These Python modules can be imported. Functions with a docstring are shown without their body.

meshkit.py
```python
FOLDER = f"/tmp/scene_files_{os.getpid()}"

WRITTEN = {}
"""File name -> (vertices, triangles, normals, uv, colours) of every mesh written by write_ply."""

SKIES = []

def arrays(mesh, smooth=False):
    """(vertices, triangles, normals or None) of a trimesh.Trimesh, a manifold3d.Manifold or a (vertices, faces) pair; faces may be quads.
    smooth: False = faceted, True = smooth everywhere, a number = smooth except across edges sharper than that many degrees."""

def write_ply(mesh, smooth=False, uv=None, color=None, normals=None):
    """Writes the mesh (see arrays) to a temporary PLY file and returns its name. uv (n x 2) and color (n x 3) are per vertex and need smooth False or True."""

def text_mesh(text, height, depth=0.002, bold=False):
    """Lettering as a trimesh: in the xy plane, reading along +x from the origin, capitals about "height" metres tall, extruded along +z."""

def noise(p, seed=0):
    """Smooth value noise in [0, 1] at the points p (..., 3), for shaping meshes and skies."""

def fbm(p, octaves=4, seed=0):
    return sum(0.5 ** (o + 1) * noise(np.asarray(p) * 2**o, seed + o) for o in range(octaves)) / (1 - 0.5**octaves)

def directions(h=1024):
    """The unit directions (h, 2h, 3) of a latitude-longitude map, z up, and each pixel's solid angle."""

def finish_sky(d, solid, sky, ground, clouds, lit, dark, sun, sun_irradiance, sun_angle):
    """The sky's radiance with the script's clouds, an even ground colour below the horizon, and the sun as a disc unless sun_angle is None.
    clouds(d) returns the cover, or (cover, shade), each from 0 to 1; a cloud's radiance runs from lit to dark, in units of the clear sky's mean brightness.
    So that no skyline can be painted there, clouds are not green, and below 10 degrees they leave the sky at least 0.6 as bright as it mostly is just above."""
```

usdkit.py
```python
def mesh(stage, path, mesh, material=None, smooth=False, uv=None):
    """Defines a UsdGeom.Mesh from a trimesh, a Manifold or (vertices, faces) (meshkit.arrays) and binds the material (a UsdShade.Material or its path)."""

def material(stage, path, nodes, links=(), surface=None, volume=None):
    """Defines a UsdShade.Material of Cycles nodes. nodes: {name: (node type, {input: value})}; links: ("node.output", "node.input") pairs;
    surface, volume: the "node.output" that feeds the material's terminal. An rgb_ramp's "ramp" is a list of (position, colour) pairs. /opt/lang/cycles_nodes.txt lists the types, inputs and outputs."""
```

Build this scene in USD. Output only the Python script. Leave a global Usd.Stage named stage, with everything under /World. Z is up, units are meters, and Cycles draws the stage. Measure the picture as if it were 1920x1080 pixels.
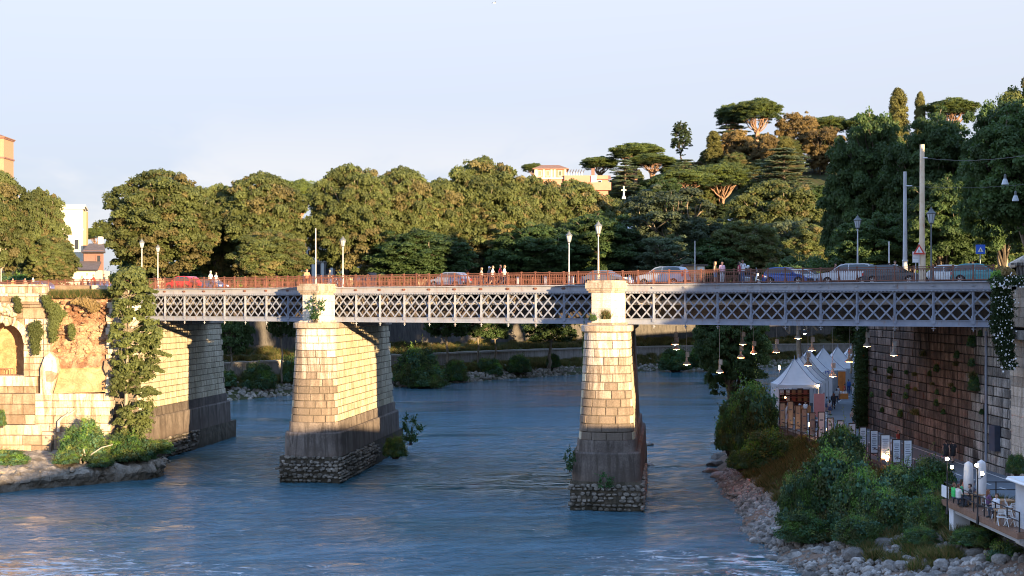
import math, random
import numpy as np
import trimesh
import manifold3d as m3
import usdkit, meshkit
from pxr import Usd, UsdGeom, UsdShade, UsdLux, Sdf, Gf, Vt

stage = Usd.Stage.CreateInMemory()
UsdGeom.SetStageUpAxis(stage, UsdGeom.Tokens.z)
UsdGeom.SetStageMetersPerUnit(stage, 1.0)
WORLD = UsdGeom.Xform.Define(stage, '/World')
UsdGeom.Scope.Define(stage, '/World/Looks')

# ------------------------------------------------------------------ camera, sky, sun, exposure
H, F, HY = 16.3, 2500.0, 574.0          # eye height above the river, focal length in photo pixels, horizon row
cam = UsdGeom.Camera.Define(stage, '/World/camera')
cam.CreateHorizontalApertureAttr(36.0)
cam.CreateVerticalApertureAttr(36.0 * 9 / 16)
cam.CreateFocalLengthAttr(36.0 * F / 1920)
cam.CreateVerticalApertureOffsetAttr(36.0 * (HY - 540) / 1920)
cam.CreateClippingRangeAttr(Gf.Vec2f(0.5, 20000))
cam.AddTranslateOp().Set(Gf.Vec3d(0, 0, H))
cam.AddRotateXOp().Set(90.0)
EXPOSURE = 2.12
cam.CreateExposureAttr(EXPOSURE)

SUN_EL, SUN_AZ = math.radians(4.9), math.radians(31)      # azimuth: to the right of straight behind the camera
SUN = np.array([math.sin(SUN_AZ) * math.cos(SUN_EL), -math.cos(SUN_AZ) * math.cos(SUN_EL), math.sin(SUN_EL)])
sun = UsdLux.DistantLight.Define(stage, '/World/sun')
sun.CreateNormalizeAttr(True)
sun.CreateIntensityAttr(1.08)
sun.CreateAngleAttr(0.5)
sun.CreateColorAttr(Gf.Vec3f(1.0, 0.71, 0.39))
zaxis = Gf.Vec3d(*map(float, SUN)); xaxis = Gf.Cross(Gf.Vec3d(0, 0, 1), zaxis).GetNormalized(); yaxis = Gf.Cross(zaxis, xaxis)
sun.AddTransformOp().Set(Gf.Matrix4d(*xaxis, 0, *yaxis, 0, *zaxis, 0, 0, 0, 0, 1))

dome = UsdLux.DomeLight.Define(stage, '/World/sky')
sky_mat = usdkit.material(stage, '/World/Looks/sky', {
    'tc': ('texture_coordinate', {}),
    'sky': ('sky_texture', {'sky_type': 'single_scattering', 'sun_disc': False, 'sun_elevation': SUN_EL, 'sun_rotation': math.atan2(SUN[0], SUN[1]),
                            'air_density': 1.0, 'aerosol_density': 0.6, 'ozone_density': 2.5, 'altitude': 50.0}),
    # hazy veil with brighter blue light added overhead to fill the shade, and low cumulus banks all round the horizon
    'sep': ('separate_xyz', {}),
    'map1': ('mapping', {'scale': (4.2, 4.2, 12.0), 'location': (.6, .2, .1)}),
    'n1': ('noise_texture', {'scale': 1.0, 'detail': 7.0, 'roughness': 0.55, 'distortion': 0.3}),
    'r1': ('map_range', {'from_min': 0.44, 'from_max': 0.60, 'to_min': 0.0, 'to_max': 1.0, 'clamp': True, 'range_type': 'smoothstep'}),
    'band': ('rgb_ramp', {'ramp': [(0.0, (1, 1, 1)), (0.09, (1, 1, 1)), (0.15, (0, 0, 0)), (1.0, (0, 0, 0))]}),
    'cum': ('math', {'math_type': 'multiply'}),
    'cumk': ('math', {'math_type': 'multiply', 'value2': 0.75}),
    'vc': ('rgb_ramp', {'ramp': [(0.0, (1.26, 1.28, 1.47)), (0.10, (1.37, 1.41, 1.60)), (0.24, (1.60, 1.66, 1.80)), (0.45, (1.36, 1.92, 3.0)), (1.0, (1.15, 1.85, 3.3))]}),
    'blue': ('mix', {'mix_type': 'multiply', 'fac': 1.0, 'color2': (.78, 1.0, 1.4)}),
    'veil': ('mix', {'fac': .92}),
    'cl': ('mix', {'color2': (1.86, 1.85, 1.88)}),
    'bg': ('background_shader', {'strength': 0.12}),
}, [('tc.generated', 'sep.vector'), ('tc.generated', 'map1.vector'), ('map1.vector', 'n1.vector'), ('n1.fac', 'r1.value'),
    ('sep.z', 'band.fac'), ('r1.result', 'cum.value1'), ('band.color', 'cum.value2'), ('cum.value', 'cumk.value1'),
    ('sep.z', 'vc.fac'), ('vc.color', 'veil.color2'), ('sky.color', 'blue.color1'), ('blue.color', 'veil.color1'), ('veil.color', 'cl.color1'), ('cumk.value', 'cl.fac'),
    ('cl.color', 'bg.color')], surface='bg.background')
UsdShade.MaterialBindingAPI.Apply(dome.GetPrim()).Bind(sky_mat)
for light_prim, what in ((dome, 'sky'),):
    light_prim.GetPrim().SetCustomDataByKey('kind', 'structure')

# ------------------------------------------------------------------ helpers
def A(*v):
    return np.array(v, float)

def PX(px, py, Z):
    """the point at depth Z seen at photo pixel (px, py)"""
    return A((px - 960) / F * Z, Z, H - (py - HY) / F * Z)

def GP(px, py, z):
    """the point on the level plane z seen at photo pixel (px, py)"""
    return PX(px, py, (H - z) * F / (py - HY))

TAKEN = {}
def numbered(parent, name):
    k = TAKEN.setdefault((parent, name), 0)
    TAKEN[(parent, name)] = k + 1
    return f'{parent}/{name}' if k == 0 else f'{parent}/{name}_{k:03d}'

class MB:
    """collects shapes into one mesh"""
    def __init__(s):
        s.v, s.f, s.n = [], [], 0
    def add(s, v, f):
        v, f = np.asarray(v, float), np.asarray(f, int)
        if f.shape[1] == 4:
            f = np.vstack([f[:, [0, 1, 2]], f[:, [0, 2, 3]]])
        s.v.append(v); s.f.append(f + s.n); s.n += len(v)
        return s
    def tm(s, m):
        if hasattr(m, 'to_mesh'):
            q = m.to_mesh(); return s.add(q.vert_properties[:, :3], q.tri_verts)
        return s.add(m.vertices, m.faces)
    def box(s, c, size, R=None):
        d = np.array([[x, y, z] for x in (-.5, .5) for y in (-.5, .5) for z in (-.5, .5)]) * np.asarray(size, float)
        if R is not None:
            d = d @ np.asarray(R).T
        return s.add(d + np.asarray(c, float), [[0, 1, 3, 2], [4, 6, 7, 5], [0, 4, 5, 1], [2, 3, 7, 6], [0, 2, 6, 4], [1, 5, 7, 3]])
    def bar(s, a, b, w, h, up=(0, 0, 1)):
        """box from a to b: w sideways, h along up"""
        a, b, up = np.asarray(a, float), np.asarray(b, float), np.asarray(up, float)
        d = b - a; L = np.linalg.norm(d); d = d / L
        q = np.cross(d, up)
        if np.linalg.norm(q) < 1e-6:
            q = np.cross(d, A(0, 1, 0) if abs(d[1]) < .9 else A(1, 0, 0))
        q /= np.linalg.norm(q); r = np.cross(q, d)
        return s.box((a + b) / 2, (L, w, h), np.stack([d, q, r], 1))
    def tube(s, pts, rad, n=8, cap=True):
        pts = np.asarray(pts, float); rad = np.broadcast_to(np.asarray(rad, float), (len(pts),))
        t = np.gradient(pts, axis=0); t /= np.linalg.norm(t, axis=1, keepdims=True) + 1e-12
        ref = A(0, 0, 1) if abs(t[0, 2]) < .9 else A(1, 0, 0)
        vs = []
        for p, d, r in zip(pts, t, rad):
            q = np.cross(d, ref); q /= np.linalg.norm(q) + 1e-12; w = np.cross(q, d)
            a = np.arange(n) / n * 2 * np.pi
            vs.append(p + r * (np.cos(a)[:, None] * q + np.sin(a)[:, None] * w))
        v = np.vstack(vs); k = len(pts); f = []
        i = np.arange(n); j = (i + 1) % n
        for q in range(k - 1):
            f.append(np.stack([q * n + i, q * n + j, (q + 1) * n + j, (q + 1) * n + i], 1))
        s.add(v, np.vstack(f))
        if cap:
            for q in (0, k - 1):
                c = np.vstack([vs[q], pts[q]])
                s.add(c, np.stack([i, j, np.full(n, n)], 1) if q else np.stack([j, i, np.full(n, n)], 1))
        return s
    def lathe(s, prof, c=(0, 0, 0), n=16):
        """revolve (r, z) about the vertical through c"""
        a = np.arange(n) / n * 2 * np.pi
        v = np.vstack([np.stack([r * np.cos(a), r * np.sin(a), np.full(n, z)], 1) for r, z in prof]) + np.asarray(c, float)
        i = np.arange(n); j = (i + 1) % n
        f = [np.stack([q * n + i, q * n + j, (q + 1) * n + j, (q + 1) * n + i], 1) for q in range(len(prof) - 1)]
        return s.add(v, np.vstack(f))
    def prism(s, poly, p0, ex, ey, ez, depth):
        """polygon (list of 2D) in the plane p0 + x*ex + y*ey extruded along ez by depth"""
        m = trimesh.creation.extrude_polygon(__import__('shapely').Polygon(poly), depth, engine='earcut')
        v = np.asarray(m.vertices)
        return s.add(np.asarray(p0) + v[:, :1] * np.asarray(ex) + v[:, 1:2] * np.asarray(ey) + v[:, 2:] * np.asarray(ez), m.faces)
    def grid(s, P):
        """P: rows x cols x 3"""
        r, c = P.shape[:2]
        k = np.arange(r * c).reshape(r, c)
        return s.add(P.reshape(-1, 3), np.stack([k[:-1, :-1].ravel(), k[:-1, 1:].ravel(), k[1:, 1:].ravel(), k[1:, :-1].ravel()], 1))
    def arrays(s):
        return np.vstack(s.v), np.vstack(s.f)

def rotz(a):
    c, n = math.cos(a), math.sin(a)
    return np.array([[c, -n, 0], [n, c, 0], [0, 0, 1.0]])

def _path(p):
    return '/World' if p is None else str(p.GetPath()) if hasattr(p, 'GetPath') else str(p)

def obj(name, mesh, mat, parent=None, smooth=False):
    """one Mesh prim under parent, or under /World"""
    if isinstance(mesh, MB):
        mesh = mesh.arrays()
    return usdkit.mesh(stage, numbered(_path(parent), name), mesh, mat, smooth=smooth).GetPrim()

def tag(o, label=None, cat=None, group=None, kind=None):
    for k, v in (('label', label), ('category', cat), ('group', group), ('kind', kind)):
        if v:
            o.SetCustomDataByKey(k, v)
    return o

def thing(name, label, cat, loc=(0, 0, 0), rz=0.0, scale=None, group=None):
    x = UsdGeom.Xform.Define(stage, numbered('/World', name))
    x.AddTranslateOp().Set(Gf.Vec3d(*map(float, loc)))
    if rz:
        x.AddRotateZOp().Set(math.degrees(rz))
    if scale is not None:
        x.AddScaleOp().Set(Gf.Vec3f(*map(float, scale)))
    return tag(x.GetPrim(), label, cat, group)

def struct(name, mesh, mat, smooth=False, kind='structure'):
    return tag(obj(name, mesh, mat, None, smooth), kind=kind)

def kind_prim(name):
    """an abstract prim that copies reference"""
    p = stage.CreateClassPrim('/World/' + name)
    return p

def copy(name, proto, label, cat, loc, rz=0.0, scale=None, group=None):
    o = thing(name, label, cat, loc, rz, scale, group)
    o.GetReferences().AddInternalReference(proto.GetPath())
    o.SetInstanceable(True)
    return o
# ------------------------------------------------------------------ materials
MATS = {}
def mat(name, nodes, links, surface='p.BSDF', volume=None):
    MATS[name] = usdkit.material(stage, '/World/Looks/' + name, nodes, links, surface=surface, volume=volume)
    return MATS[name]

def plain(name, color, rough=0.6, metal=0.0, emit=None, strength=0.0, spec=0.5, vary=0.25, scale=3.0):
    c = np.array(color, float)
    nodes = {'g': ('geometry', {}), 'n': ('noise_texture', {'scale': scale, 'detail': 4.0, 'roughness': 0.65}),
             'r': ('rgb_ramp', {'ramp': [(0.25, tuple(c * (1 - vary))), (0.75, tuple(np.minimum(c * (1 + vary), 0.95)))]}),
             'p': ('principled_bsdf', {'roughness': rough, 'metallic': metal, 'specular_ior_level': spec})}
    links = [('g.position', 'n.vector'), ('n.fac', 'r.fac'), ('r.color', 'p.base_color')]
    if emit is not None:
        nodes['p'][1].update(emission_color=emit, emission_strength=strength)
    return mat(name, nodes, links)

def stone(name, c1, c2, stain, scale=0.6, stain_amt=0.5, bump=0.5, per_object=0.35, streak=True, rough=0.85, low=None, moss=None):
    """masonry: two tones by noise, a tone per stone, dark run-off streaks, weathering that grows downward if low=(z0, z1, colour)"""
    nodes = {
        'g': ('geometry', {}), 'oi': ('object_info', {}),
        'n': ('noise_texture', {'scale': scale, 'detail': 6.0, 'roughness': 0.65}),
        'base': ('rgb_ramp', {'ramp': [(0.3, c1), (0.7, c2)]}),
        'var': ('map_range', {'from_min': 0.0, 'from_max': 1.0, 'to_min': 1 - per_object, 'to_max': 1 + per_object * 0.6}),
        'mul': ('mix', {'mix_type': 'multiply', 'fac': 1.0}),
        'mp': ('mapping', {'scale': (1.7, 1.7, 0.19) if streak else (0.7, 0.7, 0.7)}),
        'sn': ('noise_texture', {'scale': 1.0, 'detail': 6.0, 'roughness': 0.68, 'distortion': 0.7}),
        'sr': ('map_range', {'from_min': 0.47, 'from_max': 0.60, 'to_min': 0.0, 'to_max': stain_amt, 'clamp': True}),
        'st': ('mix', {'color2': stain}),
        'fn': ('noise_texture', {'scale': 9.0, 'detail': 6.0, 'roughness': 0.7}),
        'fr': ('map_range', {'from_min': 0.3, 'from_max': 0.7, 'to_min': 0.62, 'to_max': 1.25}),
        'fm': ('mix', {'mix_type': 'multiply', 'fac': 1.0}),
        'b': ('bump', {'strength': bump, 'distance': 0.06}),
        'p': ('principled_bsdf', {'roughness': rough, 'specular_ior_level': 0.25}),
    }
    links = [('g.position', 'n.vector'), ('n.fac', 'base.fac'), ('oi.random', 'var.value'), ('base.color', 'mul.color1'), ('var.result', 'mul.color2'),
             ('g.position', 'mp.vector'), ('mp.vector', 'sn.vector'), ('sn.fac', 'sr.value'), ('sr.result', 'st.fac'), ('mul.color', 'st.color1'),
             ('g.position', 'fn.vector'), ('fn.fac', 'fr.value'), ('st.color', 'fm.color1'), ('fr.result', 'fm.color2'),
             ('fn.fac', 'b.height'), ('b.normal', 'p.normal')]
    last = 'fm.color'
    for k, spec in (('low', low), ('moss', moss)):
        if spec:
            z0, z1, col, amt = spec
            nodes |= {k + 's': ('separate_xyz', {}), k + 'n': ('noise_texture', {'scale': 0.7, 'detail': 5.0}),
                      k + 'a': ('math', {'math_type': 'multiply_add', 'value2': 3.0}),
                      k + 'r': ('map_range', {'from_min': z0 + 1.5, 'from_max': z1 + 1.5, 'to_min': amt, 'to_max': 0.0, 'clamp': True}),
                      k + 'm': ('mix', {'color2': col})}
            links += [('g.position', k + 's.vector'), ('g.position', k + 'n.vector'), (k + 'n.fac', k + 'a.value1'), (k + 's.z', k + 'a.value3'),
                      (k + 'a.value', k + 'r.value'), (k + 'r.result', k + 'm.fac'), (last, k + 'm.color1')]
            last = k + 'm.color'
    links.append((last, 'p.base_color'))
    return mat(name, nodes, links)

def leaf(name, cols, trans=0.35, rough=0.55, big=0.18, bigamt=0.35):
    """foliage: a tone per leaf and broad patches of tone, part of the light passing through"""
    cs = [np.array(c, float) for c in cols]
    nodes = {
        'g': ('geometry', {}), 'oi': ('object_info', {}),
        'rr': ('rgb_ramp', {'ramp': [(i / (len(cs) - 1), tuple(c)) for i, c in enumerate(cs)]}),
        'n': ('noise_texture', {'scale': big, 'detail': 3.0}),
        'nr': ('map_range', {'from_min': 0.3, 'from_max': 0.7, 'to_min': 1 - bigamt, 'to_max': 1 + bigamt}),
        'm': ('mix', {'mix_type': 'multiply', 'fac': 1.0}),
        'or': ('map_range', {'to_min': 0.8, 'to_max': 1.2}),
        'm2': ('mix', {'mix_type': 'multiply', 'fac': 1.0}),
        'd': ('principled_bsdf', {'roughness': rough, 'specular_ior_level': 0.25}),
        'tint': ('mix', {'mix_type': 'multiply', 'fac': 1.0, 'color2': (1.15, 1.2, 0.6)}),
        't': ('translucent_bsdf', {}),
        'p': ('mix_closure', {'fac': trans}),
    }
    links = [('g.random_per_island', 'rr.fac'), ('g.position', 'n.vector'), ('n.fac', 'nr.value'), ('rr.color', 'm.color1'), ('nr.result', 'm.color2'),
             ('oi.random', 'or.value'), ('m.color', 'm2.color1'), ('or.result', 'm2.color2'),
             ('m2.color', 'd.base_color'), ('m2.color', 'tint.color1'), ('tint.color', 't.color'), ('d.BSDF', 'p.closure1'), ('t.BSDF', 'p.closure2')]
    return mat(name, nodes, links, surface='p.closure')

# masonry
stone('pier_stone', (.46, .40, .27), (.62, .55, .41), (.17, .12, .08), stain_amt=.4, per_object=.16)
stone('pier_core', (.10, .085, .07), (.16, .14, .12), (.06, .05, .04))
stone('plinth_stone', (.11, .088, .075), (.26, .22, .19), (.07, .056, .046), stain_amt=.8, low=(1.8, 4.0, (.13, .10, .08), .6))
stone('cap_stone', (.40, .33, .26), (.54, .47, .39), (.17, .11, .07), stain_amt=.6)
stone('pillar_stone', (.56, .52, .45), (.68, .64, .57), (.26, .17, .10), stain_amt=.35, per_object=.12)
stone('rubble_stone', (.17, .145, .115), (.40, .355, .30), (.07, .06, .04), scale=2.0, stain_amt=.5, per_object=.5, low=(-0.6, 1.0, (.032, .028, .016), .95))
stone('rubble_core', (.075, .062, .048), (.14, .12, .09), (.04, .035, .02), scale=1.5, low=(-0.6, 1.2, (.03, .026, .015), .9))
stone('abutment_stone', (.20, .185, .17), (.46, .43, .39), (.03, .026, .024), scale=.9, stain_amt=.93, per_object=.5)
stone('abutment_core', (.012, .012, .011), (.03, .03, .026), (.02, .02, .02))
stone('travertine', (.42, .34, .25), (.64, .56, .45), (.20, .12, .07), scale=.9, stain_amt=.75, per_object=.3, low=(2.0, 6.0, (.26, .17, .11), .65))
stone('travertine_dark', (.20, .145, .10), (.34, .26, .19), (.16, .11, .07), scale=.9, stain_amt=.6, per_object=.3)
stone('brick_core', (.28, .16, .10), (.44, .31, .20), (.15, .07, .04), scale=1.3, stain_amt=.85, per_object=.1, streak=False, bump=1.0)
stone('vault_mortar', (.34, .20, .10), (.52, .34, .19), (.22, .11, .05), scale=.8, stain_amt=.5, per_object=.05, streak=False, bump=.6)
stone('apron_rock', (.20, .17, .13), (.40, .35, .29), (.09, .07, .045), scale=.9, stain_amt=.6, per_object=.2, streak=False, bump=1.0, low=(-0.4, 1.3, (.035, .027, .014), .95))
stone('bank_rock', (.20, .185, .17), (.40, .375, .35), (.10, .085, .07), scale=1.4, stain_amt=.5, per_object=.5, streak=False, low=(-1.0, 0.5, (.028, .025, .016), .95))
stone('far_rock', (.24, .22, .19), (.42, .39, .34), (.13, .11, .08), scale=1.0, stain_amt=.4, per_object=.4, streak=False, low=(-1.2, 0.2, (.05, .043, .03), .9))
stone('quay_concrete', (.25, .23, .21), (.36, .335, .31), (.14, .12, .10), scale=.4, stain_amt=.5, per_object=.05)
stone('embankment_stone', (.075, .07, .066), (.125, .115, .105), (.04, .038, .035), scale=.35, stain_amt=.6, per_object=.2)
stone('earth', (.06, .05, .03), (.12, .10, .06), (.035, .045, .015), scale=.5, stain_amt=.7, per_object=0, streak=False)
stone('earth_green', (.035, .05, .015), (.075, .085, .03), (.10, .08, .05), scale=.4, stain_amt=.5, per_object=0, streak=False)
stone('red_earth', (.13, .085, .06), (.22, .15, .11), (.07, .05, .035), scale=.9, stain_amt=.6, per_object=0, streak=False)
plain('asphalt', (.055, .058, .065), .9, scale=1.2)
plain('path_asphalt', (.13, .16, .19), .85, scale=.8, vary=.15)
plain('paving', (.30, .28, .25), .85)
plain('white_paint', (.72, .72, .70), .6, vary=.12)
stone('pier_stone_weathered', (.15, .118, .09), (.25, .20, .16), (.10, .08, .06), stain_amt=.6, low=(5.0, 9.0, (.16, .125, .095), .6), per_object=.16)
stone('pier_stone_mid', (.30, .25, .20), (.43, .37, .31), (.12, .085, .06), stain_amt=.7, per_object=.2)
stone('pier_stone_pale', (.52, .46, .40), (.66, .60, .53), (.20, .13, .09), stain_amt=.65, per_object=.16)
# iron
def iron(name, c1, c2, rust, amt):
    nodes = {'g': ('geometry', {}), 'n': ('noise_texture', {'scale': 1.3, 'detail': 6.0, 'roughness': .65}),
             'mp': ('mapping', {'scale': (2.0, 2.0, .5)}), 'n2': ('noise_texture', {'scale': 1.4, 'detail': 7.0, 'roughness': .7}),
             'r': ('rgb_ramp', {'ramp': [(.3, c1), (.7, c2)]}), 'k': ('map_range', {'from_min': .56, 'from_max': .68, 'to_min': 0., 'to_max': amt, 'clamp': True}),
             'm': ('mix', {'color2': rust}), 'b': ('bump', {'strength': .25, 'distance': .01}), 'p': ('principled_bsdf', {'roughness': .62, 'specular_ior_level': .4})}
    return mat(name, nodes, [('g.position', 'n.vector'), ('g.position', 'mp.vector'), ('mp.vector', 'n2.vector'), ('n.fac', 'r.fac'), ('n2.fac', 'k.value'), ('r.color', 'm.color1'),
                             ('k.result', 'm.fac'), ('m.color', 'p.base_color'), ('n2.fac', 'b.height'), ('b.normal', 'p.normal')])
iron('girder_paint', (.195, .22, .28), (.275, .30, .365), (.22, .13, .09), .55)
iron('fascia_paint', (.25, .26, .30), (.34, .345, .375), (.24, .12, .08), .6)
iron('rail_rust', (.135, .055, .038), (.20, .085, .058), (.09, .042, .032), .7)
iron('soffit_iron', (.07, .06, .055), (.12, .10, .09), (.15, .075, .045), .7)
iron('pipe_paint', (.40, .37, .34), (.52, .48, .44), (.30, .17, .10), .5)
iron('pole_grey', (.42, .43, .45), (.52, .53, .55), (.3, .24, .2), .4)
iron('pole_rusty', (.62, .46, .30), (.72, .60, .46), (.58, .20, .05), 1.0)
iron('lamp_iron', (.10, .11, .115), (.15, .16, .165), (.12, .09, .07), .4)
plain('dark_metal', (.022, .022, .025), .5)
plain('lamp_glass', (.42, .45, .48), .25)
plain('wire', (.03, .03, .03), .6)
# trunks and leaves
stone('bark', (.20, .165, .125), (.36, .31, .24), (.11, .09, .065), scale=1.2, stain_amt=.6, per_object=.2)
stone('pine_bark', (.26, .155, .10), (.40, .255, .175), (.16, .10, .07), scale=1.0, stain_amt=.5, per_object=.1)
stone('dark_bark', (.07, .055, .042), (.13, .105, .08), (.04, .035, .03), scale=1.2, stain_amt=.5, per_object=.2)
stone('drift_wood', (.40, .34, .28), (.56, .50, .42), (.28, .22, .17), scale=2.0, stain_amt=.4)
leaf('plane_leaf', [(0.102, 0.124, 0.041), (0.157, 0.181, 0.062), (0.222, 0.231, 0.093), (0.296, 0.272, 0.134)])
leaf('plane_leaf_tan', [(0.157, 0.138, 0.057), (0.219, 0.186, 0.081), (0.282, 0.232, 0.112), (0.345, 0.283, 0.154)])
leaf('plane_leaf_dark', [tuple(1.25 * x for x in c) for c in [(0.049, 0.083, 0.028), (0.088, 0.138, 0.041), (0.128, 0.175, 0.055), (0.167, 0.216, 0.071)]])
leaf('grey_leaf', [(0.073, 0.098, 0.057), (0.122, 0.146, 0.081), (0.163, 0.188, 0.114), (0.244, 0.26, 0.179)])
leaf('pine_needle', [(0.088, 0.12, 0.029), (0.136, 0.168, 0.042), (0.192, 0.208, 0.058)], trans=.15)
leaf('pine_needle_dark', [(0.035, 0.058, 0.023), (0.065, 0.09, 0.033), (0.098, 0.117, 0.043)], trans=.15)
leaf('cypress_leaf', [(0.105, 0.105, 0.031), (0.154, 0.147, 0.048), (0.196, 0.175, 0.062)], trans=.1)
leaf('cedar_needle', [(0.075, 0.105, 0.057), (0.12, 0.158, 0.087), (0.165, 0.203, 0.117)], trans=.15)
leaf('brown_leaf', [(0.149, 0.108, 0.043), (0.196, 0.142, 0.059), (0.243, 0.176, 0.078)], trans=.25)
leaf('bush_leaf', [(0.054, 0.123, 0.045), (0.106, 0.21, 0.067), (0.152, 0.293, 0.099), (0.232, 0.402, 0.152)])
leaf('bush_leaf_bright', [(0.126, 0.238, 0.045), (0.221, 0.378, 0.068), (0.315, 0.49, 0.112)])
leaf('bush_leaf_pale', [(0.244, 0.3, 0.084), (0.375, 0.413, 0.132), (0.507, 0.525, 0.207)])
leaf('bush_leaf_blue', [(0.083, 0.168, 0.099), (0.14, 0.252, 0.147), (0.238, 0.366, 0.238), (0.45, 0.593, 0.423)])
leaf('ivy_leaf', [(0.035, 0.063, 0.02), (0.063, 0.102, 0.031), (0.105, 0.144, 0.049)])
leaf('dry_grass', [(0.225, 0.163, 0.075), (0.325, 0.225, 0.112), (0.2, 0.188, 0.062)])
leaf('grass', [(0.056, 0.088, 0.025), (0.094, 0.125, 0.035), (0.125, 0.144, 0.05)])
plain('flower_white', (.75, .75, .75), .7)
# ------------------------------------------------------------------ bridge frame
BO, BU, BV = A(8.0, 110.7, 0), A(.8475, -.531, 0), A(.531, .8475, 0)
def bp(u, v, z):
    return BO + u * BU + v * BV + A(0, 0, z)
def bu(px, v):
    """u of the point seen at photo column px at the distance v behind the near girder"""
    r = (px - 960) / F
    q = BO + v * BV
    return (r * q[1] - q[0]) / (BU[0] - r * BU[1])
BR = np.stack([BU, BV, A(0, 0, 1)], 1)
YAW = math.atan2(BU[1], BU[0])
DECK = 18.09
QUAY = 4.4

def fb(p, o=4, seed=0):
    return meshkit.fbm(np.asarray(p, float), o, seed) - .5

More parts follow.
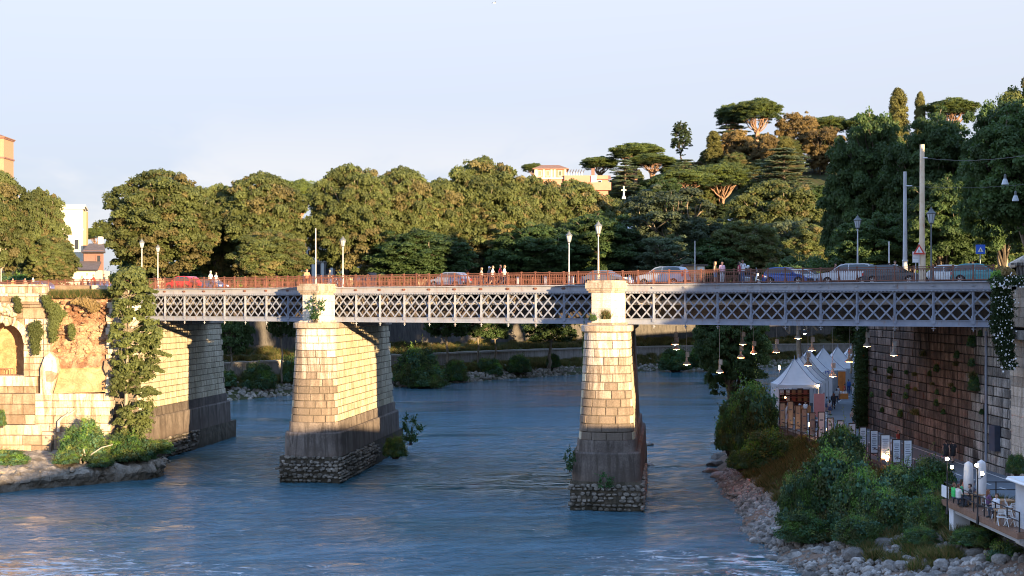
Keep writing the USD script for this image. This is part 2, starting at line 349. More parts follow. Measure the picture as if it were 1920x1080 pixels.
# ------------------------------------------------------------------ water
def build_water():
    nodes = {
        'g': ('geometry', {}),
        'm1': ('mapping', {'scale': (.55, 1.0, 1.0), 'rotation': (0, 0, -.35)}),
        'n1': ('noise_texture', {'scale': 1.5, 'detail': 5.0, 'roughness': .58, 'distortion': .5}),
        'm2': ('mapping', {'scale': (.16, .34, .3), 'rotation': (0, 0, -.4)}),
        'n2': ('noise_texture', {'scale': 1.0, 'detail': 4.0, 'roughness': .55, 'distortion': .8}),
        'm3': ('mapping', {'scale': (.028, .075, .05), 'rotation': (0, 0, -.45)}),
        'n3': ('noise_texture', {'scale': 1.0, 'detail': 3.0, 'roughness': .5, 'distortion': .6}),
        'calm': ('map_range', {'from_min': .36, 'from_max': .58, 'to_min': .08, 'to_max': 1.25, 'clamp': True}),
        'h1': ('math', {'math_type': 'multiply', 'value2': .42}),
        'h1c': ('math', {'math_type': 'multiply'}),
        'h2': ('math', {'math_type': 'multiply_add', 'value2': .38}),
        'b': ('bump', {'strength': 1.0, 'distance': 1.0, 'use_object_space': False}),
        # foam in streaks where the current breaks
        'm4': ('mapping', {'scale': (.55, 1.7, .5), 'rotation': (0, 0, .12)}),
        'n4': ('noise_texture', {'scale': 1.0, 'detail': 8.0, 'roughness': .68, 'distortion': 1.2}),
        'm5': ('mapping', {'scale': (.035, .06, .05), 'location': (3.3, 0.4, 0)}),
        'n5': ('noise_texture', {'scale': 1.0, 'detail': 2.0}),
        'fa': ('math', {'math_type': 'multiply_add', 'value2': .55}),
        'sep': ('separate_xyz', {}),
        'near': ('map_range', {'from_min': 82.0, 'from_max': 100.0, 'to_min': .038, 'to_max': -.14, 'clamp': True}),
        'fs': ('math', {'math_type': 'add'}),
        'fr': ('map_range', {'from_min': .872, 'from_max': .945, 'to_min': 0., 'to_max': .8, 'clamp': True}),
        'body': ('rgb_ramp', {'ramp': [(.38, (.018, .062, .080)), (.60, (.056, .128, .172))]}),  # water tone, with bluer patches painted in for sky reflected by ripples
        'w': ('principled_bsdf', {'roughness': .07, 'ior': 1.333, 'specular_ior_level': .5}),
        'foam': ('principled_bsdf', {'base_color': (.62, .64, .66), 'roughness': .8}),
        'p': ('mix_closure', {}),
    }
    links = [('g.position', 'm1.vector'), ('m1.vector', 'n1.vector'), ('g.position', 'm2.vector'), ('m2.vector', 'n2.vector'), ('g.position', 'm3.vector'), ('m3.vector', 'n3.vector'),
             ('n3.fac', 'calm.value'), ('n1.fac', 'h1.value1'), ('h1.value', 'h1c.value1'), ('calm.result', 'h1c.value2'),
             ('n2.fac', 'h2.value1'), ('h1c.value', 'h2.value3'), ('h2.value', 'b.height'), ('b.normal', 'w.normal'), ('n3.fac', 'body.fac'), ('body.color', 'w.base_color'),
             ('g.position', 'm4.vector'), ('m4.vector', 'n4.vector'), ('g.position', 'm5.vector'), ('m5.vector', 'n5.vector'), ('n5.fac', 'fa.value1'), ('n4.fac', 'fa.value3'),
             ('g.position', 'sep.vector'), ('sep.y', 'near.value'), ('fa.value', 'fs.value1'), ('near.result', 'fs.value2'), ('fs.value', 'fr.value'),
             ('fr.result', 'p.fac'), ('w.BSDF', 'p.closure1'), ('foam.BSDF', 'p.closure2')]
    m = mat('river_water', nodes, links, surface='p.closure')
    xs = np.concatenate([np.linspace(-400, -62, 12), np.linspace(-60, 40, 150), np.linspace(45, 300, 14)])
    ys = np.concatenate([np.linspace(-80, 66, 8), np.linspace(68, 190, 190), np.linspace(196, 600, 30)])
    X, Y = np.meshgrid(xs, ys)
    fade = np.clip((Y - 66) / 8, 0, 1) * np.clip((190 - Y) / 40, 0, 1) * np.clip((X + 61) / 6, 0, 1) * np.clip((41 - X) / 5, 0, 1)
    P = np.stack([X, Y, 0 * X], -1)
    Z = fade * (.30 * fb(np.stack([X * .16 - Y * .05, Y * .33, 0 * X], -1), 3, 5) + .16 * fb(np.stack([X * .6, Y * 1.0, 0 * X], -1), 2, 9))
    P[..., 2] = Z
    struct('river', MB().grid(P), m, smooth=True)
build_water()

# ------------------------------------------------------------------ ground: far bank, left bank, right bank, hill
def polyline(p, n):
    p = np.asarray(p, float)
    d = np.concatenate([[0], np.cumsum(np.linalg.norm(np.diff(p, axis=0), axis=1))])
    t = np.linspace(0, d[-1], n)
    return np.stack([np.interp(t, d, p[:, k]) for k in range(p.shape[1])], 1)

FAR_EDGE = A(-150, 60, 0), A(-92, 120, 0), A(-72, 165, 0), A(-60, 205, 0), A(-51, 231, 0), A(-22.7, 270, 0), A(16.8, 323, 0), A(56, 351, 0), A(110, 372, 0), A(200, 395, 0), A(420, 420, 0)
def offset_line(P, d):
    t = np.gradient(P, axis=0); t /= np.linalg.norm(t, axis=1, keepdims=True)
    return P + np.stack([-t[:, 1], t[:, 0], 0 * t[:, 0]], 1) * d
FE = polyline(FAR_EDGE, 160)
for _ in range(30):
    FE[1:-1] = (FE[:-2] + 2 * FE[1:-1] + FE[2:]) / 4
def strip(profile, seed, amp, line=FE):
    rows = []
    for d, z, k in profile:
        q = offset_line(line, d); q[:, 2] = z
        q += k * amp * np.stack([fb(q * .21 + 7, 4, seed), fb(q * .21 + 3, 4, seed + 1), .7 * fb(q * .35, 4, seed + 2)], 1)
        rows.append(q)
    return MB().grid(np.stack(rows))
struct('far_shore', strip([(-5, -1.6, 0), (-1, -.2, .6), (1.2, .7, 1), (4, 1.4, 1), (7.5, 2.0, 1), (11.0, 2.6, .8), (14.6, 3.0, 0)], 3, 1.8), MATS['earth_green'], smooth=True)
low_wall = thing('quay_wall', 'low pale concrete quay wall along the far bank of the river', 'wall')
w_ = MB()
a_, b_ = offset_line(FE, 14.0), offset_line(FE, 14.9)
P_ = []
for off, z in ((14.0, .5), (14.0, 5.35)):
    q = offset_line(FE, off); q[:, 2] = z; P_.append(q)
obj('wall_face', MB().grid(np.stack(P_)), MATS['quay_concrete'], low_wall)
P_ = []
for off, z in ((13.75, 5.35), (13.75, 5.72), (15.2, 5.72), (15.2, 5.35)):
    q = offset_line(FE, off); q[:, 2] = z; P_.append(q)
obj('coping', MB().grid(np.stack(P_)), MATS['paving'], low_wall)
struct('far_quay', strip([(15.0, 5.68, 0), (18, 5.72, .1), (20.5, 6.0, .5), (26.2, 7.2, .4)], 8, 1.0), MATS['earth_green'], smooth=True)
high_wall = thing('embankment_wall', 'tall dark stone embankment wall behind the far quay', 'wall')
P_ = []
for off, z in ((26.0, 6.0), (27.6, 17.3)):
    q = offset_line(FE, off); q[:, 2] = z; P_.append(q)
obj('wall_face', MB().grid(np.stack(P_)), MATS['embankment_stone'], high_wall)
P_ = []
for off, z in ((27.3, 17.3), (27.3, 18.3), (28.0, 18.3), (28.0, 17.3)):
    q = offset_line(FE, off); q[:, 2] = z; P_.append(q)
obj('parapet', MB().grid(np.stack(P_)), MATS['quay_concrete'], high_wall)

# upper ground: city level plus the wooded hill
def hill_z(X, Y):
    d = np.hypot((X - 72) / 92, (Y - 455) / 95)
    d2 = np.hypot((X - 175) / 95, (Y - 430) / 90)
    return 36 * np.exp(-d ** 2 * 1.25) + 30 * np.exp(-d2 ** 2 * 1.2)
rows_ = []
for d in (27.9, 31, 36, 44, 55, 70, 90, 115, 150, 200, 300, 600, 1500):
    q = offset_line(FE, min(d, 200))
    if d > 200:
        c = A(0, 60, 0); q = c + (q - c) * (1 + (d - 200) / 300)
    q[:, 2] = 17.25 + hill_z(q[:, 0], q[:, 1]) + .5 * fb(q * .05, 3, 4)
    rows_.append(q)
struct('terrain', MB().grid(np.stack(rows_)), MATS['earth_green'], smooth=True)

# right bank: shore, quay, road level
def rb_edge(y):      # x of the water's edge on the right bank at depth y
    return np.interp(y, [-60, 40, 76, 85, 95, 108, 122, 135, 150, 170, 200, 240, 290, 345], [22, 20.5, 19.0, 17.2, 17.0, 18.2, 18.8, 20.6, 23.5, 28, 38, 55, 86, 122])
def rb_path(y):      # x of the quay's river side
    return np.interp(y, [-60, 40, 76, 86, 92, 99, 108, 131, 150, 170, 200, 240, 290, 345], [32, 31.5, 31.0, 29.6, 28.4, 27.9, 27.6, 26.6, 29.5, 35.5, 47, 65, 96, 132])
def rb_wall(y):      # x of the foot of the embankment wall
    return np.interp(y, [-60, 93, 130, 150, 170, 200, 240, 290, 345], [34.6, 34.6, 34.6, 40.0, 47, 60, 79, 112, 150])
def road_z(y):      # right bank street height; its unseen near part is shaped to set shade
    return np.interp(y, [-60, 12, 20, 36, 52, 66, 74, 92, 300], [13.6, 13.6, 13.1, 13.0, 11.2, 9.7, 11.5, 17.7, 17.7])
ys_ = np.concatenate([np.linspace(-60, 60, 12), np.linspace(62, 150, 120), np.linspace(153, 345, 40)])
rows_ = []
for t in (-.6, -.25, 0, .12, .28, .45, .6, .75, .9, 1.0):
    x = rb_edge(ys_) + (rb_path(ys_) - rb_edge(ys_)) * t
    z = np.interp(t, [-.6, 0, .12, .28, .6, .9, 1.0], [-2.2, -.1, .45, .95, 2.0, 3.3, QUAY - .05]) + 0 * x
    q = np.stack([x, ys_, z], 1)
    k = np.interp(t, [-.6, 0, .5, .9, 1.0], [.2, .8, 1.2, .6, 0])
    q += k * np.stack([1.6 * fb(q * .3, 3, 31), 0 * x, .9 * fb(q * .42 + 5, 4, 33)], 1)
    rows_.append(q)
struct('right_shore', MB().grid(np.stack(rows_)), MATS['red_earth'], smooth=True)
rows_ = []
for t in (0, .5, 1.06):
    rows_.append(np.stack([rb_path(ys_) + (rb_wall(ys_) - rb_path(ys_)) * t, ys_, QUAY + 0 * ys_], 1))
struct('quay_path', MB().grid(np.stack(rows_)), MATS['path_asphalt'])
rows_ = []
for e in (1.0, 6, 14, 30, 60, 120, 400):
    rows_.append(np.stack([rb_wall(ys_) + e, ys_, road_z(ys_)], 1))
struct('right_bank_road', MB().grid(np.stack(rows_)), MATS['asphalt'])

# quay edge retaining strip (brown low wall under the row of notice boards)
qw = thing('quay_edge_wall', 'brown earth stained low wall under the row of notice boards', 'wall')
yy = np.linspace(98, 140, 40)
x0 = rb_path(yy)
P_ = np.stack([np.stack([x0 - .5, yy, 2.6 + 0 * yy], 1), np.stack([x0 - .35, yy, QUAY + .02 + 0 * yy], 1), np.stack([x0 + .25, yy, QUAY + .03 + 0 * yy], 1)])
obj('wall_face', MB().grid(P_), MATS['red_earth'], qw)

# painted lines on the quay path
def path_line(t0, t1, y0, y1, dash=None, w=.14):
    mb = MB()
    y = y0
    while y < y1:
        e = min(y + (dash[0] if dash else 1.5), y1)
        q = np.linspace(y, e, 3)
        c = rb_path(q) + (rb_wall(q) - rb_path(q)) * (t0 + (t1 - t0) * (q - y0) / (y1 - y0))
        mb.grid(np.stack([np.stack([c - w / 2, q, QUAY + .005 + 0 * q], 1), np.stack([c + w / 2, q, QUAY + .005 + 0 * q], 1)]))
        y = e + (dash[1] if dash else 0)
    return mb
struct('centre_line', path_line(.50, .62, 72, 250, (1.1, 1.3), .16), MATS['white_paint'])
struct('edge_line', path_line(.88, .94, 60, 250, None, .12), MATS['white_paint'])
struct('edge_line', path_line(.18, .22, 118, 250, None, .12), MATS['white_paint'])

# ------------------------------------------------------------------ piers
def nose_outline(w, s0, s1, dn=1.5, ex=2.15, n=26, m=26):
    """pier plan (a along, b across): tail right -> right side -> nose -> left side -> tail left"""
    t = np.linspace(math.pi / 2, -math.pi / 2, n)
    nb = w * np.sign(np.sin(t)) * np.abs(np.sin(t)) ** (2 / ex)
    na = s0 + dn - dn * np.abs(np.cos(t)) ** (2 / ex)
    ta, tb = s1 - dn + dn * np.abs(np.cos(t)) ** (2 / ex), w * np.sign(np.sin(t)) * np.abs(np.sin(t)) ** (2 / ex)
    h = n // 2
    right = np.stack([np.linspace(ta[0], na[0], m), np.full(m, w)], 1)
    return np.vstack([np.stack([ta[:h + 1][::-1], tb[:h + 1][::-1]], 1), right[1:-1], np.stack([na, nb], 1)]), np.vstack([np.stack([np.linspace(na[-1], ta[-1], m), np.full(m, -w)], 1), np.stack([ta[h:][::-1], tb[h:][::-1]], 1)])

def pier(C, ax, label, s0, s1, stones_from, base_z, rng, left_stones=4.0):
    bx_ = A(ax[1], -ax[0], 0)
    t = thing('stone_pier', label, 'bridge pier', C)
    def L(ab, z):
        ab = np.asarray(ab, float)
        return ab[:, :1] * ax + ab[:, 1:2] * bx_ + A(0, 0, 1) * np.reshape(z, (-1, 1))
    def ring(w, e0, e1, z, dn, ex=2.15, n=26):
        p, q = nose_outline(w, e0, e1, dn, ex, n)
        return L(np.vstack([p, q[1:-1]]), np.full(len(p) + len(q) - 2, z))
    def solid(layers, name, m, cap=True, smooth=35):
        R = [ring(*l) for l in layers]
        n = len(R[0]); mb = MB(); v = np.vstack(R)
        i = np.arange(n); j = (i + 1) % n
        f = np.vstack([np.stack([k * n + i, k * n + j, (k + 1) * n + j, (k + 1) * n + i], 1) for k in range(len(R) - 1)])
        mb.add(v, f)
        if cap:
            c = R[-1].mean(0)
            mb.add(np.vstack([R[-1], c]), np.stack([i, j, np.full(n, n)], 1))
        return obj(name, mb, m, t, smooth)
    wt, wb, z0, z1 = 1.80, 2.22, 5.55, 14.2
    W = lambda z: wb + (wt - wb) * (z - z0) / (z1 - z0)
    E0 = lambda z: s0 + .55 + (W(z0) - W(z)) * 1.0
    E1 = lambda z: s1 - .8 - (W(z0) - W(z))
    gap = .055
    solid([(W(z) - .07, E0(z) + .07, E1(z) - .07, z, 1.45) for z in (z0, z1)], 'core', MATS['pier_core'])
    nc = 13; hc = (z1 - z0) / nc
    for c in range(nc):
        za, zb = z0 + c * hc, z0 + (c + 1) * hc
        (pa, qa), (pb, qb) = (nose_outline(W(z), E0(z), E1(z), 1.45) for z in (za, zb))
        pa, pb = np.vstack([pa, qa[1:]]), np.vstack([pb, qb[1:]])
        d = np.concatenate([[0], np.cumsum(np.linalg.norm(np.diff(pa, axis=0), axis=1))])
        half = np.searchsorted(d, 0)
        nose_at = d[np.argmin(pa[:, 0])]
        end = nose_at + left_stones + 2.0
        at = max(0.0, nose_at - stones_from) + (.8 if c % 2 else 0) + rng.uniform(-.15, .15)
        if at > .5:
            pass
        cuts = [max(0., nose_at - stones_from)]
        while at < end:
            L_ = rng.uniform(1.5, 1.9) if at < nose_at - 3.4 else rng.uniform(.95, 1.35)
            if at - cuts[-1] > .4:
                cuts.append(at)
            at += L_
        cuts.append(min(end, d[-1]))
        for u0, u1 in zip(cuts[:-1], cuts[1:]):
            if u1 - u0 < .25:
                continue
            mid = (u0 + u1) / 2
            k = 2 if abs(mid - nose_at) > 3.2 else 5
            off = rng.uniform(-.012, .018)
            ch = .035
            prof = [(za + gap / 2, -.10), (za + gap / 2, 0.0), (za + gap / 2 + ch, ch), (zb - gap / 2 - ch, ch), (zb - gap / 2, 0.0), (zb - gap / 2, -.10)]
            g = gap / 3
            # columns: end cap, chamfer, body, chamfer, end cap
            us = np.concatenate([[u0 + g], np.linspace(u0 + g + ch, u1 - g - ch, k), [u1 - g]])
            fl = np.array([0.0] + [1.0] * k + [0.0])
            rows = []
            for z, o in prof:
                tz = (z - za) / (zb - za)
                q = pa * (1 - tz) + pb * tz
                x = np.stack([np.interp(us, d, q[:, 0]), np.interp(us, d, q[:, 1])], 1)
                x2 = np.stack([np.interp(us + .05, d, q[:, 0]), np.interp(us + .05, d, q[:, 1])], 1)
                x1 = np.stack([np.interp(us - .05, d, q[:, 0]), np.interp(us - .05, d, q[:, 1])], 1)
                tg = x2 - x1; tg /= np.linalg.norm(tg, axis=1, keepdims=True) + 1e-9
                nr = np.stack([tg[:, 1], -tg[:, 0]], 1)
                if nr[len(nr) // 2] @ (x[len(x) // 2] - A(x[len(x) // 2][0] + (3 if abs(mid - nose_at) < 3 else 0), 0)) < 0:
                    nr = -nr
                oo = np.where(o > 0, np.where(fl > 0, o + off, 0), o)
                x = x + nr * oo[:, None]
                rows.append(L(x, np.full(len(x), z)))
            P = np.stack(rows)
            e_in0 = P[[0, 5]][:, :1]
            mb = MB().grid(P)
            # close the ends
            for col in (0, -1):
                q = P[:, col]; inner = q[[0, 0, 0, 5, 5, 5]]
                mb.grid(np.stack([q, inner], 1))
            front = abs(mid - nose_at) < 2.55
            obj('stone', mb, MATS['pier_stone_pale' if front and c + rng.uniform(-.9, .9) > 9.2 else 'pier_stone_mid' if front and c + rng.uniform(-1.2, 1.2) > 5.5 else 'pier_stone_weathered' if front else 'pier_stone'], t)
    # stepped foot of the shaft
    solid([(2.42, s0 + .40, s1 - .7, 4.6, 1.5), (2.36, s0 + .46, s1 - .7, 5.56, 1.45), (2.22, s0 + .58, s1 - .8, 5.58, 1.4)], 'foot_course', MATS['plinth_stone'])
    solid([(2.80, s0 + .08, s1 - .3, base_z - .05, 1.7), (2.72, s0 + .14, s1 - .35, 4.52, 1.65), (2.60, s0 + .26, s1 - .45, 4.64, 1.55), (2.3, s0 + .5, s1 - .7, 4.645, 1.5)], 'plinth', MATS['plinth_stone'])
    # overhanging cap course
    solid([(1.82, s0 + .95, s1 - 1.2, 14.18, 1.45), (2.06, s0 + .72, s1 - 1.0, 14.28, 1.5), (2.08, s0 + .70, s1 - 1.0, 14.72, 1.5), (1.95, s0 + .85, s1 - 1.1, 14.78, 1.45)], 'cap', MATS['cap_stone'])
    # rubble footing: a rough core and the stones one can tell apart
    hw = 2.95
    seg = [(s1, hw), (s0, hw), (s0, -hw), (s0 + 12, -hw)]
    core_pts = [(s1 + .2, hw - .12), (s0 + .12, hw - .12), (s0 + .12, -hw + .12), (s1 + .2, -hw + .12)]
    mb = MB()
    for k in range(4):
        a, b = np.array(core_pts[k]), np.array(core_pts[(k + 1) % 4])
        n = max(4, int(np.linalg.norm(b - a) / .35))
        pts = a + (b - a) * np.linspace(0, 1, n)[:, None]
        rows = []
        for z in np.linspace(-1.2, base_z, 10):
            q = L(pts, np.full(n, z))
            dsp = .16 * fb(q * 2.2 + C, 3, 12)
            nrm = np.array([b[1] - a[1], a[0] - b[0]]); nrm = nrm / np.linalg.norm(nrm)
            sgn = 1 if nrm @ ((a + b) / 2 - np.array([(s0 + s1) / 2, 0])) > 0 else -1
            q = q + (dsp * sgn)[:, None] * (nrm[0] * ax + nrm[1] * bx_)
            rows.append(q)
        mb.grid(np.stack(rows))
    top = L(np.array([(s0 + .1, hw - .1), (s0 + .1, -hw + .1), (s1 + .2, -hw + .1), (s1 + .2, hw - .1)]), np.full(4, base_z - .02))
    mb.add(top, [[0, 1, 2, 3]])
    obj('footing_core', mb, MATS['rubble_core'], t)
    count = 0
    for (a, b) in ((seg[1], seg[2]), (seg[0], seg[1])):
        a, b = np.array(a), np.array(b)
        Ln = np.linalg.norm(b - a); dr = (b - a) / Ln
        nrm = np.array([dr[1], -dr[0]])
        if nrm @ ((a + b) / 2 - np.array([(s0 + s1) / 2, 0])) < 0:
            nrm = -nrm
        front = abs(dr[0]) < .5
        rowh = .30
        for r in range(int(base_z / rowh)):
            z = .10 + r * rowh + rng.uniform(-.09, .09)
            at = rng.uniform(0, .3)
            while at < Ln - .2:
                w_ = rng.uniform(.28, .62) * (1 if front else 1.8)
                if rng.random() < .86 and count < 290 and (front or at > Ln - 14 - rng.uniform(0, 4)):
                    h_ = rowh * rng.uniform(.6, 1.15)
                    p = a + dr * (at + w_ / 2) - nrm * .02
                    m = rock_mesh(rng, 5)
                    v = m * np.array([w_ * .48, .17, h_ * .5])
                    pos = (p[0] * ax + p[1] * bx_) + A(0, 0, z + h_ / 2)
                    e1 = dr[0] * ax + dr[1] * bx_; e2 = nrm[0] * ax + nrm[1] * bx_
                    V3 = v[:, :1] * e1 + v[:, 1:2] * e2 + v[:, 2:] * A(0, 0, 1) + pos
                    obj('footing_stone', (V3, ROCK_F), MATS['rubble_stone'], t); count += 1
                at += w_ + rng.uniform(.01, .06)
    return t

_ico = trimesh.creation.icosphere(1)
ROCK_F = np.asarray(_ico.faces)
def rock_mesh(rng, flat=0):
    """a blocky stone of unit half-size (n x 3)"""
    v = np.asarray(_ico.vertices).copy()
    p = 4.0 if flat else 3.0
    v = v / (np.abs(v) ** p).sum(1, keepdims=True) ** (1 / p)
    # plane cuts give facets
    for _ in range(4):
        n = rng.normal(size=3); n /= np.linalg.norm(n)
        d = v @ n; lim = rng.uniform(.62, .95)
        v = v - np.maximum(d - lim, 0)[:, None] * n
    return v + rng.normal(scale=.035, size=v.shape)

AX = A(.115, .9934, 0)
P1, P2 = bp(-30.8, 0, 0), bp(0, 0, 0)
P3 = bp(-30.8 - 26.2, 0, 0)
P4 = bp(-88.5, 0, 0)
rng = np.random.default_rng(11)
pier(P2, AX, 'stone pier standing mid river, its narrow rounded end facing the viewer', -5.0, 25, 12, 2.35, rng)
pier(P1, AX, 'stone pier with one long side glowing yellow in the low sun', -4.6, 25, 30, 2.45, rng)
pier(P3, AX, 'stone pier partly hidden behind the slender tree beside the ruined arch', -4.3, 26, 31, 2.1, rng, left_stones=1)

# pillars on the piers that carry the deck's parapet
def deck_pillar(C0, label):
    t = thing('deck_pillar', label, 'pillar')
    u0, u1, v0, v1 = C0 - .2, C0 + 1.6, -2.55, -.02
    zs = np.linspace(14.8, 17.38, 5)
    for k in range(4):
        h = zs[k + 1] - zs[k]
        for (ua, ub) in (((u0, (u0 + u1) / 2 + .3 * (-1) ** k), ((u0 + u1) / 2 + .3 * (-1) ** k, u1))):
            mb = MB().box(bp((ua + ub) / 2, (v0 + v1) / 2, (zs[k] + zs[k + 1]) / 2), (ub - ua - .012, v1 - v0, h - .014), BR)
            obj('block', mb, MATS['pillar_stone'], t)
    lo = MB().box(bp((u0 + u1) / 2, (v0 + v1) / 2 - .05, 14.82), (u1 - u0 + .5, v1 - v0 + .4, .26), BR)
    obj('base_course', lo, MATS['cap_stone'], t)
    cu, cv = (u0 + u1) / 2, (v0 + v1) / 2
    q = MB()
    for z, e, h in ((17.47, .05, .16), (17.64, .16, .18), (17.97, .26, .46), (18.3, .12, .18)):
        q.box(bp(cu - .1, cv, z), (u1 - u0 + 2 * e + .2, v1 - v0 + 2 * e, h), BR)
    obj('cap', q, MATS['cap_stone'], t)
deck_pillar(0, 'pale stone block pillar on the middle pier, interrupting the lattice girder')
deck_pillar(-30.8, 'pale stone block pillar on the sunlit pier with a bush at its foot')
deck_pillar(-57, 'pale stone block pillar hidden in the crown of the slender tree')
# ------------------------------------------------------------------ iron lattice bridge
def build_bridge():
    t = thing('iron_bridge', 'grey iron lattice girder bridge crossing the river on stone piers', 'bridge')
    gp, fp, so = MATS['girder_paint'], MATS['fascia_paint'], MATS['soffit_iron']
    UL, UR = -96.0, 30.9
    def ubar(name, u0, u1, v, z, dv, dz, m):
        return obj(name, MB().bar(bp(u0, v, z), bp(u1, v, z), dv, dz), m, t)
    gaps = [(-88.5, 0), (-57, 0), (-30.8, 0), (0, 0)]
    spans = [(UL, -57.9), (-56.1, -31.7), (-29.9, -.9), (.9, UR)]
    for (a, b) in spans:
        obj('bottom_chord', MB().bar(bp(a, 0, 15.05), bp(b, 0, 15.05), .10, .44).bar(bp(a, .02, 14.83), bp(b, .02, 14.83), .46, .04).bar(bp(a, .02, 15.27), bp(b, .02, 15.27), .30, .04), gp, t)
        obj('top_chord', MB().bar(bp(a, 0, 17.36), bp(b, 0, 17.36), .10, .12).bar(bp(a, -.03, 17.46), bp(b, -.03, 17.46), .5, .09), gp, t)
        mb = MB()
        n = int((b - a) / .28)
        for i in range(n):
            mb.box(bp(a + (i + .5) * .28, -.30, 17.40), (.11, .08, .05), BR)
        tag(obj('dentil_strip', mb, fp, t), kind='stuff')
        obj('fascia', MB().bar(bp(a, -.10, 17.79), bp(b, -.10, 17.79), .12, .46).bar(bp(a, -.14, 17.54), bp(b, -.14, 17.54), .34, .05).bar(bp(a, -.16, 18.05), bp(b, -.16, 18.05), .42, .08), fp, t)
    # lattice bars and posts
    lo, hi = 15.28, 17.31
    per, run = 2.8 / 3, 1.93
    def inside(u):
        return any(a - .2 <= u <= b + .2 for a, b in spans)
    k0, k1 = int(-60 / per), int((UR + run) / per)
    nbar = 0
    for k in range(k0, k1):
        for sgn in (1, -1):
            ua, ub = k * per + .23, k * per + .23 + run
            za, zb = (lo, hi) if sgn > 0 else (hi, lo)
            for (a, b) in spans:
                s0, s1 = max(ua, a), min(ub, b)
                if s1 - s0 > .25:
                    f0, f1 = (s0 - ua) / run, (s1 - ua) / run
                    v = -.045 if sgn > 0 else .03
                    if nbar < 300:
                        obj('lattice_bar', MB().bar(bp(s0, v, za + (zb - za) * f0), bp(s1, v, za + (zb - za) * f1), 0.03, .122, up=np.cross(bp(s1, 0, zb) - bp(s0, 0, za), BV)), gp, t); nbar += 1
    mb = MB()
    for k in range(int(-96 / per), k0):
        for sgn in (1, -1):
            ua = k * per + .23
            za, zb = (lo, hi) if sgn > 0 else (hi, lo)
            mb.bar(bp(ua, 0, za), bp(ua + run, 0, zb), .04, .122, up=np.cross(bp(ua + run, 0, zb) - bp(ua, 0, za), BV))
    tag(obj('far_lattice', mb, gp, t), kind='stuff')
    for k in range(-35, 11):
        u = (k + .5) * 2.8
        if not inside(u):
            continue
        obj('girder_post', MB().bar(bp(u, -.07, 15.0), bp(u, -.07, 17.34), .17, .10, up=BV).bar(bp(u, -.10, 15.05), bp(u, -.10, 15.60), .30, .03, up=BV).bar(bp(u, -.13, 15.3), bp(u, -.13, 17.3), .04, .12, up=BV), gp, t)
        mb = MB().lathe([(.0, -.34), (.035, -.33), (.05, -.28), (.025, -.23), (.10, -.17), (.10, -.14), (.04, -.10), (.055, -.04), (.055, 0.0)], bp(u, -.05, 14.82), 8)
        mb.box(bp(u, -.05, 14.82 - .155), (.30, .04, .045), BR)
        obj('pendant', mb, fp, t)
        mb = MB()
        c = bp(u, -.17, 17.80)
        for a in np.linspace(0, 2 * np.pi, 7)[:-1]:
            mb.box(c + BU * .13 * math.cos(a) + A(0, 0, .07 * math.sin(a)), (.16, .05, .06), BR)
        mb.box(c + BV * -.03, (.12, .1, .12), BR)
        obj('rosette', mb, MATS['rail_rust'] if u < 3 else fp, t)
    # underside: longitudinal girders, cross beams, pipes, deck plates
    for v in (4.5, 9.0, 13.5, 18.0):
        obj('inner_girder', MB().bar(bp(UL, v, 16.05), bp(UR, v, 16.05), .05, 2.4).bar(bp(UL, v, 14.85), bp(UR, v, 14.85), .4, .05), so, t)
    for k in range(-35, 11):
        u = (k + .5) * 2.8
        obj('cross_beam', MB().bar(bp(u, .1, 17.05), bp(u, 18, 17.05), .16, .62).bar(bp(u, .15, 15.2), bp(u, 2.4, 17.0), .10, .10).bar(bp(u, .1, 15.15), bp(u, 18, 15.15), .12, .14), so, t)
    for v, z, r in ((1.5, 16.62, .24),):
        obj('pipe', MB().tube(polyline([bp(UL, v, z), bp(UR, v, z)], 3), r, 14), MATS['pipe_paint'], t, smooth=60)
    mb = MB().bar(bp(UL, 9.0, 17.50), bp(UR, 9.0, 17.50), 17.8, .30)
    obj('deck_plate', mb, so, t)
    obj('far_fascia', MB().bar(bp(UL, 18.05, 17.75), bp(UR, 18.05, 17.75), .15, .75), fp, t)
build_bridge()
UL, UR = -140.0, 30.9
mbr = MB().add([bp(UL, 2.6, DECK - .12), bp(80, 2.6, DECK - .12), bp(80, 15.4, DECK - .12), bp(UL, 15.4, DECK - .12)], [[0, 1, 2, 3]])
struct('bridge_road', mbr, MATS['asphalt'])
for a, b in ((.05, 2.6), (15.4, 17.95)):
    mbr = MB().box(bp((UL + 80) / 2, (a + b) / 2, DECK - .17), (80 - UL, b - a, .34), BR)
    struct('bridge_pavement', mbr, MATS['paving'])

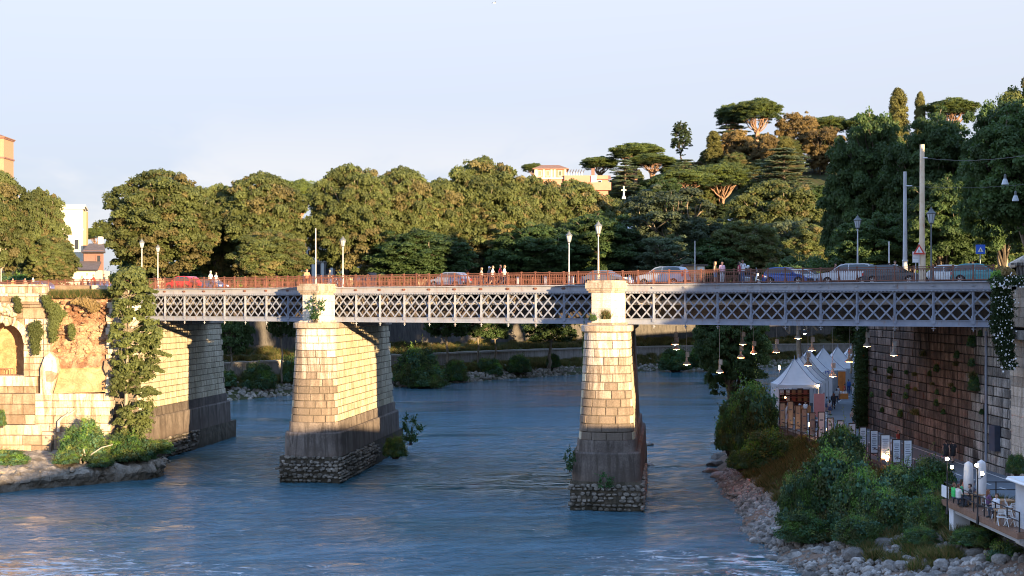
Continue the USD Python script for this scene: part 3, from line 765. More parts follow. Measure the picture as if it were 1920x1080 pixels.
def build_railing(v0, name, label, detailed):
    t = thing(name, label, 'railing')
    m = MATS['rail_rust']
    spans = [(-95.2, UR)]
    zb, zt = DECK + .10, DECK + 1.07
    u0, u1 = spans[0]
    obj('handrail', MB().bar(bp(u0, v0, zt), bp(u1, v0, zt), .11, .06), m, t)
    obj('top_rail', MB().bar(bp(u0, v0, zt - .12), bp(u1, v0, zt - .12), .05, .045), m, t)
    obj('bottom_rail', MB().bar(bp(u0, v0, zb), bp(u1, v0, zb), .07, .07).bar(bp(u0, v0, zb - .12), bp(u1, v0, zb - .12), .10, .05), m, t)
    n = 0
    rest, restp = MB(), MB()
    for k in range(int(UR / 1.4), int(u0 / 1.4), -1):
        u = k * 1.4
        q = MB().bar(bp(u, v0, zb - .08), bp(u, v0, zt + .05), .085, .085, up=BV).box(bp(u, v0, zt + .07), (.13, .13, .06), BR)
        q.bar(bp(u, v0 + .32, zb - .05), bp(u, v0 + .04, zb + .55), .05, .06, up=BU)
        q.box(bp(u, v0, zb + .08), (.14, .13, .28), BR)
        obj('railing_post', q, m, t)
        tr = MB()
        for j in range(1, 8):
            uu = u + j * .175
            b_ = MB().bar(bp(uu, v0, zb), bp(uu, v0, zt - .12), .028, .028, up=BV)
            if detailed and n < 300:
                obj('baluster', b_, m, t); n += 1
            else:
                rest.add(*b_.arrays())
        for j in range(8):
            a, b = u + j * .175, u + (j + 1) * .175
            mid = (a + b) / 2
            for e0, e1 in ((a, mid), (b, mid)):
                p = [bp(e0, v0, zt - .36), bp(e0 + (e1 - e0) * .35, v0, zt - .22), bp(e1, v0, zt - .145)]
                for x, y in zip(p[:-1], p[1:]):
                    tr.bar(x, y, .024, .024, up=BV)
        if detailed:
            obj('arch_tracery', tr, m, t)
        else:
            restp.add(*tr.arrays())
    tag(obj('far_balusters', rest, m, t), kind='stuff')
    if restp.n:
        tag(obj('far_tracery', restp, m, t), kind='stuff')
build_railing(-.12, 'bridge_railing', 'rusty red iron railing along the near edge of the bridge', True)
build_railing(17.9, 'bridge_railing', 'rusty iron railing along the far edge of the bridge, behind the cars', False)
# ------------------------------------------------------------------ ruined arch on the left
RY = 129.0
def rx(px): return (px - 960) / F * RY
def rzz(py): return H - (py - HY) / F * RY
def ruin():
    rng = np.random.default_rng(5)
    t = thing('ruined_bridge', 'ruined ancient stone bridge pier with an arched niche, weeds on its broken top', 'ruin')
    TR, TD, BC, VM = MATS['travertine'], MATS['travertine_dark'], MATS['brick_core'], MATS['vault_mortar']
    def block(px0, px1, py0, py1, out=0.0, depth=.7, m=TR, name='stone_block', jit=.03):
        x0, x1, z1, z0 = rx(px0), rx(px1), rzz(py0), rzz(py1)
        j = rng.uniform(-jit, jit)
        y0 = RY - out + j
        g = .018; c = .035
        X = [x0 + g, x0 + g + c, x1 - g - c, x1 - g]; Z = [z0 + g, z0 + g + c, z1 - g - c, z1 - g]
        P = np.array([[[x, y0 + (c if (i in (0, 3) or k in (0, 3)) else 0) + (rng.uniform(-.02, .02)), z] for i, x in enumerate(X)] for k, z in enumerate(Z)])
        mb = MB().grid(P)
        back = P.copy(); back[..., 1] = y0 + depth
        loop = [(0, i) for i in range(4)] + [(k, 3) for k in range(1, 4)] + [(3, i) for i in (2, 1, 0)] + [(k, 0) for k in (2, 1)]
        fr = np.array([P[a] for a in loop]); bk = np.array([back[a] for a in loop])
        mb.grid(np.stack([np.vstack([fr, fr[:1]]), np.vstack([bk, bk[:1]])]))
        return obj(name, mb, m, t)
    def courses(px0, px1, rows, out, m, wmin, wmax, skip=None):
        for i, (a, b) in enumerate(zip(rows[:-1], rows[1:])):
            x = px0
            first = rng.uniform(.4, 1.0)
            while x < px1 - 2:
                w = rng.uniform(wmin, wmax) * first; first = 1
                e = min(px1, x + w)
                if px1 - e < wmin * .5:
                    e = px1
                if not (skip and skip((x + e) / 2, (a + b) / 2)):
                    block(x, e, a, b, out, m=m[rng.integers(len(m))] if isinstance(m, list) else m)
                x = e
    # solid body behind the facing (with the niche cut out)
    nx, nz0, nz1, nr = rx(7), rzz(705), rzz(643), 37 / F * RY
    Hc = rzz(556)
    x0, x1, xr = -62.0, rx(207), rx(207) - 2.9
    import shapely
    outline = shapely.Polygon([(x0, 1.6), (rx(86), 1.6), (rx(86), Hc), (x0, Hc)])
    arc = [(nx + nr * math.cos(a), nz1 + nr * math.sin(a)) for a in np.linspace(0, math.pi, 18)]
    outline = outline.difference(shapely.Polygon([(nx - nr, nz0), (nx + nr, nz0)] + arc))
    m = trimesh.creation.extrude_polygon(outline, 3.0, engine='earcut')
    v = np.asarray(m.vertices); v = np.stack([v[:, 0], RY + .25 + v[:, 2], v[:, 1]], 1)
    mb = MB().add(v, m.faces)
    obj('rough_body', mb, TD, t)
    # plan: the mass tapers back behind the broken end
    y0b = RY + 3.25
    obj('rough_body', MB().prism([(x0, RY + 3.26), (rx(86), RY + 3.26), (rx(86), RY + 1.3), (x1 - .4, RY + 1.3), (xr, RY + 9), (x0, RY + 9)], (0, 0, 1.6), (1, 0, 0), (0, 1, 0), (0, 0, 1), Hc - 1.6), TD, t)
    # niche lining: back wall and a rusty rail inside
    obj('niche_wall', MB().add([[nx - nr - .3, RY + 3.2, nz0 - .1], [nx + nr + .3, RY + 3.2, nz0 - .1], [nx + nr + .3, RY + 3.2, nz1 + nr + .3], [nx - nr - .3, RY + 3.2, nz1 + nr + .3]], [[0, 1, 2, 3]]), VM, t)
    obj('niche_floor', MB().box((nx, RY + 1.7, nz0 - .06), (2 * nr + .5, 3.2, .14)), TR, t)
    q = MB().bar((nx - nr, RY + .9, nz0 + .68), (nx + .55, RY + .9, nz0 + .68), .07, .07)
    for k in range(8):
        q.bar((nx - nr + .25 + k * .33, RY + .9, nz0), (nx - nr + .25 + k * .33, RY + .9, nz0 + .7), .05, .05)
    obj('niche_rail', q, MATS['rail_rust'], t)
    # arch stones round the niche
    K = 9
    for k in range(K):
        a0, a1 = math.pi * k / K, math.pi * (k + 1) / K
        poly = [(nx + r * math.cos(a), nz1 + r * math.sin(a)) for r, a in ((nr + .01, a0 + .006), (nr + .66, a0 + .006), (nr + .66, (a0 + a1) / 2), (nr + .66, a1 - .006), (nr + .01, a1 - .006), (nr + .01, (a0 + a1) / 2))]
        obj('arch_stone', MB().prism(poly, (0, RY - .10 - rng.uniform(0, .03), 0), (1, 0, 0), (0, 0, 1), (0, 1, 0), .9), TR, t)
    def in_arch(px, py):
        x, z = rx(px), rzz(py)
        return (abs(x - nx) < nr + .45 and z < nz1) or math.hypot(x - nx, z - nz1) < nr + .5
    rows = [597, 609, 622, 634, 646, 658, 670, 682, 694, 706]
    for i, (a, b) in enumerate(zip(rows[:-1], rows[1:])):
        edge = 7 + 37 if b > 645 else 7 + 53
        if b <= 645:
            edge = 7 + (max(0, 53 ** 2 - (645 - b) ** 2)) ** .5
        xs = [-110, -78, -56 - 6 * (i % 2), 7 - (edge - 7)]
        for p, q_ in zip(xs[:-1], xs[1:]):
            if q_ - p > 4: block(p, q_, a, b, 0.0)
        xs = [edge, 54 if edge < 50 else max(edge + 2, 62)] + [82 + 3 * (i % 2)]
        for p, q_ in zip(xs[:-1], xs[1:]):
            if q_ - p > 4: block(p, q_, a, b, 0.0)
    # pilaster right of the niche
    for i, (a, b) in enumerate(zip(rows[:-1], rows[1:])):
        block(83, 97 + rng.uniform(-1, 3), a, b, .30)
    # frieze, dragon relief, cornice, attic with panels
    courses(-110, 84, [577, 597], .05, [TD, TR], 26, 48)
    for a, b, o in ((571, 577, .35), (566, 571, .18)):
        courses(-110, 92, [a, b], o, TD, 30, 60)
    courses(-110, 88, [556, 566], .02, [TD, TR], 20, 40)
    for a, b, o in ((550, 556, .34), (533, 537, .26)):
        courses(-110, 88, [a, b], o, TR, 24, 46)
    courses(-110, 88, [537, 550], .0, TR, 16, 30)
    for k, px in enumerate((-60, -22, -3, 14, 24, 40, 52, 62)):
        block(px, px + (6 if k % 3 else 9), 538, 550, .12, .4)
    # weathered carved beast above the niche
    mb = MB()
    for k in range(26):
        px, py = rng.uniform(-8, 33), rng.uniform(566, 612)
        if abs(px - 13) > 22 - (py - 566) * .3: continue
        c = A(rx(px), RY - .1 - rng.uniform(0, .25), rzz(py))
        s_ = rng.uniform(.16, .42)
        mb.add(rock_mesh(rng) * A(s_, .3, s_ * rng.uniform(.6, 1.3)) + c, ROCK_F)
    for sgn in (-1, 1):
        pts = [A(rx(13) + sgn * (.2 + .9 * math.sin(tt * 2.2)) * (1 - .3 * tt), RY - .3, rzz(572) - 2.0 * tt) for tt in np.linspace(0, 1, 9)]
        mb.tube(pts, np.linspace(.22, .10, 9), 7)
    obj('carved_beast', mb, TR, t, smooth=50)
    # pedestal and great lower blocks
    courses(-110, 70, [706, 724], .55, [TD, TR], 24, 44)
    courses(-110, 70, [724, 737], .35, [TD, TR], 24, 44)
    courses(-110, 69, [737, 757, 777, 795], .60, [TD, TD, TR], 30, 60)
    courses(-110, 82, [795, 814], .95, [TD, TR], 34, 62)
    courses(-110, 104, [814, 832, 851], 1.25, [TD, TR], 34, 62)
    # the face where the next arch broke off: brick core, mortar bed, springing stones
    def patch(name, m, corners, nu, nv, amp, seed, freq=1.1, part=t):
        """corners: px, py, out for bl, br, tr, tl"""
        C_ = [A(rx(px), RY - o, rzz(py)) for px, py, o in corners]
        U, V_ = np.meshgrid(np.linspace(0, 1, nu), np.linspace(0, 1, nv))
        P = ((1 - U) * (1 - V_))[..., None] * C_[0] + (U * (1 - V_))[..., None] * C_[1] + (U * V_)[..., None] * C_[2] + ((1 - U) * V_)[..., None] * C_[3]
        P[..., 1] -= amp * (2 * fb(P * freq, 5, seed)) + .25 * amp * (2 * fb(P * freq * 5, 3, seed + 1))
        return obj(name, MB().grid(P), m, part, smooth=False)
    patch('broken_core', BC, [(82, 662, -.30), (209, 662, -.30), (209, 560, -.55), (82, 560, -.55)], 130, 104, .42, 3, 1.5)
    patch('broken_top', MATS['earth'], [(82, 561, -.3), (209, 561, -.3), (205, 551, -2.2), (84, 551, -2.2)], 60, 12, .3, 8)
    patch('broken_core', MATS['brick_core'], [(95, 692, -.15), (206, 688, -.1), (207, 654, -.45), (95, 658, -.45)], 80, 30, .25, 23)
    patch('mortar_bed', VM, [(104, 737, .55), (204, 734, .55), (199, 684, -.35), (112, 688, -.35)], 60, 30, .06, 31)
    # stones and bricks standing out of the broken core
    for k in range(120):
        px, py = rng.uniform(88, 204), rng.uniform(566, 686)
        z_, x_ = rzz(py), rx(px)
        s_ = rng.uniform(.09, .26)
        yb = RY + (.30 + .25 * (py - 560) / 100 - .2)
        obj('core_stone', (rock_mesh(rng, 5) * A(s_, .28, s_ * rng.uniform(.4, .9)) + A(x_, yb, z_), ROCK_F), (BC, BC, BC, VM, TD)[rng.integers(5)], t)
    # white springing stones left, white lower masonry
    poly = [(80, 740), (80, 690), (88, 668), (98, 660), (108, 672), (112, 694), (106, 712), (100, 740)]
    obj('springing_stone', MB().prism([(rx(a), rzz(b)) for a, b in poly][::-1], (0, RY - .62, 0), (1, 0, 0), (0, 0, 1), (0, 1, 0), 1.5), TR, t)
    poly = [(90, 695), (100, 695), (112, 700), (104, 715), (92, 715)]
    obj('springing_stone', MB().prism([(rx(a), rzz(b)) for a, b in poly][::-1], (0, RY - .72, 0), (1, 0, 0), (0, 0, 1), (0, 1, 0), .4), TD, t)
    poly = [(197, 690), (199, 676), (211, 672), (222, 694), (216, 706), (203, 705)]
    obj('corbel', MB().prism([(rx(a), rzz(b)) for a, b in poly][::-1], (0, RY - .50, 0), (1, 0, 0), (0, 0, 1), (0, 1, 0), 2.0), TD, t)
    poly = [(203, 706), (216, 706), (208, 736), (200, 736)]
    obj('springing_stone', MB().prism([(rx(a), rzz(b)) for a, b in poly][::-1], (0, RY - .48, 0), (1, 0, 0), (0, 0, 1), (0, 1, 0), 1.8), TR, t)
    rows = [737, 751, 764, 779, 793, 808, 824, 842]
    for i, (a, b) in enumerate(zip(rows[:-1], rows[1:])):
        x = 69 if a < 795 else 82 if a < 812 else 104
        e1 = (209, 211, 209, 207, 210, 212, 213)[i]
        while x < e1 - 3:
            e = min(e1, x + rng.uniform(22, 44))
            if e1 - e < 12: e = e1
            block(x, e, a, b, .52 + (.12 if i > 4 else 0), 1.4, TR)
            x = e
    # white quoins at the broken edge
    rows = [566, 578, 590, 603, 614, 628, 640, 652, 664, 673]
    for i, (a, b) in enumerate(zip(rows[:-1], rows[1:])):
        block(199 + 3 * (i % 2) + rng.uniform(-1, 1), 209 + rng.uniform(-2.5, 2.5), a, b, .10 - .4 * (i < 2), 2.2, TR)
    # lone parapet blocks on the top
    block(88, 154, 534, 552, -2.0, .9, TD); block(159, 184, 534, 553, -2.0, .9, TR)
    # dead branch leaning on the white masonry
    return t
ruin()

# rocky shelf the ruin stands on
def apron():
    rng = np.random.default_rng(8)
    edge = polyline([A(-75, 106, 0), A(-58, 110.5, 0), A(-44.6, 116.2, 0), A(-38.5, 121.2, 0), A(-34.2, 125.4, 0), A(-33.4, 128.6, 0), A(-35.5, 133.5, 0), A(-38.5, 139, 0)], 260)
    cen = A(-52, 132, 0)
    rows = []
    prof = [(-.5, -1.2), (0, -.15), (.15, .2), (.22, .5), (.05, .8), (.1, 1.1), (.35, 1.3), (.75, 1.45), (1.2, 1.5), (1.6, 1.6), (2.2, 1.7), (3.2, 1.8), (4.4, 1.95), (6.0, 2.2), (12, 2.6)]
    inward = cen - edge; inward /= np.linalg.norm(inward, axis=1, keepdims=True)
    for d, z in prof:
        q = edge + inward * d; q[:, 2] = z
        k = 1.0 if d > -.2 else .4
        q[:, 0] += k * 1.0 * fb(q * .8, 4, 41); q[:, 1] += k * 1.2 * fb(q * .8 + 9, 4, 43); q[:, 2] += k * .7 * fb(q * .7 + 4, 4, 44) * (d >= 0)
        q += k * .55 * np.stack([fb(q * 2.2, 4, 45), fb(q * 2.2, 4, 46), fb(q * 2.2, 4, 47)], 1)
        rows.append(q)
    struct('river_shelf', MB().grid(np.stack(rows)), MATS['apron_rock'])
apron()

# driftwood on the shelf
def drift(name, label, pts_list, rad):
    mb = MB()
    for p in pts_list:
        mb.tube(p, np.linspace(rad, rad * .3, len(p)), 6)
    return tag(obj(name, mb, MATS['drift_wood'], None, smooth=60), label, 'dead branch')
c_ = GP(155, 875, 1.5)
drift('dead_branch', 'pale forked dead branch standing on the rocky shelf below the ruin', [
    [c_, c_ + A(.4, 0, .7), c_ + A(.9, .1, 1.2), c_ + A(1.7, .2, 1.75), c_ + A(2.7, .3, 2.0)],
    [c_ + A(.3, 0, .5), c_ + A(.2, 0, 1.1), c_ + A(.05, 0, 1.9)], [c_, c_ + A(-.3, 0, .6), c_ + A(-.55, .1, 1.4)], [c_ + A(-.2, 0, .4), c_ + A(-.15, .1, 1.0), c_ + A(.1, .1, 1.3)]], .13)
c_ = A(rx(115), RY - .85, rzz(808))
drift('dead_branch', 'brown broken trunk leaning against the white lower masonry of the ruin', [
    [c_, c_ + A(.05, -.05, 1.0), c_ + A(.4, -.05, 1.35), c_ + A(.75, 0, 1.6), c_ + A(1.05, 0, 1.95)], [c_ + A(.75, 0, 1.55), c_ + A(1.2, 0, 1.75), c_ + A(1.6, 0, 2.05)]], .16)
c_ = GP(275, 850, 1.7)
drift('dead_branch', 'thin bleached branches in the scrub at the end of the rocky shelf', [
    [c_, c_ + A(-.8, 0, .5), c_ + A(-2, .1, .35)], [c_ + A(-.3, 0, .2), c_ + A(-1.0, .1, .9), c_ + A(-1.9, .2, .75)], [c_ + A(.1, 0, 0), c_ + A(.9, -.2, -.4), c_ + A(1.2, -.3, -1.0)]], .08)

# ------------------------------------------------------------------ right abutment and quay wall
def abutment():
    rng = np.random.default_rng(21)
    t = thing('stone_abutment', 'tall streaked grey stone abutment wall under the right end of the bridge', 'wall')
    X0 = 34.6
    y0, y1, z0, z1 = 92.4, 130.5, QUAY - .2, 14.75
    obj('core', MB().box((X0 + .5 + .12, (y0 + y1) / 2, (z0 + z1) / 2), (1.0, y1 - y0, z1 - z0)), MATS['abutment_core'], t)
    n = 0
    nc = 15; hc = (z1 - z0) / nc
    for c in range(nc):
        za, zb = z0 + c * hc, z0 + (c + 1) * hc
        y = y0 + (0 if c % 2 else -.9)
        while y < y1 - .3:
            L = rng.uniform(1.5, 2.6)
            a, b = max(y, y0), min(y + L, y1)
            if b - a > .3:
                g, ch = .03, .05
                o = X0 + rng.uniform(-.03, .03)
                Y = [a + g, a + g + ch, b - g - ch, b - g]; Z = [za + g, za + g + ch, zb - g - ch, zb - g]
                P = np.array([[[o + (ch if (i in (0, 3) or k in (0, 3)) else 0), yy, zz] for i, yy in enumerate(Y)] for k, zz in enumerate(Z)])
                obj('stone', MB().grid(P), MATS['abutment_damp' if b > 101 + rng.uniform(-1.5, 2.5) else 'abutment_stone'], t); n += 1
            y += L
    # front pillar and its blocks
    u = 31.0
    for k in range(20):
        za = 4.0 + k * .68
        if za > 17.0: break
        if 14.0 < za < 14.7: continue
        for j in range(2):
            off = .45 * (k % 2)
            xa, xb = (X0, X0 + 1.1 + off) if j == 0 else (X0 + 1.1 + off, X0 + 3.2)
            obj('pillar_block', MB().box(((xa + xb) / 2, 91.4, za + .33), (xb - xa - .02, 2.6 + rng.uniform(-.03, .03), .655)), MATS['cap_stone'], t)
    obj('ledge', MB().box((X0 + 1.4, 91.2, 14.35), (3.6, 3.4, .62)), MATS['abutment_stone'], t)
    obj('drain_pipe', MB().tube([A(X0 - .12, 97.0, 5.0), A(X0 - .12, 97.0, 14.5)], .09, 8), MATS['girder_paint'], t)
    obj('meter_box', MB().box((X0 - .22, 95.0, 6.9), (.40, 1.15, 1.8)), MATS['blue_box'], t)
    # parapet at road level
    obj('parapet', MB().box((X0 + 9.0, 91.9, 18.2), (18.0, .8, 1.55)), MATS['abutment_stone'], t)
    obj('parapet_coping', MB().box((X0 + 9.0, 91.9, 19.05), (18.3, 1.05, .18)), MATS['cap_stone'], t)
    c = A(X0 + .75, 91.9, 0)
    obj('end_post', MB().box(c + A(0, 0, 18.25), (1.5, 1.35, 1.7)).box(c + A(0, 0, 19.18), (1.75, 1.6, .2)), MATS['abutment_stone'], t)
    obj('post_cap', MB().add([c + A(x, y, 19.28) for x, y in ((-.85, -.78), (.85, -.78), (.85, .78), (-.85, .78))] + [c + A(0, 0, 19.85)], [[0, 1, 4], [1, 2, 4], [2, 3, 4], [3, 0, 4]]), MATS['cap_stone'], t)
    return t
stone('abutment_damp', (.10, .066, .052), (.25, .18, .145), (.022, .016, .014), scale=.9, stain_amt=.9, per_object=.5)  # darker abutment stone: under-deck shade painted in, with reddish brown stain
plain('blue_box', (.022, .032, .055), .5)
abutment()
# embankment wall on either side of the abutment (unseen parts towards the viewer and round the bend are shaped for shade)
t_ = thing('embankment_wall', 'stone embankment wall of the right bank beside the quay path', 'wall')
ya = np.linspace(-60, 90.0, 20); yb = np.linspace(130.6, 345, 50)
for y_ in (ya, yb):
    x_ = rb_wall(y_) + (.9 if y_ is ya else 0)
    tp = road_z(y_)
    obj('wall_face', MB().grid(np.stack([np.stack([x_, y_, QUAY - .3 + 0 * y_], 1), np.stack([x_ + .5, y_, tp], 1)])), MATS['abutment_stone'], t_)
    obj('parapet', MB().grid(np.stack([np.stack([x_ + d, y_, tp + z], 1) for d, z in ((.4, -.1), (.4, 1.0), (.9, 1.0), (.9, -.1))])), MATS['quay_concrete'], t_)
# ------------------------------------------------------------------ foliage
def unit(v):
    return v / (np.linalg.norm(v, axis=-1, keepdims=True) + 1e-9)

def leaf_quads(rng, C, N, size, aspect=.75):
    n = len(C)
    r = unit(rng.normal(size=(n, 3)))
    t = unit(np.cross(N, r)); b = np.cross(N, t)
    s = np.broadcast_to(np.asarray(size, float), (n,))[:, None] * rng.uniform(.65, 1.25, (n, 1)) * .5
    t, b = t * s, b * s * aspect
    fold = N * s * .25
    v = np.stack([C - t + fold, C - b * 1.0, C + t + fold, C + b * 1.0], 1).reshape(-1, 3)
    f = np.arange(4 * n).reshape(n, 4)
    return v, np.vstack([f[:, [0, 1, 2]], f[:, [0, 2, 3]]])

def clump_leaves(rng, centers, radii, per, size, flat=.8, up=.35, shell=.55):
    """leaves round each clump centre"""
    k = len(centers)
    idx = np.repeat(np.arange(k), per)
    d = unit(rng.normal(size=(len(idx), 3)))
    d[:, 2] = np.where(d[:, 2] < -.35, -d[:, 2] * .6, d[:, 2])
    r = radii[idx] * rng.uniform(shell, 1.05, len(idx))
    C = centers[idx] + d * r[:, None] * A(1, 1, flat)
    N = unit(d * .8 + rng.normal(size=d.shape) * .55 + A(0, 0, up))
    return leaf_quads(rng, C, N, size)

def limb(mb, a, b, r0, r1, rng, sag=.12, n=7, sides=6):
    a, b = np.asarray(a, float), np.asarray(b, float)
    t = np.linspace(0, 1, n)[:, None]
    L = np.linalg.norm(b - a)
    w = rng.normal(size=3) * L * .06
    p = a + (b - a) * t + np.sin(t * math.pi) * (w + A(0, 0, -sag * L * .3)) + np.sin(t * math.pi * 2) * rng.normal(size=3) * L * .03
    mb.tube(p, np.linspace(r0, r1, n), sides, cap=False)

def broad_tree(name, seed, leaf_m, bark='bark', h=20.0, w=16.0, base=.18, nclump=150, per=290, size=.40, rough=.5, taper=.0, airy=0.0, trunk_r=.42, cr=(.75, 1.45)):
    """a plane-like tree: trunk, forking limbs, a lumpy crown of leaf clumps"""
    rng = np.random.default_rng(seed)
    P = kind_prim(name)
    cz = h * (base + (1 - base) * .5); hz = h * (1 - base) * .5
    nl = max(9, int(nclump / 6.5))
    g = np.arange(nl * 2) + .5                              # main lobes spread evenly over the crown
    ph = np.arccos(1 - 2 * g / (nl * 2)); th = math.pi * (1 + 5 ** .5) * g + rng.uniform(0, 6)
    d = np.stack([np.cos(th) * np.sin(ph), np.sin(th) * np.sin(ph), np.cos(ph)], 1)
    d = d[d[:, 2] > -.75]; d = unit(d + rng.normal(size=d.shape) * .22)
    lc = d * (rng.uniform(.42, .80, len(d)) * (.80 + .42 * meshkit.fbm(d * 1.6 + seed, 2, seed)))[:, None]
    lr = rng.uniform(.20, .34, len(d))
    per_l = max(3, int(round(nclump / len(d))))
    e = unit(rng.normal(size=(len(d) * per_l, 3)) + np.repeat(d, per_l, 0) * .55)
    c = np.repeat(lc, per_l, 0) + e * (np.repeat(lr, per_l) * rng.uniform(.5, 1.0, len(e)))[:, None]
    k = 1 - taper * np.clip(c[:, 2], -1, 1)
    c = c * np.stack([k, k, np.ones_like(k)], 1)
    if airy:
        keep = meshkit.fbm(c * 2.6 + seed * 3, 2, seed + 1) > .24 + airy * .25
        c = c[keep]
    main = len(c)
    sp = unit(rng.normal(size=(70, 3)) + A(0, 0, .5)); sp = sp * (.76 + .16 * rng.random((70, 1))) * (.80 + .42 * meshkit.fbm(sp * 1.6 + seed, 2, seed))[:, None]
    c = np.vstack([c, sp]) * A(w / 2, w / 2, hz) + A(0, 0, cz)
    rad = np.concatenate([rng.uniform(*cr, main), rng.uniform(.5, .95, 70) * cr[0] / .75])
    v, f = clump_leaves(rng, c[:main], rad[:main], per, size)
    v2, f2 = clump_leaves(rng, c[main:], rad[main:], 60, size * .9)
    v, f = MB().add(v, f).add(v2, f2).arrays()
    mb = MB()
    top = A(rng.normal() * .4, rng.normal() * .4, h * (base + .10))
    n = 6
    tp = np.linspace(0, 1, n)[:, None] * top + A(0, 0, 1) * 0
    tp[1:-1, :2] += rng.normal(size=(n - 2, 2)) * .12
    mb.tube(tp, np.linspace(trunk_r * 1.35, trunk_r * .85, n), 9, cap=False)
    order = np.argsort(-c[:, 2] * rng.uniform(.4, 1, len(c)))
    forks = []
    for k in range(5):
        a = k / 5 * 2 * math.pi + rng.uniform(-.4, .4)
        e = A(math.cos(a) * w * .17, math.sin(a) * w * .17, h * rng.uniform(.48, .66))
        limb(mb, top - A(0, 0, h * .04), e, trunk_r * .62, trunk_r * .34, rng)
        forks.append(e)
    forks.append(A(0, 0, h * .7)); limb(mb, top, forks[-1], trunk_r * .7, trunk_r * .3, rng)
    for q in order[:46]:
        e = forks[int(np.argmin([np.linalg.norm(c[q] - x) for x in forks]))]
        limb(mb, e, c[q] + A(0, 0, .2), trunk_r * .30, .05, rng, n=6, sides=5)
    obj('trunk', mb, MATS[bark], P, smooth=60)
    obj('crown', (v, f), MATS[leaf_m], P)
    return P, h, w

def umbrella_pine(name, seed, h=20.0, w=15.0, thick=.34, leaf_m='pine_needle', nclump=170, per=150):
    rng = np.random.default_rng(seed)
    P = kind_prim(name)
    n = nclump
    a = rng.uniform(0, 2 * math.pi, n); r = np.sqrt(rng.random(n))
    edge = .86 + .28 * meshkit.fbm(np.stack([np.cos(a) * 1.4, np.sin(a) * 1.4, 0 * a], 1) + seed, 2, seed)
    top = np.sqrt(np.clip(1 - (r * .96) ** 2, 0, 1))
    t = rng.random(n)
    z = h * (1 - thick) + h * thick * (top * (.22 + .66 * np.sqrt(t)) - .02 + .16 * (meshkit.fbm(np.stack([a * 1.5, r * 4, 0 * a], 1) + seed, 2, seed) - .5) + .05 * rng.normal(size=n))
    c = np.stack([np.cos(a) * r * edge * w / 2 * .9, np.sin(a) * r * edge * w / 2 * .9, z], 1)
    v, f = clump_leaves(rng, c, rng.uniform(.7, 1.35, n) * w / 15, per, .34, flat=.62, up=.6, shell=.5)
    mb = MB()
    lean = rng.normal(size=2) * .5
    fork = A(lean[0], lean[1], h * .42)
    mb.tube(polyline([A(0, 0, 0), A(lean[0] * .3, lean[1] * .3, h * .2), fork], 6), np.linspace(.48, .34, 6), 8, cap=False)
    for k in range(6):
        b = k / 6 * 2 * math.pi + rng.uniform(-.3, .3)
        q = A(math.cos(b) * w * rng.uniform(.16, .32), math.sin(b) * w * rng.uniform(.16, .32), h * (1 - thick * .85))
        limb(mb, fork - A(0, 0, rng.uniform(0, .08) * h), q, .22, .11, rng, sag=.25)
        for _ in range(3):
            j = np.argmin(np.linalg.norm(c - q - rng.normal(size=3) * 1.6, axis=1))
            limb(mb, q - A(0, 0, .4), c[j], .09, .04, rng, n=5, sides=5)
    obj('trunk', mb, MATS['pine_bark'], P, smooth=60)
    obj('crown', (v, f), MATS[leaf_m], P)
    return P, h, w

def cypress(name, seed, h=16.0, w=5.0, leaf_m='cypress_leaf', top=.35):
    rng = np.random.default_rng(seed)
    P = kind_prim(name)
    n = 150
    t = rng.random(n) ** .85
    prof = np.interp(t, [0, .12, .5, .85, 1], [.75, 1.0, .86, .5 + top * .3, top * .45])
    a = rng.uniform(0, 2 * math.pi, n); r = prof * w / 2 * rng.uniform(.55, .85, n)
    c = np.stack([np.cos(a) * r, np.sin(a) * r, h * (.04 + .92 * t)], 1)
    v, f = clump_leaves(rng, c, rng.uniform(.5, .9, n) * w / 5, 120, .30, flat=1.4, up=.2)
    obj('trunk', MB().tube([A(0, 0, 0), A(0, 0, h * .9)], [.3, .08], 7), MATS['dark_bark'], P)
    obj('crown', (v, f), MATS[leaf_m], P)
    return P, h, w

def cedar(name, seed, h=16.0, w=16.0, leaf_m='cedar_needle', tiers=7):
    rng = np.random.default_rng(seed)
    P = kind_prim(name)
    C, R = [], []
    mb = MB().tube([A(0, 0, 0), A(.1, 0, h * .5), A(0, .1, h * .96)], [.5, .34, .1], 8, cap=False)
    for k in range(tiers):
        z = h * (.25 + .72 * k / (tiers - 1))
        ext = w / 2 * np.interp(k / (tiers - 1), [0, .35, .8, 1], [.8, 1.0, .62, .25])
        for b in range(6):
            a = rng.uniform(0, 2 * math.pi); L = ext * rng.uniform(.6, 1.0)
            e = A(math.cos(a) * L, math.sin(a) * L, z + rng.uniform(-.2, .5) - L * .06)
            limb(mb, A(0, 0, z - .5), e, .13, .04, rng, sag=-.1, n=5, sides=5)
            for s in np.linspace(.3, 1.0, 6):
                C.append(A(0, 0, z) * (1 - s) + e * s + A(*rng.normal(size=2) * .5, -.15 * s)); R.append(rng.uniform(.7, 1.25))
    v, f = clump_leaves(rng, np.array(C), np.array(R), 80, .34, flat=.28, up=1.0, shell=.2)
    obj('trunk', mb, MATS['dark_bark'], P, smooth=60)
    obj('crown', (v, f), MATS[leaf_m], P)
    return P, h, w

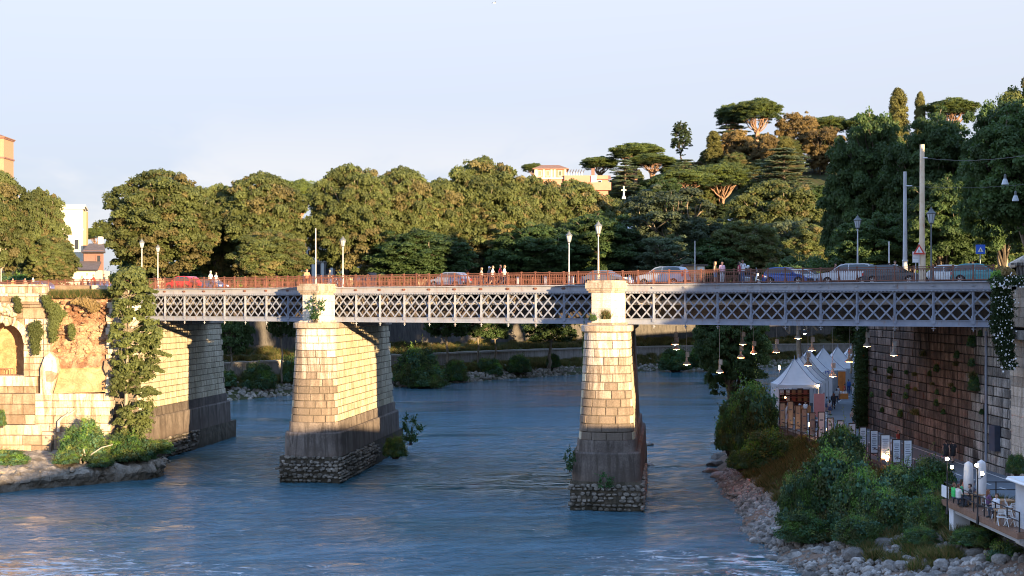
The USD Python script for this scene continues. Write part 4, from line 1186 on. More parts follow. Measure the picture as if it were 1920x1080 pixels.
def bush(name, seed, leaf_m, h=4.0, w=6.0, nclump=46, per=150, size=.28, spiky=0.0):
    rng = np.random.default_rng(seed)
    P = kind_prim(name)
    d = unit(rng.normal(size=(nclump, 3))); d[:, 2] = np.abs(d[:, 2])
    lob = .62 + .7 * meshkit.fbm(d * 2.2 + seed, 3, seed)
    c = d * (rng.random(nclump) ** .45 * lob)[:, None] * A(w / 2 * .84, w / 2 * .84, h * .88)
    c[:, 2] = np.maximum(c[:, 2], .12 * h)
    v, f = clump_leaves(rng, c, rng.uniform(.55, 1.0, nclump) * h / 4, per, size, flat=.85, up=.45, shell=.35)
    mb = MB()
    for k in range(min(14, nclump)):
        limb(mb, A(*rng.normal(size=2) * w * .05, -.2), c[k], .05 * h / 4 + .02, .015, rng, n=5, sides=4)
    C, N = [], []
    for k in range(int(16 + 30 * spiky)):           # shoots that break the outline
        q = c[rng.integers(nclump)]
        e = q + A(*rng.normal(size=2) * .45, rng.uniform(.5, 1.0)) * h / 4 * (1 + spiky)
        limb(mb, q, e, .018, .006, rng, n=4, sides=3)
        for s in np.linspace(.2, 1, 12):
            C.append(q + (e - q) * s + rng.normal(size=3) * .09); N.append(rng.normal(size=3) + A(0, 0, .6))
    v2, f2 = leaf_quads(rng, np.array(C), unit(np.array(N)), size)
    m = MB().add(v, f).add(v2, f2)
    obj('stem', mb, MATS['dark_bark'], P)
    obj('foliage', m, MATS[leaf_m], P)
    return P, h, w

def tuft(name, seed, leaf_m, h=.8, w=1.2, n=260):
    rng = np.random.default_rng(seed)
    P = kind_prim(name)
    b = rng.normal(size=(n, 2)) * w * .18
    lean = rng.normal(size=(n, 2)) * h * .38
    hh = h * rng.uniform(.4, 1.0, n)
    base = np.stack([b[:, 0], b[:, 1], 0 * hh], 1); tip = base + np.stack([lean[:, 0], lean[:, 1], hh], 1)
    side = unit(rng.normal(size=(n, 3))) * .035 * h / .8
    v = np.stack([base - side, base + side, tip], 1).reshape(-1, 3)
    obj('blades', (v, np.arange(3 * n).reshape(n, 3)), MATS[leaf_m], P)
    return P, h, w

# kinds
K = {}
K['plane1'] = broad_tree('plane_tree_kind', 1, 'plane_leaf', nclump=190, base=.12)
K['plane2'] = broad_tree('plane_tree_kind', 2, 'plane_leaf', nclump=170, airy=.35, base=.15)
K['plane3'] = broad_tree('plane_tree_kind', 3, 'plane_leaf_tan', nclump=180, base=.1, airy=.15)
K['plane4'] = broad_tree('plane_tree_kind', 4, 'plane_leaf', nclump=180, airy=.6, base=.15, taper=.15)
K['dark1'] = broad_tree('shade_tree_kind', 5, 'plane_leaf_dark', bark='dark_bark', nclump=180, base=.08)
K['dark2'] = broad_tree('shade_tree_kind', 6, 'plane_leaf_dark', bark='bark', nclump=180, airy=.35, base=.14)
K['grey1'] = broad_tree('grey_tree_kind', 7, 'grey_leaf', nclump=170, base=.08, airy=.2)
K['brown1'] = broad_tree('brown_tree_kind', 8, 'brown_leaf', bark='dark_bark', nclump=110, base=.06, h=14, w=13, size=.4, cr=(.8, 1.5))
K['young'] = broad_tree('young_tree_kind', 9, 'plane_leaf_dark', h=9, w=6.5, base=.42, nclump=42, per=170, size=.34, airy=.2, trunk_r=.16, cr=(.6, 1.15))
K['pine1'] = umbrella_pine('umbrella_pine_kind', 11)
K['pine2'] = umbrella_pine('umbrella_pine_kind', 12, w=13, thick=.42)
K['pine3'] = umbrella_pine('umbrella_pine_kind', 13, w=17, thick=.30, leaf_m='pine_needle')
K['pined'] = umbrella_pine('umbrella_pine_kind', 14, thick=.46, leaf_m='pine_needle_dark')
K['cyp1'] = cypress('cypress_kind', 15)
K['cyp2'] = cypress('cypress_kind', 16, w=4.0, top=.55)
K['fir'] = broad_tree('conifer_kind', 17, 'pine_needle_dark', bark='dark_bark', h=16, w=10, base=.06, taper=.45, nclump=150, per=150, size=.36, cr=(.55, 1.0), trunk_r=.3)
K['tall'] = broad_tree('tall_tree_kind', 20, 'plane_leaf_dark', base=.58, nclump=120, airy=.3, trunk_r=.36)
K['cedar1'] = cedar('cedar_kind', 18)
K['cedar2'] = cedar('cedar_kind', 19, tiers=8, h=15)
K['bush1'] = bush('bush_kind', 21, 'bush_leaf')
K['bush2'] = bush('bush_kind', 22, 'bush_leaf_bright', spiky=.6, size=.17)
K['bush3'] = bush('bush_kind', 23, 'bush_leaf_blue', spiky=.3, size=.34, per=110)
K['bush4'] = bush('bush_kind', 24, 'bush_leaf_pale', spiky=1.0, size=.15, nclump=30)
K['bush5'] = bush('bush_kind', 25, 'plane_leaf', spiky=.6, size=.2)
K['bush6'] = bush('bush_kind', 26, 'plane_leaf_dark', size=.24)
K['sprig'] = bush('sprig_kind', 29, 'bush_leaf', nclump=11, per=46, size=.36, spiky=.5)
K['tuft1'] = tuft('grass_tuft_kind', 27, 'grass')
K['tuft2'] = tuft('grass_tuft_kind', 28, 'dry_grass')

TRNG = np.random.default_rng(77)
def plant(kind, name, label, cat, x0, x1, ytop, Z, base=None, ybase=None, group=None, depth=None):
    """a copy whose crown spans photo columns x0..x1 and reaches row ytop at depth Z"""
    proto, h, w = K[kind]
    X = ((x0 + x1) / 2 - 960) / F * Z
    top = H - (ytop - HY) / F * Z
    if ybase is not None:
        base = H - (ybase - HY) / F * Z
    if base is None:
        base = 17.2 + float(hill_z(np.array(X), np.array(Z)))
    sx = (x1 - x0) / F * Z / w; sz = (top - base) / h
    return copy(name, proto, label, cat, (X, Z, base), TRNG.uniform(0, 6.28), (sx, depth or sx, sz), group)

# ---- trees of the far bank, left to right
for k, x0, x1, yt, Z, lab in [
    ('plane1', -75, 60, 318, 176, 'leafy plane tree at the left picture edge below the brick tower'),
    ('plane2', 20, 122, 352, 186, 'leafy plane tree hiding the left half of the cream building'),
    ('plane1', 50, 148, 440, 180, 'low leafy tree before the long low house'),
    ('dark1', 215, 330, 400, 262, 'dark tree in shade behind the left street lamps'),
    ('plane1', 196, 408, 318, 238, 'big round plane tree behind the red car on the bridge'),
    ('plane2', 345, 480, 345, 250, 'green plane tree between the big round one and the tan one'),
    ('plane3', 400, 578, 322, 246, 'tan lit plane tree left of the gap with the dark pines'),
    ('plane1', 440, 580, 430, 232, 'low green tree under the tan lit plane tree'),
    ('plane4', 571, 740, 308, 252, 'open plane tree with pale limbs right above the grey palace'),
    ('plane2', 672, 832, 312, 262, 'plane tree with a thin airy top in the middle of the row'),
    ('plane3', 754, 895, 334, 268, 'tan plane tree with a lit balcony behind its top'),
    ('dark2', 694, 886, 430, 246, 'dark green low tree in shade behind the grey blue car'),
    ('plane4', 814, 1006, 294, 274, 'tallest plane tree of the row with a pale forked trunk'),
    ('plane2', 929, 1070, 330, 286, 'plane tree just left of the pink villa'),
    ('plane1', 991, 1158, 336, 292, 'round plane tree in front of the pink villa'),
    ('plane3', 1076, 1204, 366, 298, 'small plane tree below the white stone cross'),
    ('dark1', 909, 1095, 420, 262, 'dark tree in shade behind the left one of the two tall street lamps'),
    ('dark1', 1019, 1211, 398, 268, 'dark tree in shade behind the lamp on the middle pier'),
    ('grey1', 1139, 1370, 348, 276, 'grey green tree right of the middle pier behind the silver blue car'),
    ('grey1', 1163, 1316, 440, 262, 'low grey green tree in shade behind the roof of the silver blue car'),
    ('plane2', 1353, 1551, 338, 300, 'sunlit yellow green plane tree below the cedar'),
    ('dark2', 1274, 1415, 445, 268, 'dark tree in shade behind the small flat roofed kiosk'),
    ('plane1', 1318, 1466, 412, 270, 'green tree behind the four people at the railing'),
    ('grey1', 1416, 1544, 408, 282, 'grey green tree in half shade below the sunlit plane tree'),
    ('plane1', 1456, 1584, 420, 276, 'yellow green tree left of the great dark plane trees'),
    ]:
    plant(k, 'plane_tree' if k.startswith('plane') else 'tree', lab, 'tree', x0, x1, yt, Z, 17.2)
# ---- right bank plane trees
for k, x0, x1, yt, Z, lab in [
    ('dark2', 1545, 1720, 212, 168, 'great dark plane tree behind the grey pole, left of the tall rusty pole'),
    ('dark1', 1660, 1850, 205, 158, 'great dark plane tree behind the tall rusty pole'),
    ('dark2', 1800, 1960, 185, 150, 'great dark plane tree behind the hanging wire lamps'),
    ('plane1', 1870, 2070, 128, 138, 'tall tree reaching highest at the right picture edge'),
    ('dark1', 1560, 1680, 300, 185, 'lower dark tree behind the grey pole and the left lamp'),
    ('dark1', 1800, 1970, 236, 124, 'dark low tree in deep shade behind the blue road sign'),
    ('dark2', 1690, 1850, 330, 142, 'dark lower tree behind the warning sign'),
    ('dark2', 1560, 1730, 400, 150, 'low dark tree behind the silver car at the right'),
    ('dark2', 1610, 1800, 262, 174, 'plane tree added for shade on the right bank, hidden between the two great dark ones'),
    ('dark1', 1690, 1830, 285, 214, 'plane tree added for shade on the right bank, seen through the great dark ones'),
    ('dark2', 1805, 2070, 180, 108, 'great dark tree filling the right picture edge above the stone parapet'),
    ('dark2', 1690, 1850, 250, 180, 'plane tree added for shade on the right bank, behind the two lamps of the wire'),
    ('plane2', 1600, 1760, 260, 205, 'plane tree added for shade on the right bank, far behind the grey pole'),
    ('dark1', 1540, 1660, 300, 235, 'plane tree added for shade on the right bank, farthest along the river bend'),
    ]:
    plant(k, 'plane_tree', lab, 'tree', x0, x1, yt, Z, 13.4 if Z > 170 else 17.6)  # deep trees sunk, several added, to keep sun off the far wall
for k, x, y, hh, ww in [('dark1', 76, 222, 21, 18), ('plane2', 91, 252, 22, 18), ('dark1', 109, 288, 22, 20), ('plane1', 132, 325, 22, 20), ('plane1', 47.5, 92, 17, 13), ('dark2', 44, 80.5, 17, 13), ('plane2', 43.5, 68, 15, 12)]:  # unseen trees; those round the bend are added to shade the far wall
    P, h, w = K[k]
    copy('plane_tree', P, 'unseen plane tree shading from the street along the right bank', 'tree', (x, y, float(road_z(y))), x, (ww / w, ww / w, hh / h), group='unseen street trees of the right bank')

# ---- the wooded hill
for k, nm, x0, x1, yt, Z, yb, lab in [
    ('pine3', 'umbrella_pine', 1368, 1470, 183, 430, 290, 'highest umbrella pine on the hill with a pink forked trunk'),
    ('pined', 'umbrella_pine', 1343, 1400, 192, 440, 290, 'dark umbrella pine leaning left beside the highest pine'),
    ('fir', 'conifer', 1256, 1298, 222, 445, 300, 'lone dark conifer standing against the sky on the hill'),
    ('cyp1', 'cypress', 1320, 1357, 246, 425, 320, 'stout sunlit cypress below the highest pine'),
    ('pine1', 'umbrella_pine', 1144, 1240, 266, 420, 345, 'umbrella pine left of the lone dark conifer'),
    ('pined', 'umbrella_pine', 1092, 1160, 292, 425, 350, 'dark umbrella pine right of the villa terrace'),
    ('pine1', 'umbrella_pine', 1178, 1266, 288, 405, 345, 'umbrella pine with pink limbs right of the villa'),
    ('pine2', 'umbrella_pine', 1308, 1400, 302, 385, 420, 'round sunlit umbrella pine with a tall pale forked trunk'),
    ('cedar2', 'cedar', 1130, 1215, 305, 400, 380, 'cedar behind the white stone cross'),
    ('cedar1', 'cedar', 1238, 1330, 298, 396, 380, 'layered green cedar left of the round sunlit pine'),
    ('cedar1', 'cedar', 1400, 1540, 278, 380, 378, 'broad pale cedar above the sunlit plane tree'),
    ('cedar2', 'cedar', 1325, 1420, 228, 440, 310, 'dark cedar under the highest pine'),
    ('brown1', 'tree', 1405, 1470, 246, 415, 330, 'round brownish tree right of the highest pine trunk'),
    ('brown1', 'tree', 1345, 1415, 238, 428, 320, 'brownish tree behind the stout cypress'),
    ('brown1', 'tree', 1455, 1540, 205, 432, 310, 'tall brownish tree right of the highest pine'),
    ('brown1', 'tree', 1500, 1590, 232, 420, 330, 'brown tree on the hill left of the great dark plane trees'),
    ('cyp2', 'cypress', 1455, 1492, 258, 400, 320, 'slim green cypress above the broad pale cedar'),
    ('pine3', 'umbrella_pine', 1512, 1598, 216, 440, 290, 'flat umbrella pine on the skyline left of the twin cypresses'),
    ('pine3', 'umbrella_pine', 1580, 1668, 213, 435, 290, 'umbrella pine on the skyline next to the bigger cypress'),
    ('cyp2', 'cypress', 1666, 1703, 166, 430, 300, 'bigger one of the twin cypresses on the skyline'),
    ('cyp2', 'cypress', 1714, 1736, 173, 430, 300, 'smaller one of the twin cypresses on the skyline'),
    ('pine3', 'umbrella_pine', 1730, 1838, 183, 425, 270, 'wide umbrella pine right of the twin cypresses'),
    ('pined', 'umbrella_pine', 520, 605, 334, 330, 450, 'dark umbrella pine in the gap of the plane row'),
    ('pine2', 'umbrella_pine', 480, 560, 332, 325, 450, 'umbrella pine peeping over the tan plane tree'),
    ('pined', 'umbrella_pine', 980, 1020, 305, 410, 345, 'dark pine at the left end of the pink villa'),
    ('pine1', 'umbrella_pine', 158, 202, 424, 420, 482, 'distant umbrella pine right of the cream building'),
    ('pine2', 'umbrella_pine', 1235, 1330, 316, 372, 400, 'umbrella pine below the layered cedar'),
    ('dark1', 'tree', 1195, 1290, 330, 360, 430, 'dark tree on the hill under the layered cedar'),
    ('brown1', 'tree', 1060, 1130, 346, 352, 420, 'brownish tree below the villa terrace'),
    ]:
    plant(k, nm, lab, 'cypress' if nm == 'cypress' else 'pine tree' if 'pine' in nm else 'cedar' if nm == 'cedar' else 'tree', x0, x1, yt, Z, ybase=yb)

# woods that read as one mass: the hillside under the single trees, and the far left ridge
def mass(name, pts, kinds, scale, seed):
    rng = np.random.default_rng(seed)
    pi = UsdGeom.PointInstancer.Define(stage, numbered('/World', name))
    protos = []
    for i, k in enumerate(kinds):
        x = UsdGeom.Xform.Define(stage, str(pi.GetPath()) + f'/form_{i}')
        x.GetPrim().GetReferences().AddInternalReference(K[k][0].GetPath())
        protos.append(x.GetPath())
    pi.CreatePrototypesRel().SetTargets(protos)
    n = len(pts)
    pi.CreateProtoIndicesAttr(Vt.IntArray.FromNumpy(rng.integers(0, len(kinds), n).astype(np.int32)))
    pi.CreatePositionsAttr(Vt.Vec3fArray.FromNumpy(np.asarray(pts, np.float32)))
    a = rng.uniform(0, 2 * math.pi, n)
    pi.CreateOrientationsAttr(Vt.QuathArray([Gf.Quath(float(math.cos(q / 2)), 0, 0, float(math.sin(q / 2))) for q in a]))
    s = np.asarray(scale(rng, n), np.float32)
    pi.CreateScalesAttr(Vt.Vec3fArray.FromNumpy(s))
    return tag(pi.GetPrim(), kind='stuff')
rng = np.random.default_rng(90)
pts = []
while len(pts) < 520:
    x, y = rng.uniform(0, 330), rng.uniform(340, 520)
    h_ = float(hill_z(np.array(x), np.array(y)))
    if h_ > 4:
        pts.append((x, y, 16.6 + h_))
mass('hillside_wood', pts, ['dark1', 'brown1', 'pined', 'plane2', 'fir', 'plane3'], lambda r, n: np.stack([r.uniform(.45, .8, n)] * 2 + [r.uniform(.42, .68, n)], 1), 91)
pts = []
for _ in range(220):
    x, y = rng.uniform(-330, 60), rng.uniform(330, 560)
    pts.append((x, y, 16.5))
mass('distant_wood', pts, ['dark1', 'plane1', 'pine1'], lambda r, n: np.stack([r.uniform(.5, .9, n)] * 2 + [r.uniform(.4, .75, n)], 1), 92)
# hedge-like undergrowth along the top of the far embankment
pts = []
q = offset_line(FE, 36)
for p in q:
    if -90 < p[0] < 110 and p[1] > 190:
        pts.append((p[0] + rng.normal() * 3, p[1] + rng.normal() * 3, 17.0))
mass('roadside_undergrowth', pts, ['bush6', 'bush1'], lambda r, n: np.stack([r.uniform(1.2, 1.9, n)] * 2 + [r.uniform(1.0, 1.6, n)], 1), 93)

# ---- trees and bushes on the far shore, under the bridge
for k, nm, x0, x1, yt, yb, Z, lab in [
    ('young', 'young_tree', 402, 474, 592, 735, 238, 'young tree right of the shaded pier with its crown under the girder'),
    ('young', 'young_tree', 498, 560, 545, 716, 250, 'bare stemmed young tree left of the sunlit pier'),
    ('young', 'young_tree', 795, 885, 555, 705, 284, 'young tree with a tall pale stem right of the sunlit pier'),
    ('young', 'young_tree', 868, 925, 585, 680, 300, 'young tree with a thin stem left of the twin stems'),
    ('young', 'young_tree', 900, 960, 590, 680, 305, 'young tree with a thin stem in the middle of the far quay'),
    ('young', 'young_tree', 975, 1082, 588, 690, 315, 'bushy young tree left of the middle pier on the far shore'),
    ('bush1', 'bush', 402, 446, 690, 726, 236, 'dark bush at the water left of the round bushes'),
    ('bush1', 'bush', 450, 520, 676, 732, 242, 'round dark bush on the far shore between the two left piers'),
    ('bush1', 'bush', 524, 568, 662, 718, 252, 'dark bush just left of the sunlit pier'),
    ('bush1', 'bush', 735, 832, 645, 724, 270, 'large dark bush just right of the sunlit pier'),
    ('bush6', 'bush', 760, 840, 680, 728, 266, 'low dark bush at the waterline under the large bush'),
    ('bush6', 'bush', 825, 880, 672, 716, 284, 'dark bush under the young tree with the tall pale stem'),
    ('bush1', 'bush', 888, 945, 668, 706, 300, 'low bush on the far shore left of the round shrub'),
    ('bush1', 'bush', 948, 998, 662, 700, 304, 'round shrub on the far shore in the middle of the span'),
    ('bush1', 'bush', 1024, 1052, 660, 690, 318, 'small round shrub before the low quay wall'),
    ('bush3', 'bush', 1232, 1300, 648, 696, 330, 'bush at the bend right of the middle pier'),
    ('bush1', 'bush', 1285, 1372, 634, 692, 332, 'dark bush mass at the bend behind the hanging lamps'),
    ]:
    plant(k, nm, lab, 'bush' if 'bush' in k else 'tree', x0, x1, yt, Z, ybase=yb)
# ------------------------------------------------------------------ buildings beyond the river
plain('cream_plaster', (.55, .53, .43), .9, vary=.08, scale=.6)
plain('white_plaster', (.68, .66, .60), .9, vary=.08, scale=.6)
plain('ochre_plaster', (.42, .28, .17), .9, vary=.12, scale=.6)
plain('pink_plaster', (.46, .20, .145), .9, vary=.12, scale=.5)
plain('rose_brick', (.20, .105, .09), .9, vary=.2, scale=4)
plain('roof_tile', (.24, .13, .085), .9, vary=.35, scale=2.5)
plain('dark_roof', (.10, .08, .075), .9, vary=.3, scale=2)
plain('grey_ashlar', (.30, .265, .235), .9, vary=.25, scale=.8)
plain('window_dark', (.03, .034, .04), .15)
plain('shutter_green', (.07, .09, .065), .6)
plain('solar_panel', (.09, .10, .12), .3)

def facade_block(t, c, sx, sy, z0, z1, m, name='wall', rz=0.0):
    R = rotz(rz)
    return obj(name, MB().box(A(c[0], c[1], (z0 + z1) / 2), (sx, sy, z1 - z0), R), m, t)
def hip_roof(t, c, sx, sy, z, h, m, over=.5, rz=0.0, ridge=.35):
    R = rotz(rz)
    a, b = sx / 2 + over, sy / 2 + over
    v = np.array([[-a, -b, 0], [a, -b, 0], [a, b, 0], [-a, b, 0], [-a * ridge, 0, h], [a * ridge, 0, h], [-a, -b, -.18], [a, -b, -.18], [a, b, -.18], [-a, b, -.18]]) @ R.T + A(c[0], c[1], z)
    return obj('roof', MB().add(v, [[0, 1, 5], [0, 5, 4], [1, 2, 5], [2, 3, 4], [2, 4, 5], [3, 0, 4], [0, 6, 7], [0, 7, 1], [1, 7, 8], [1, 8, 2], [2, 8, 9], [2, 9, 3], [3, 9, 6], [3, 6, 0], [6, 9, 8], [6, 8, 7]]), m, t)
def window(t, c, w, h, n=(0, -1, 0), frame='white_plaster', pane='window_dark', name='window'):
    n = A(*n); s = np.cross(A(0, 0, 1), n)
    R = np.stack([s, n, A(0, 0, 1)], 1)
    fr = MB()
    for dx, dz, ww, hh in ((-w / 2, 0, .16, h + .32), (w / 2, 0, .16, h + .32), (0, h / 2 + .08, w - .16, .16), (0, -h / 2 - .08, w + .3, .16)):
        fr.box(c + s * dx + A(0, 0, dz) + n * .07, (ww, .18, hh), R)
    f = obj(name, fr, MATS[frame], t)
    obj('pane', MB().box(c + n * .02, (w - .14, .06, h), R), MATS[pane], f)
    return f

# cream building behind the left plane tree
Zb = 232
t = thing('cream_building', 'cream building with an ochre side and a flat moulded top, behind the left plane trees', 'building')
xl, xr = PX(88, 0, Zb)[0], PX(156, 0, Zb)[0]
zt = PX(0, 392, Zb)[2]
def plan(e, dz=0):      # the sides run along the line of sight, so only a sliver of the ochre flank shows
    return [(xl - e, Zb - e), (xr + e, Zb - e), ((xr + e) * (Zb + 10 - dz) / Zb + .3, Zb + 10 - dz), (xl - e, Zb + 10 - dz)]
obj('wall', MB().prism(plan(0), (0, 0, 17), (1, 0, 0), (0, 1, 0), (0, 0, 1), zt - 17), MATS['cream_plaster'], t)
obj('side_pilaster', MB().box((xr + .25, Zb + .6, (17 + zt - .4) / 2), (.5, 1.0, zt - .4 - 17)), MATS['ochre_plaster'], t)
for z, e, h in ((zt + .0, .3, .4), (zt + .4, .6, .3), (zt - 3.7, .12, .25)):
    obj('cornice', MB().prism(plan(e), (0, 0, z), (1, 0, 0), (0, 1, 0), (0, 0, 1), h), MATS['white_plaster'], t)
for k in range(3):
    window(t, A(xl + 1.2 + k * 2.0, Zb, zt - 6.2), .9, 1.7)
    window(t, A(xl + 1.2 + k * 2.0, Zb, zt - 10.5), .9, 1.7)
# long low house with dark roofs
Zb = 214
t = thing('low_house', 'low cream house with dark tiled roofs and white framed doors, left of the slender tree', 'building')
def X(px): return (px - 960) / F * Zb
def Z_(py): return H - (py - HY) / F * Zb
facade_block(t, ((X(60) + X(178)) / 2, Zb + 4), X(178) - X(60), 8, 17, Z_(506), MATS['cream_plaster'])
obj('brick_storey', MB().prism([(X(142), Zb + 4), (X(180), Zb + 4), (X(180) * (Zb + 12) / (Zb + 3), Zb + 12), (X(142), Zb + 12)], (0, 0, 17), (1, 0, 0), (0, 1, 0), (0, 0, 1), Z_(468) - 17), MATS['rose_brick'], t)
for k, px in enumerate((70, 92, 126, 154)):
    window(t, A(X(px), Zb, 19.1), .85, 1.8)
window(t, A(X(171), Zb + 4, Z_(484)), .7, 1.1, frame='rose_brick')
v0 = [(X(54), Zb - .6, Z_(506)), (X(185), Zb - .6, Z_(506)), (X(176), Zb + 4, Z_(488)), (X(60), Zb + 4, Z_(488))]
obj('roof', MB().add(v0, [[0, 1, 2, 3]]).add(np.array(v0) - A(0, 0, .2), [[3, 2, 1, 0]]), MATS['dark_roof'], t)
v1 = [(X(138), Zb + 3.4, Z_(471)), (X(186), Zb + 3.4, Z_(471)), (X(166), Zb + 8, Z_(452)), (X(138), Zb + 8, Z_(452))]
obj('roof', MB().add(v1, [[0, 1, 2, 3]]).add(np.array(v1) - A(0, 0, .2), [[3, 2, 1, 0]]), MATS['dark_roof'], t)
obj('chimney', MB().box((X(160), Zb + 8, Z_(452) + .3), (.7, .7, 1.6)), MATS['white_plaster'], t)
plain('tower_brick', (.36, .22, .14), .9, vary=.15)
# brick bell tower at the left edge
Zb = 300
t = thing('bell_tower', 'brick bell tower cut by the left picture edge, with tiled cap', 'tower')
xa, xb = (-42 - 960) / F * Zb, (7 - 960) / F * Zb
c = ((xa + xb) / 2, Zb + 3)
zt = H - (257 - HY) / F * Zb
facade_block(t, c, xb - xa, xb - xa, 17, zt, MATS['tower_brick'])
for zz in (zt - .2, zt - 4.6, zt - 9.2, zt - 13.8):
    obj('string_course', MB().box((c[0], c[1], zz), (xb - xa + .4, xb - xa + .4, .35)), MATS['rose_brick'], t)
hip_roof(t, c, xb - xa, xb - xa, zt + .1, 1.2, MATS['roof_tile'], .35, ridge=.02)
for k in range(3):
    for j in (-1, 1):
        window(t, A(c[0] + j * 1.2, c[1] - (xb - xa) / 2, zt - 2.4 - k * 4.6), .8, 1.8, frame='rose_brick')
# grey palace behind the row
Zb = 292
t = thing('grey_palace', 'grey ashlar palace seen in shade through the gap in the plane trees', 'building')
xa, xb = X(568), X(692)
zt = Z_(432)
facade_block(t, ((xa + xb) / 2, Zb + 8), xb - xa, 16, 17, zt, MATS['grey_ashlar'])
for py in (432, 452, 459, 490):
    obj('cornice', MB().box(((xa + xb) / 2, Zb + 7.8, Z_(py)), (xb - xa + .8, 16.4, .45)), MATS['white_plaster'] if py == 452 else MATS['grey_ashlar'], t)
for px in range(580, 690, 17):
    obj('pilaster', MB().box((X(px + 8), Zb - .1, (17 + Z_(460)) / 2), (.6, .3, Z_(460) - 17)), MATS['white_plaster'], t)
    window(t, A(X(px), Zb, Z_(476)), .9, 1.6)
    window(t, A(X(px), Zb, Z_(505)), 1.0, 2.2, frame='grey_ashlar')
for px in range(580, 690, 9):
    obj('baluster', MB().box((X(px), Zb + .3, Z_(441)), (.28, .2, 1.3)), MATS['white_plaster'], t)
obj('chimney', MB().box((X(596), Zb + 4, zt + .5), (1.6, 1.2, 1.6)), MATS['dark_roof'], t)
# pink villa on the hill
Zb = 372
t = thing('pink_villa', 'pink villa with a tiled hip roof and terraces among the pines on the hill', 'building')
xa, xb = X(1003), X(1062)
facade_block(t, ((xa + xb) / 2, Zb + 5), xb - xa, 9, 20, Z_(317), MATS['pink_plaster'])
hip_roof(t, ((xa + xb) / 2, Zb + 5), xb - xa, 9, Z_(316), 1.5, MATS['roof_tile'], .7, ridge=.5)
for px, ww in ((1005, .8), (1019.5, .55), (1034, .55), (1040, .5), (1060, .5)):
    obj('pilaster', MB().box((X(px), Zb + .42, (Z_(333) + Z_(317.5)) / 2), (ww, .3, Z_(317.5) - Z_(333))), MATS['cream_plaster'], t)
for px in (1012, 1027, 1050):
    window(t, A(X(px), Zb + .5, Z_(325)), 1.0, 1.3, frame='cream_plaster', pane='shutter_green' if px == 1050 else 'pink_plaster')
obj('cornice', MB().box(((xa + xb) / 2, Zb + 5, Z_(334)), (xb - xa + .8, 9.8, .35)), MATS['cream_plaster'], t)
xc, xd = X(1058), X(1140)
facade_block(t, ((xc + xd) / 2, Zb + 3), xd - xc, 7, 20, Z_(329), MATS['pink_plaster'], 'wing')
facade_block(t, (X(1113), Zb - .7), X(1118) - X(1108), .4, Z_(352), Z_(330), MATS['white_plaster'], 'lit_corner')
obj('terrace_wall', MB().box(((X(990) + X(1145)) / 2, Zb - 1.2, Z_(350)), (X(1145) - X(990), 1.0, 2.2)), MATS['pink_plaster'], t)
window(t, A(X(1124), Zb - .5, Z_(343)), 1.0, 1.2, frame='white_plaster')
v0 = [(X(1110), Zb - 1.0, Z_(337)), (X(1146), Zb - 1.0, Z_(337)), (X(1146), Zb + 3, Z_(327)), (X(1110), Zb + 3, Z_(327))]
obj('roof', MB().add(v0, [[0, 1, 2, 3]]), MATS['roof_tile'], t)
for k in range(7):
    px = 1062 + k * 5
    obj('pergola_rafter', MB().bar((X(px), Zb + 1, Z_(326)), (X(px + 5), Zb + 3, Z_(316)), .16, .16), MATS['dark_roof'], t)
    obj('pergola_post', MB().box((X(px), Zb + 1, Z_(326)), (.18, .18, 1.1)), MATS['white_plaster'], t)
obj('chimney', MB().box((X(1113), Zb + 3, Z_(322)), (.9, .9, 2.4)), MATS['rose_brick'], t)
# far house showing through the plane tree tops
Zb = 330
t = thing('far_house', 'pale house wall glimpsed through the tops of the middle plane trees', 'building')
facade_block(t, ((X(790) + X(925)) / 2, Zb + 4), X(925) - X(790), 8, 17, Z_(352), MATS['pink_plaster'])
obj('terrace_wall', MB().box(((X(800) + X(850)) / 2, Zb - .2, Z_(352)), (X(850) - X(800), .5, 1.6)), MATS['white_plaster'], t)
for px in (806, 838, 896):
    window(t, A(X(px), Zb, Z_(362)), 1.2, 1.6)
# church front with a cross
Zb = 318
t = thing('church_gable', 'small white church gable topped by a stone cross among the trees', 'church')
g = [(X(1158), 17.2), (X(1184), 17.2), (X(1184), Z_(410)), (X(1176), Z_(390)), (X(1170), Z_(376)), (X(1164), Z_(390)), (X(1158), Z_(410))]
obj('gable', MB().prism([(a, b) for a, b in g], (0, Zb, 0), (1, 0, 0), (0, 0, 1), (0, 1, 0), 1.0), MATS['cream_plaster'], t)
obj('pedestal', MB().lathe([(.5, 0), (.42, .5), (.25, .8), (.22, 1.4), (.34, 1.5), (.0, 1.6)], (X(1170), Zb + .5, Z_(373)), 10), MATS['white_plaster'], t)
obj('cross', MB().box((X(1170), Zb + .5, Z_(357)), (.25, .22, 2.2)).box((X(1170), Zb + .5, Z_(356)), (1.2, .2, .24)), MATS['white_plaster'], t)
# kiosk
Zb = 190
t = thing('kiosk', 'small flat roofed kiosk beyond the bridge behind the people at the railing', 'kiosk')
facade_block(t, ((X(1286) + X(1322)) / 2, Zb + 1.5), X(1322) - X(1286), 3, 17.4, Z_(498), MATS['ochre_plaster'])
obj('roof', MB().box(((X(1284) + X(1324)) / 2, Zb + 1.5, Z_(497)), (X(1324) - X(1284) + .5, 3.6, .2)), MATS['dark_roof'], t)
obj('panel', MB().box((X(1314), Zb - .05, Z_(503)), (1.0, .1, .5)), MATS['white_plaster'], t)
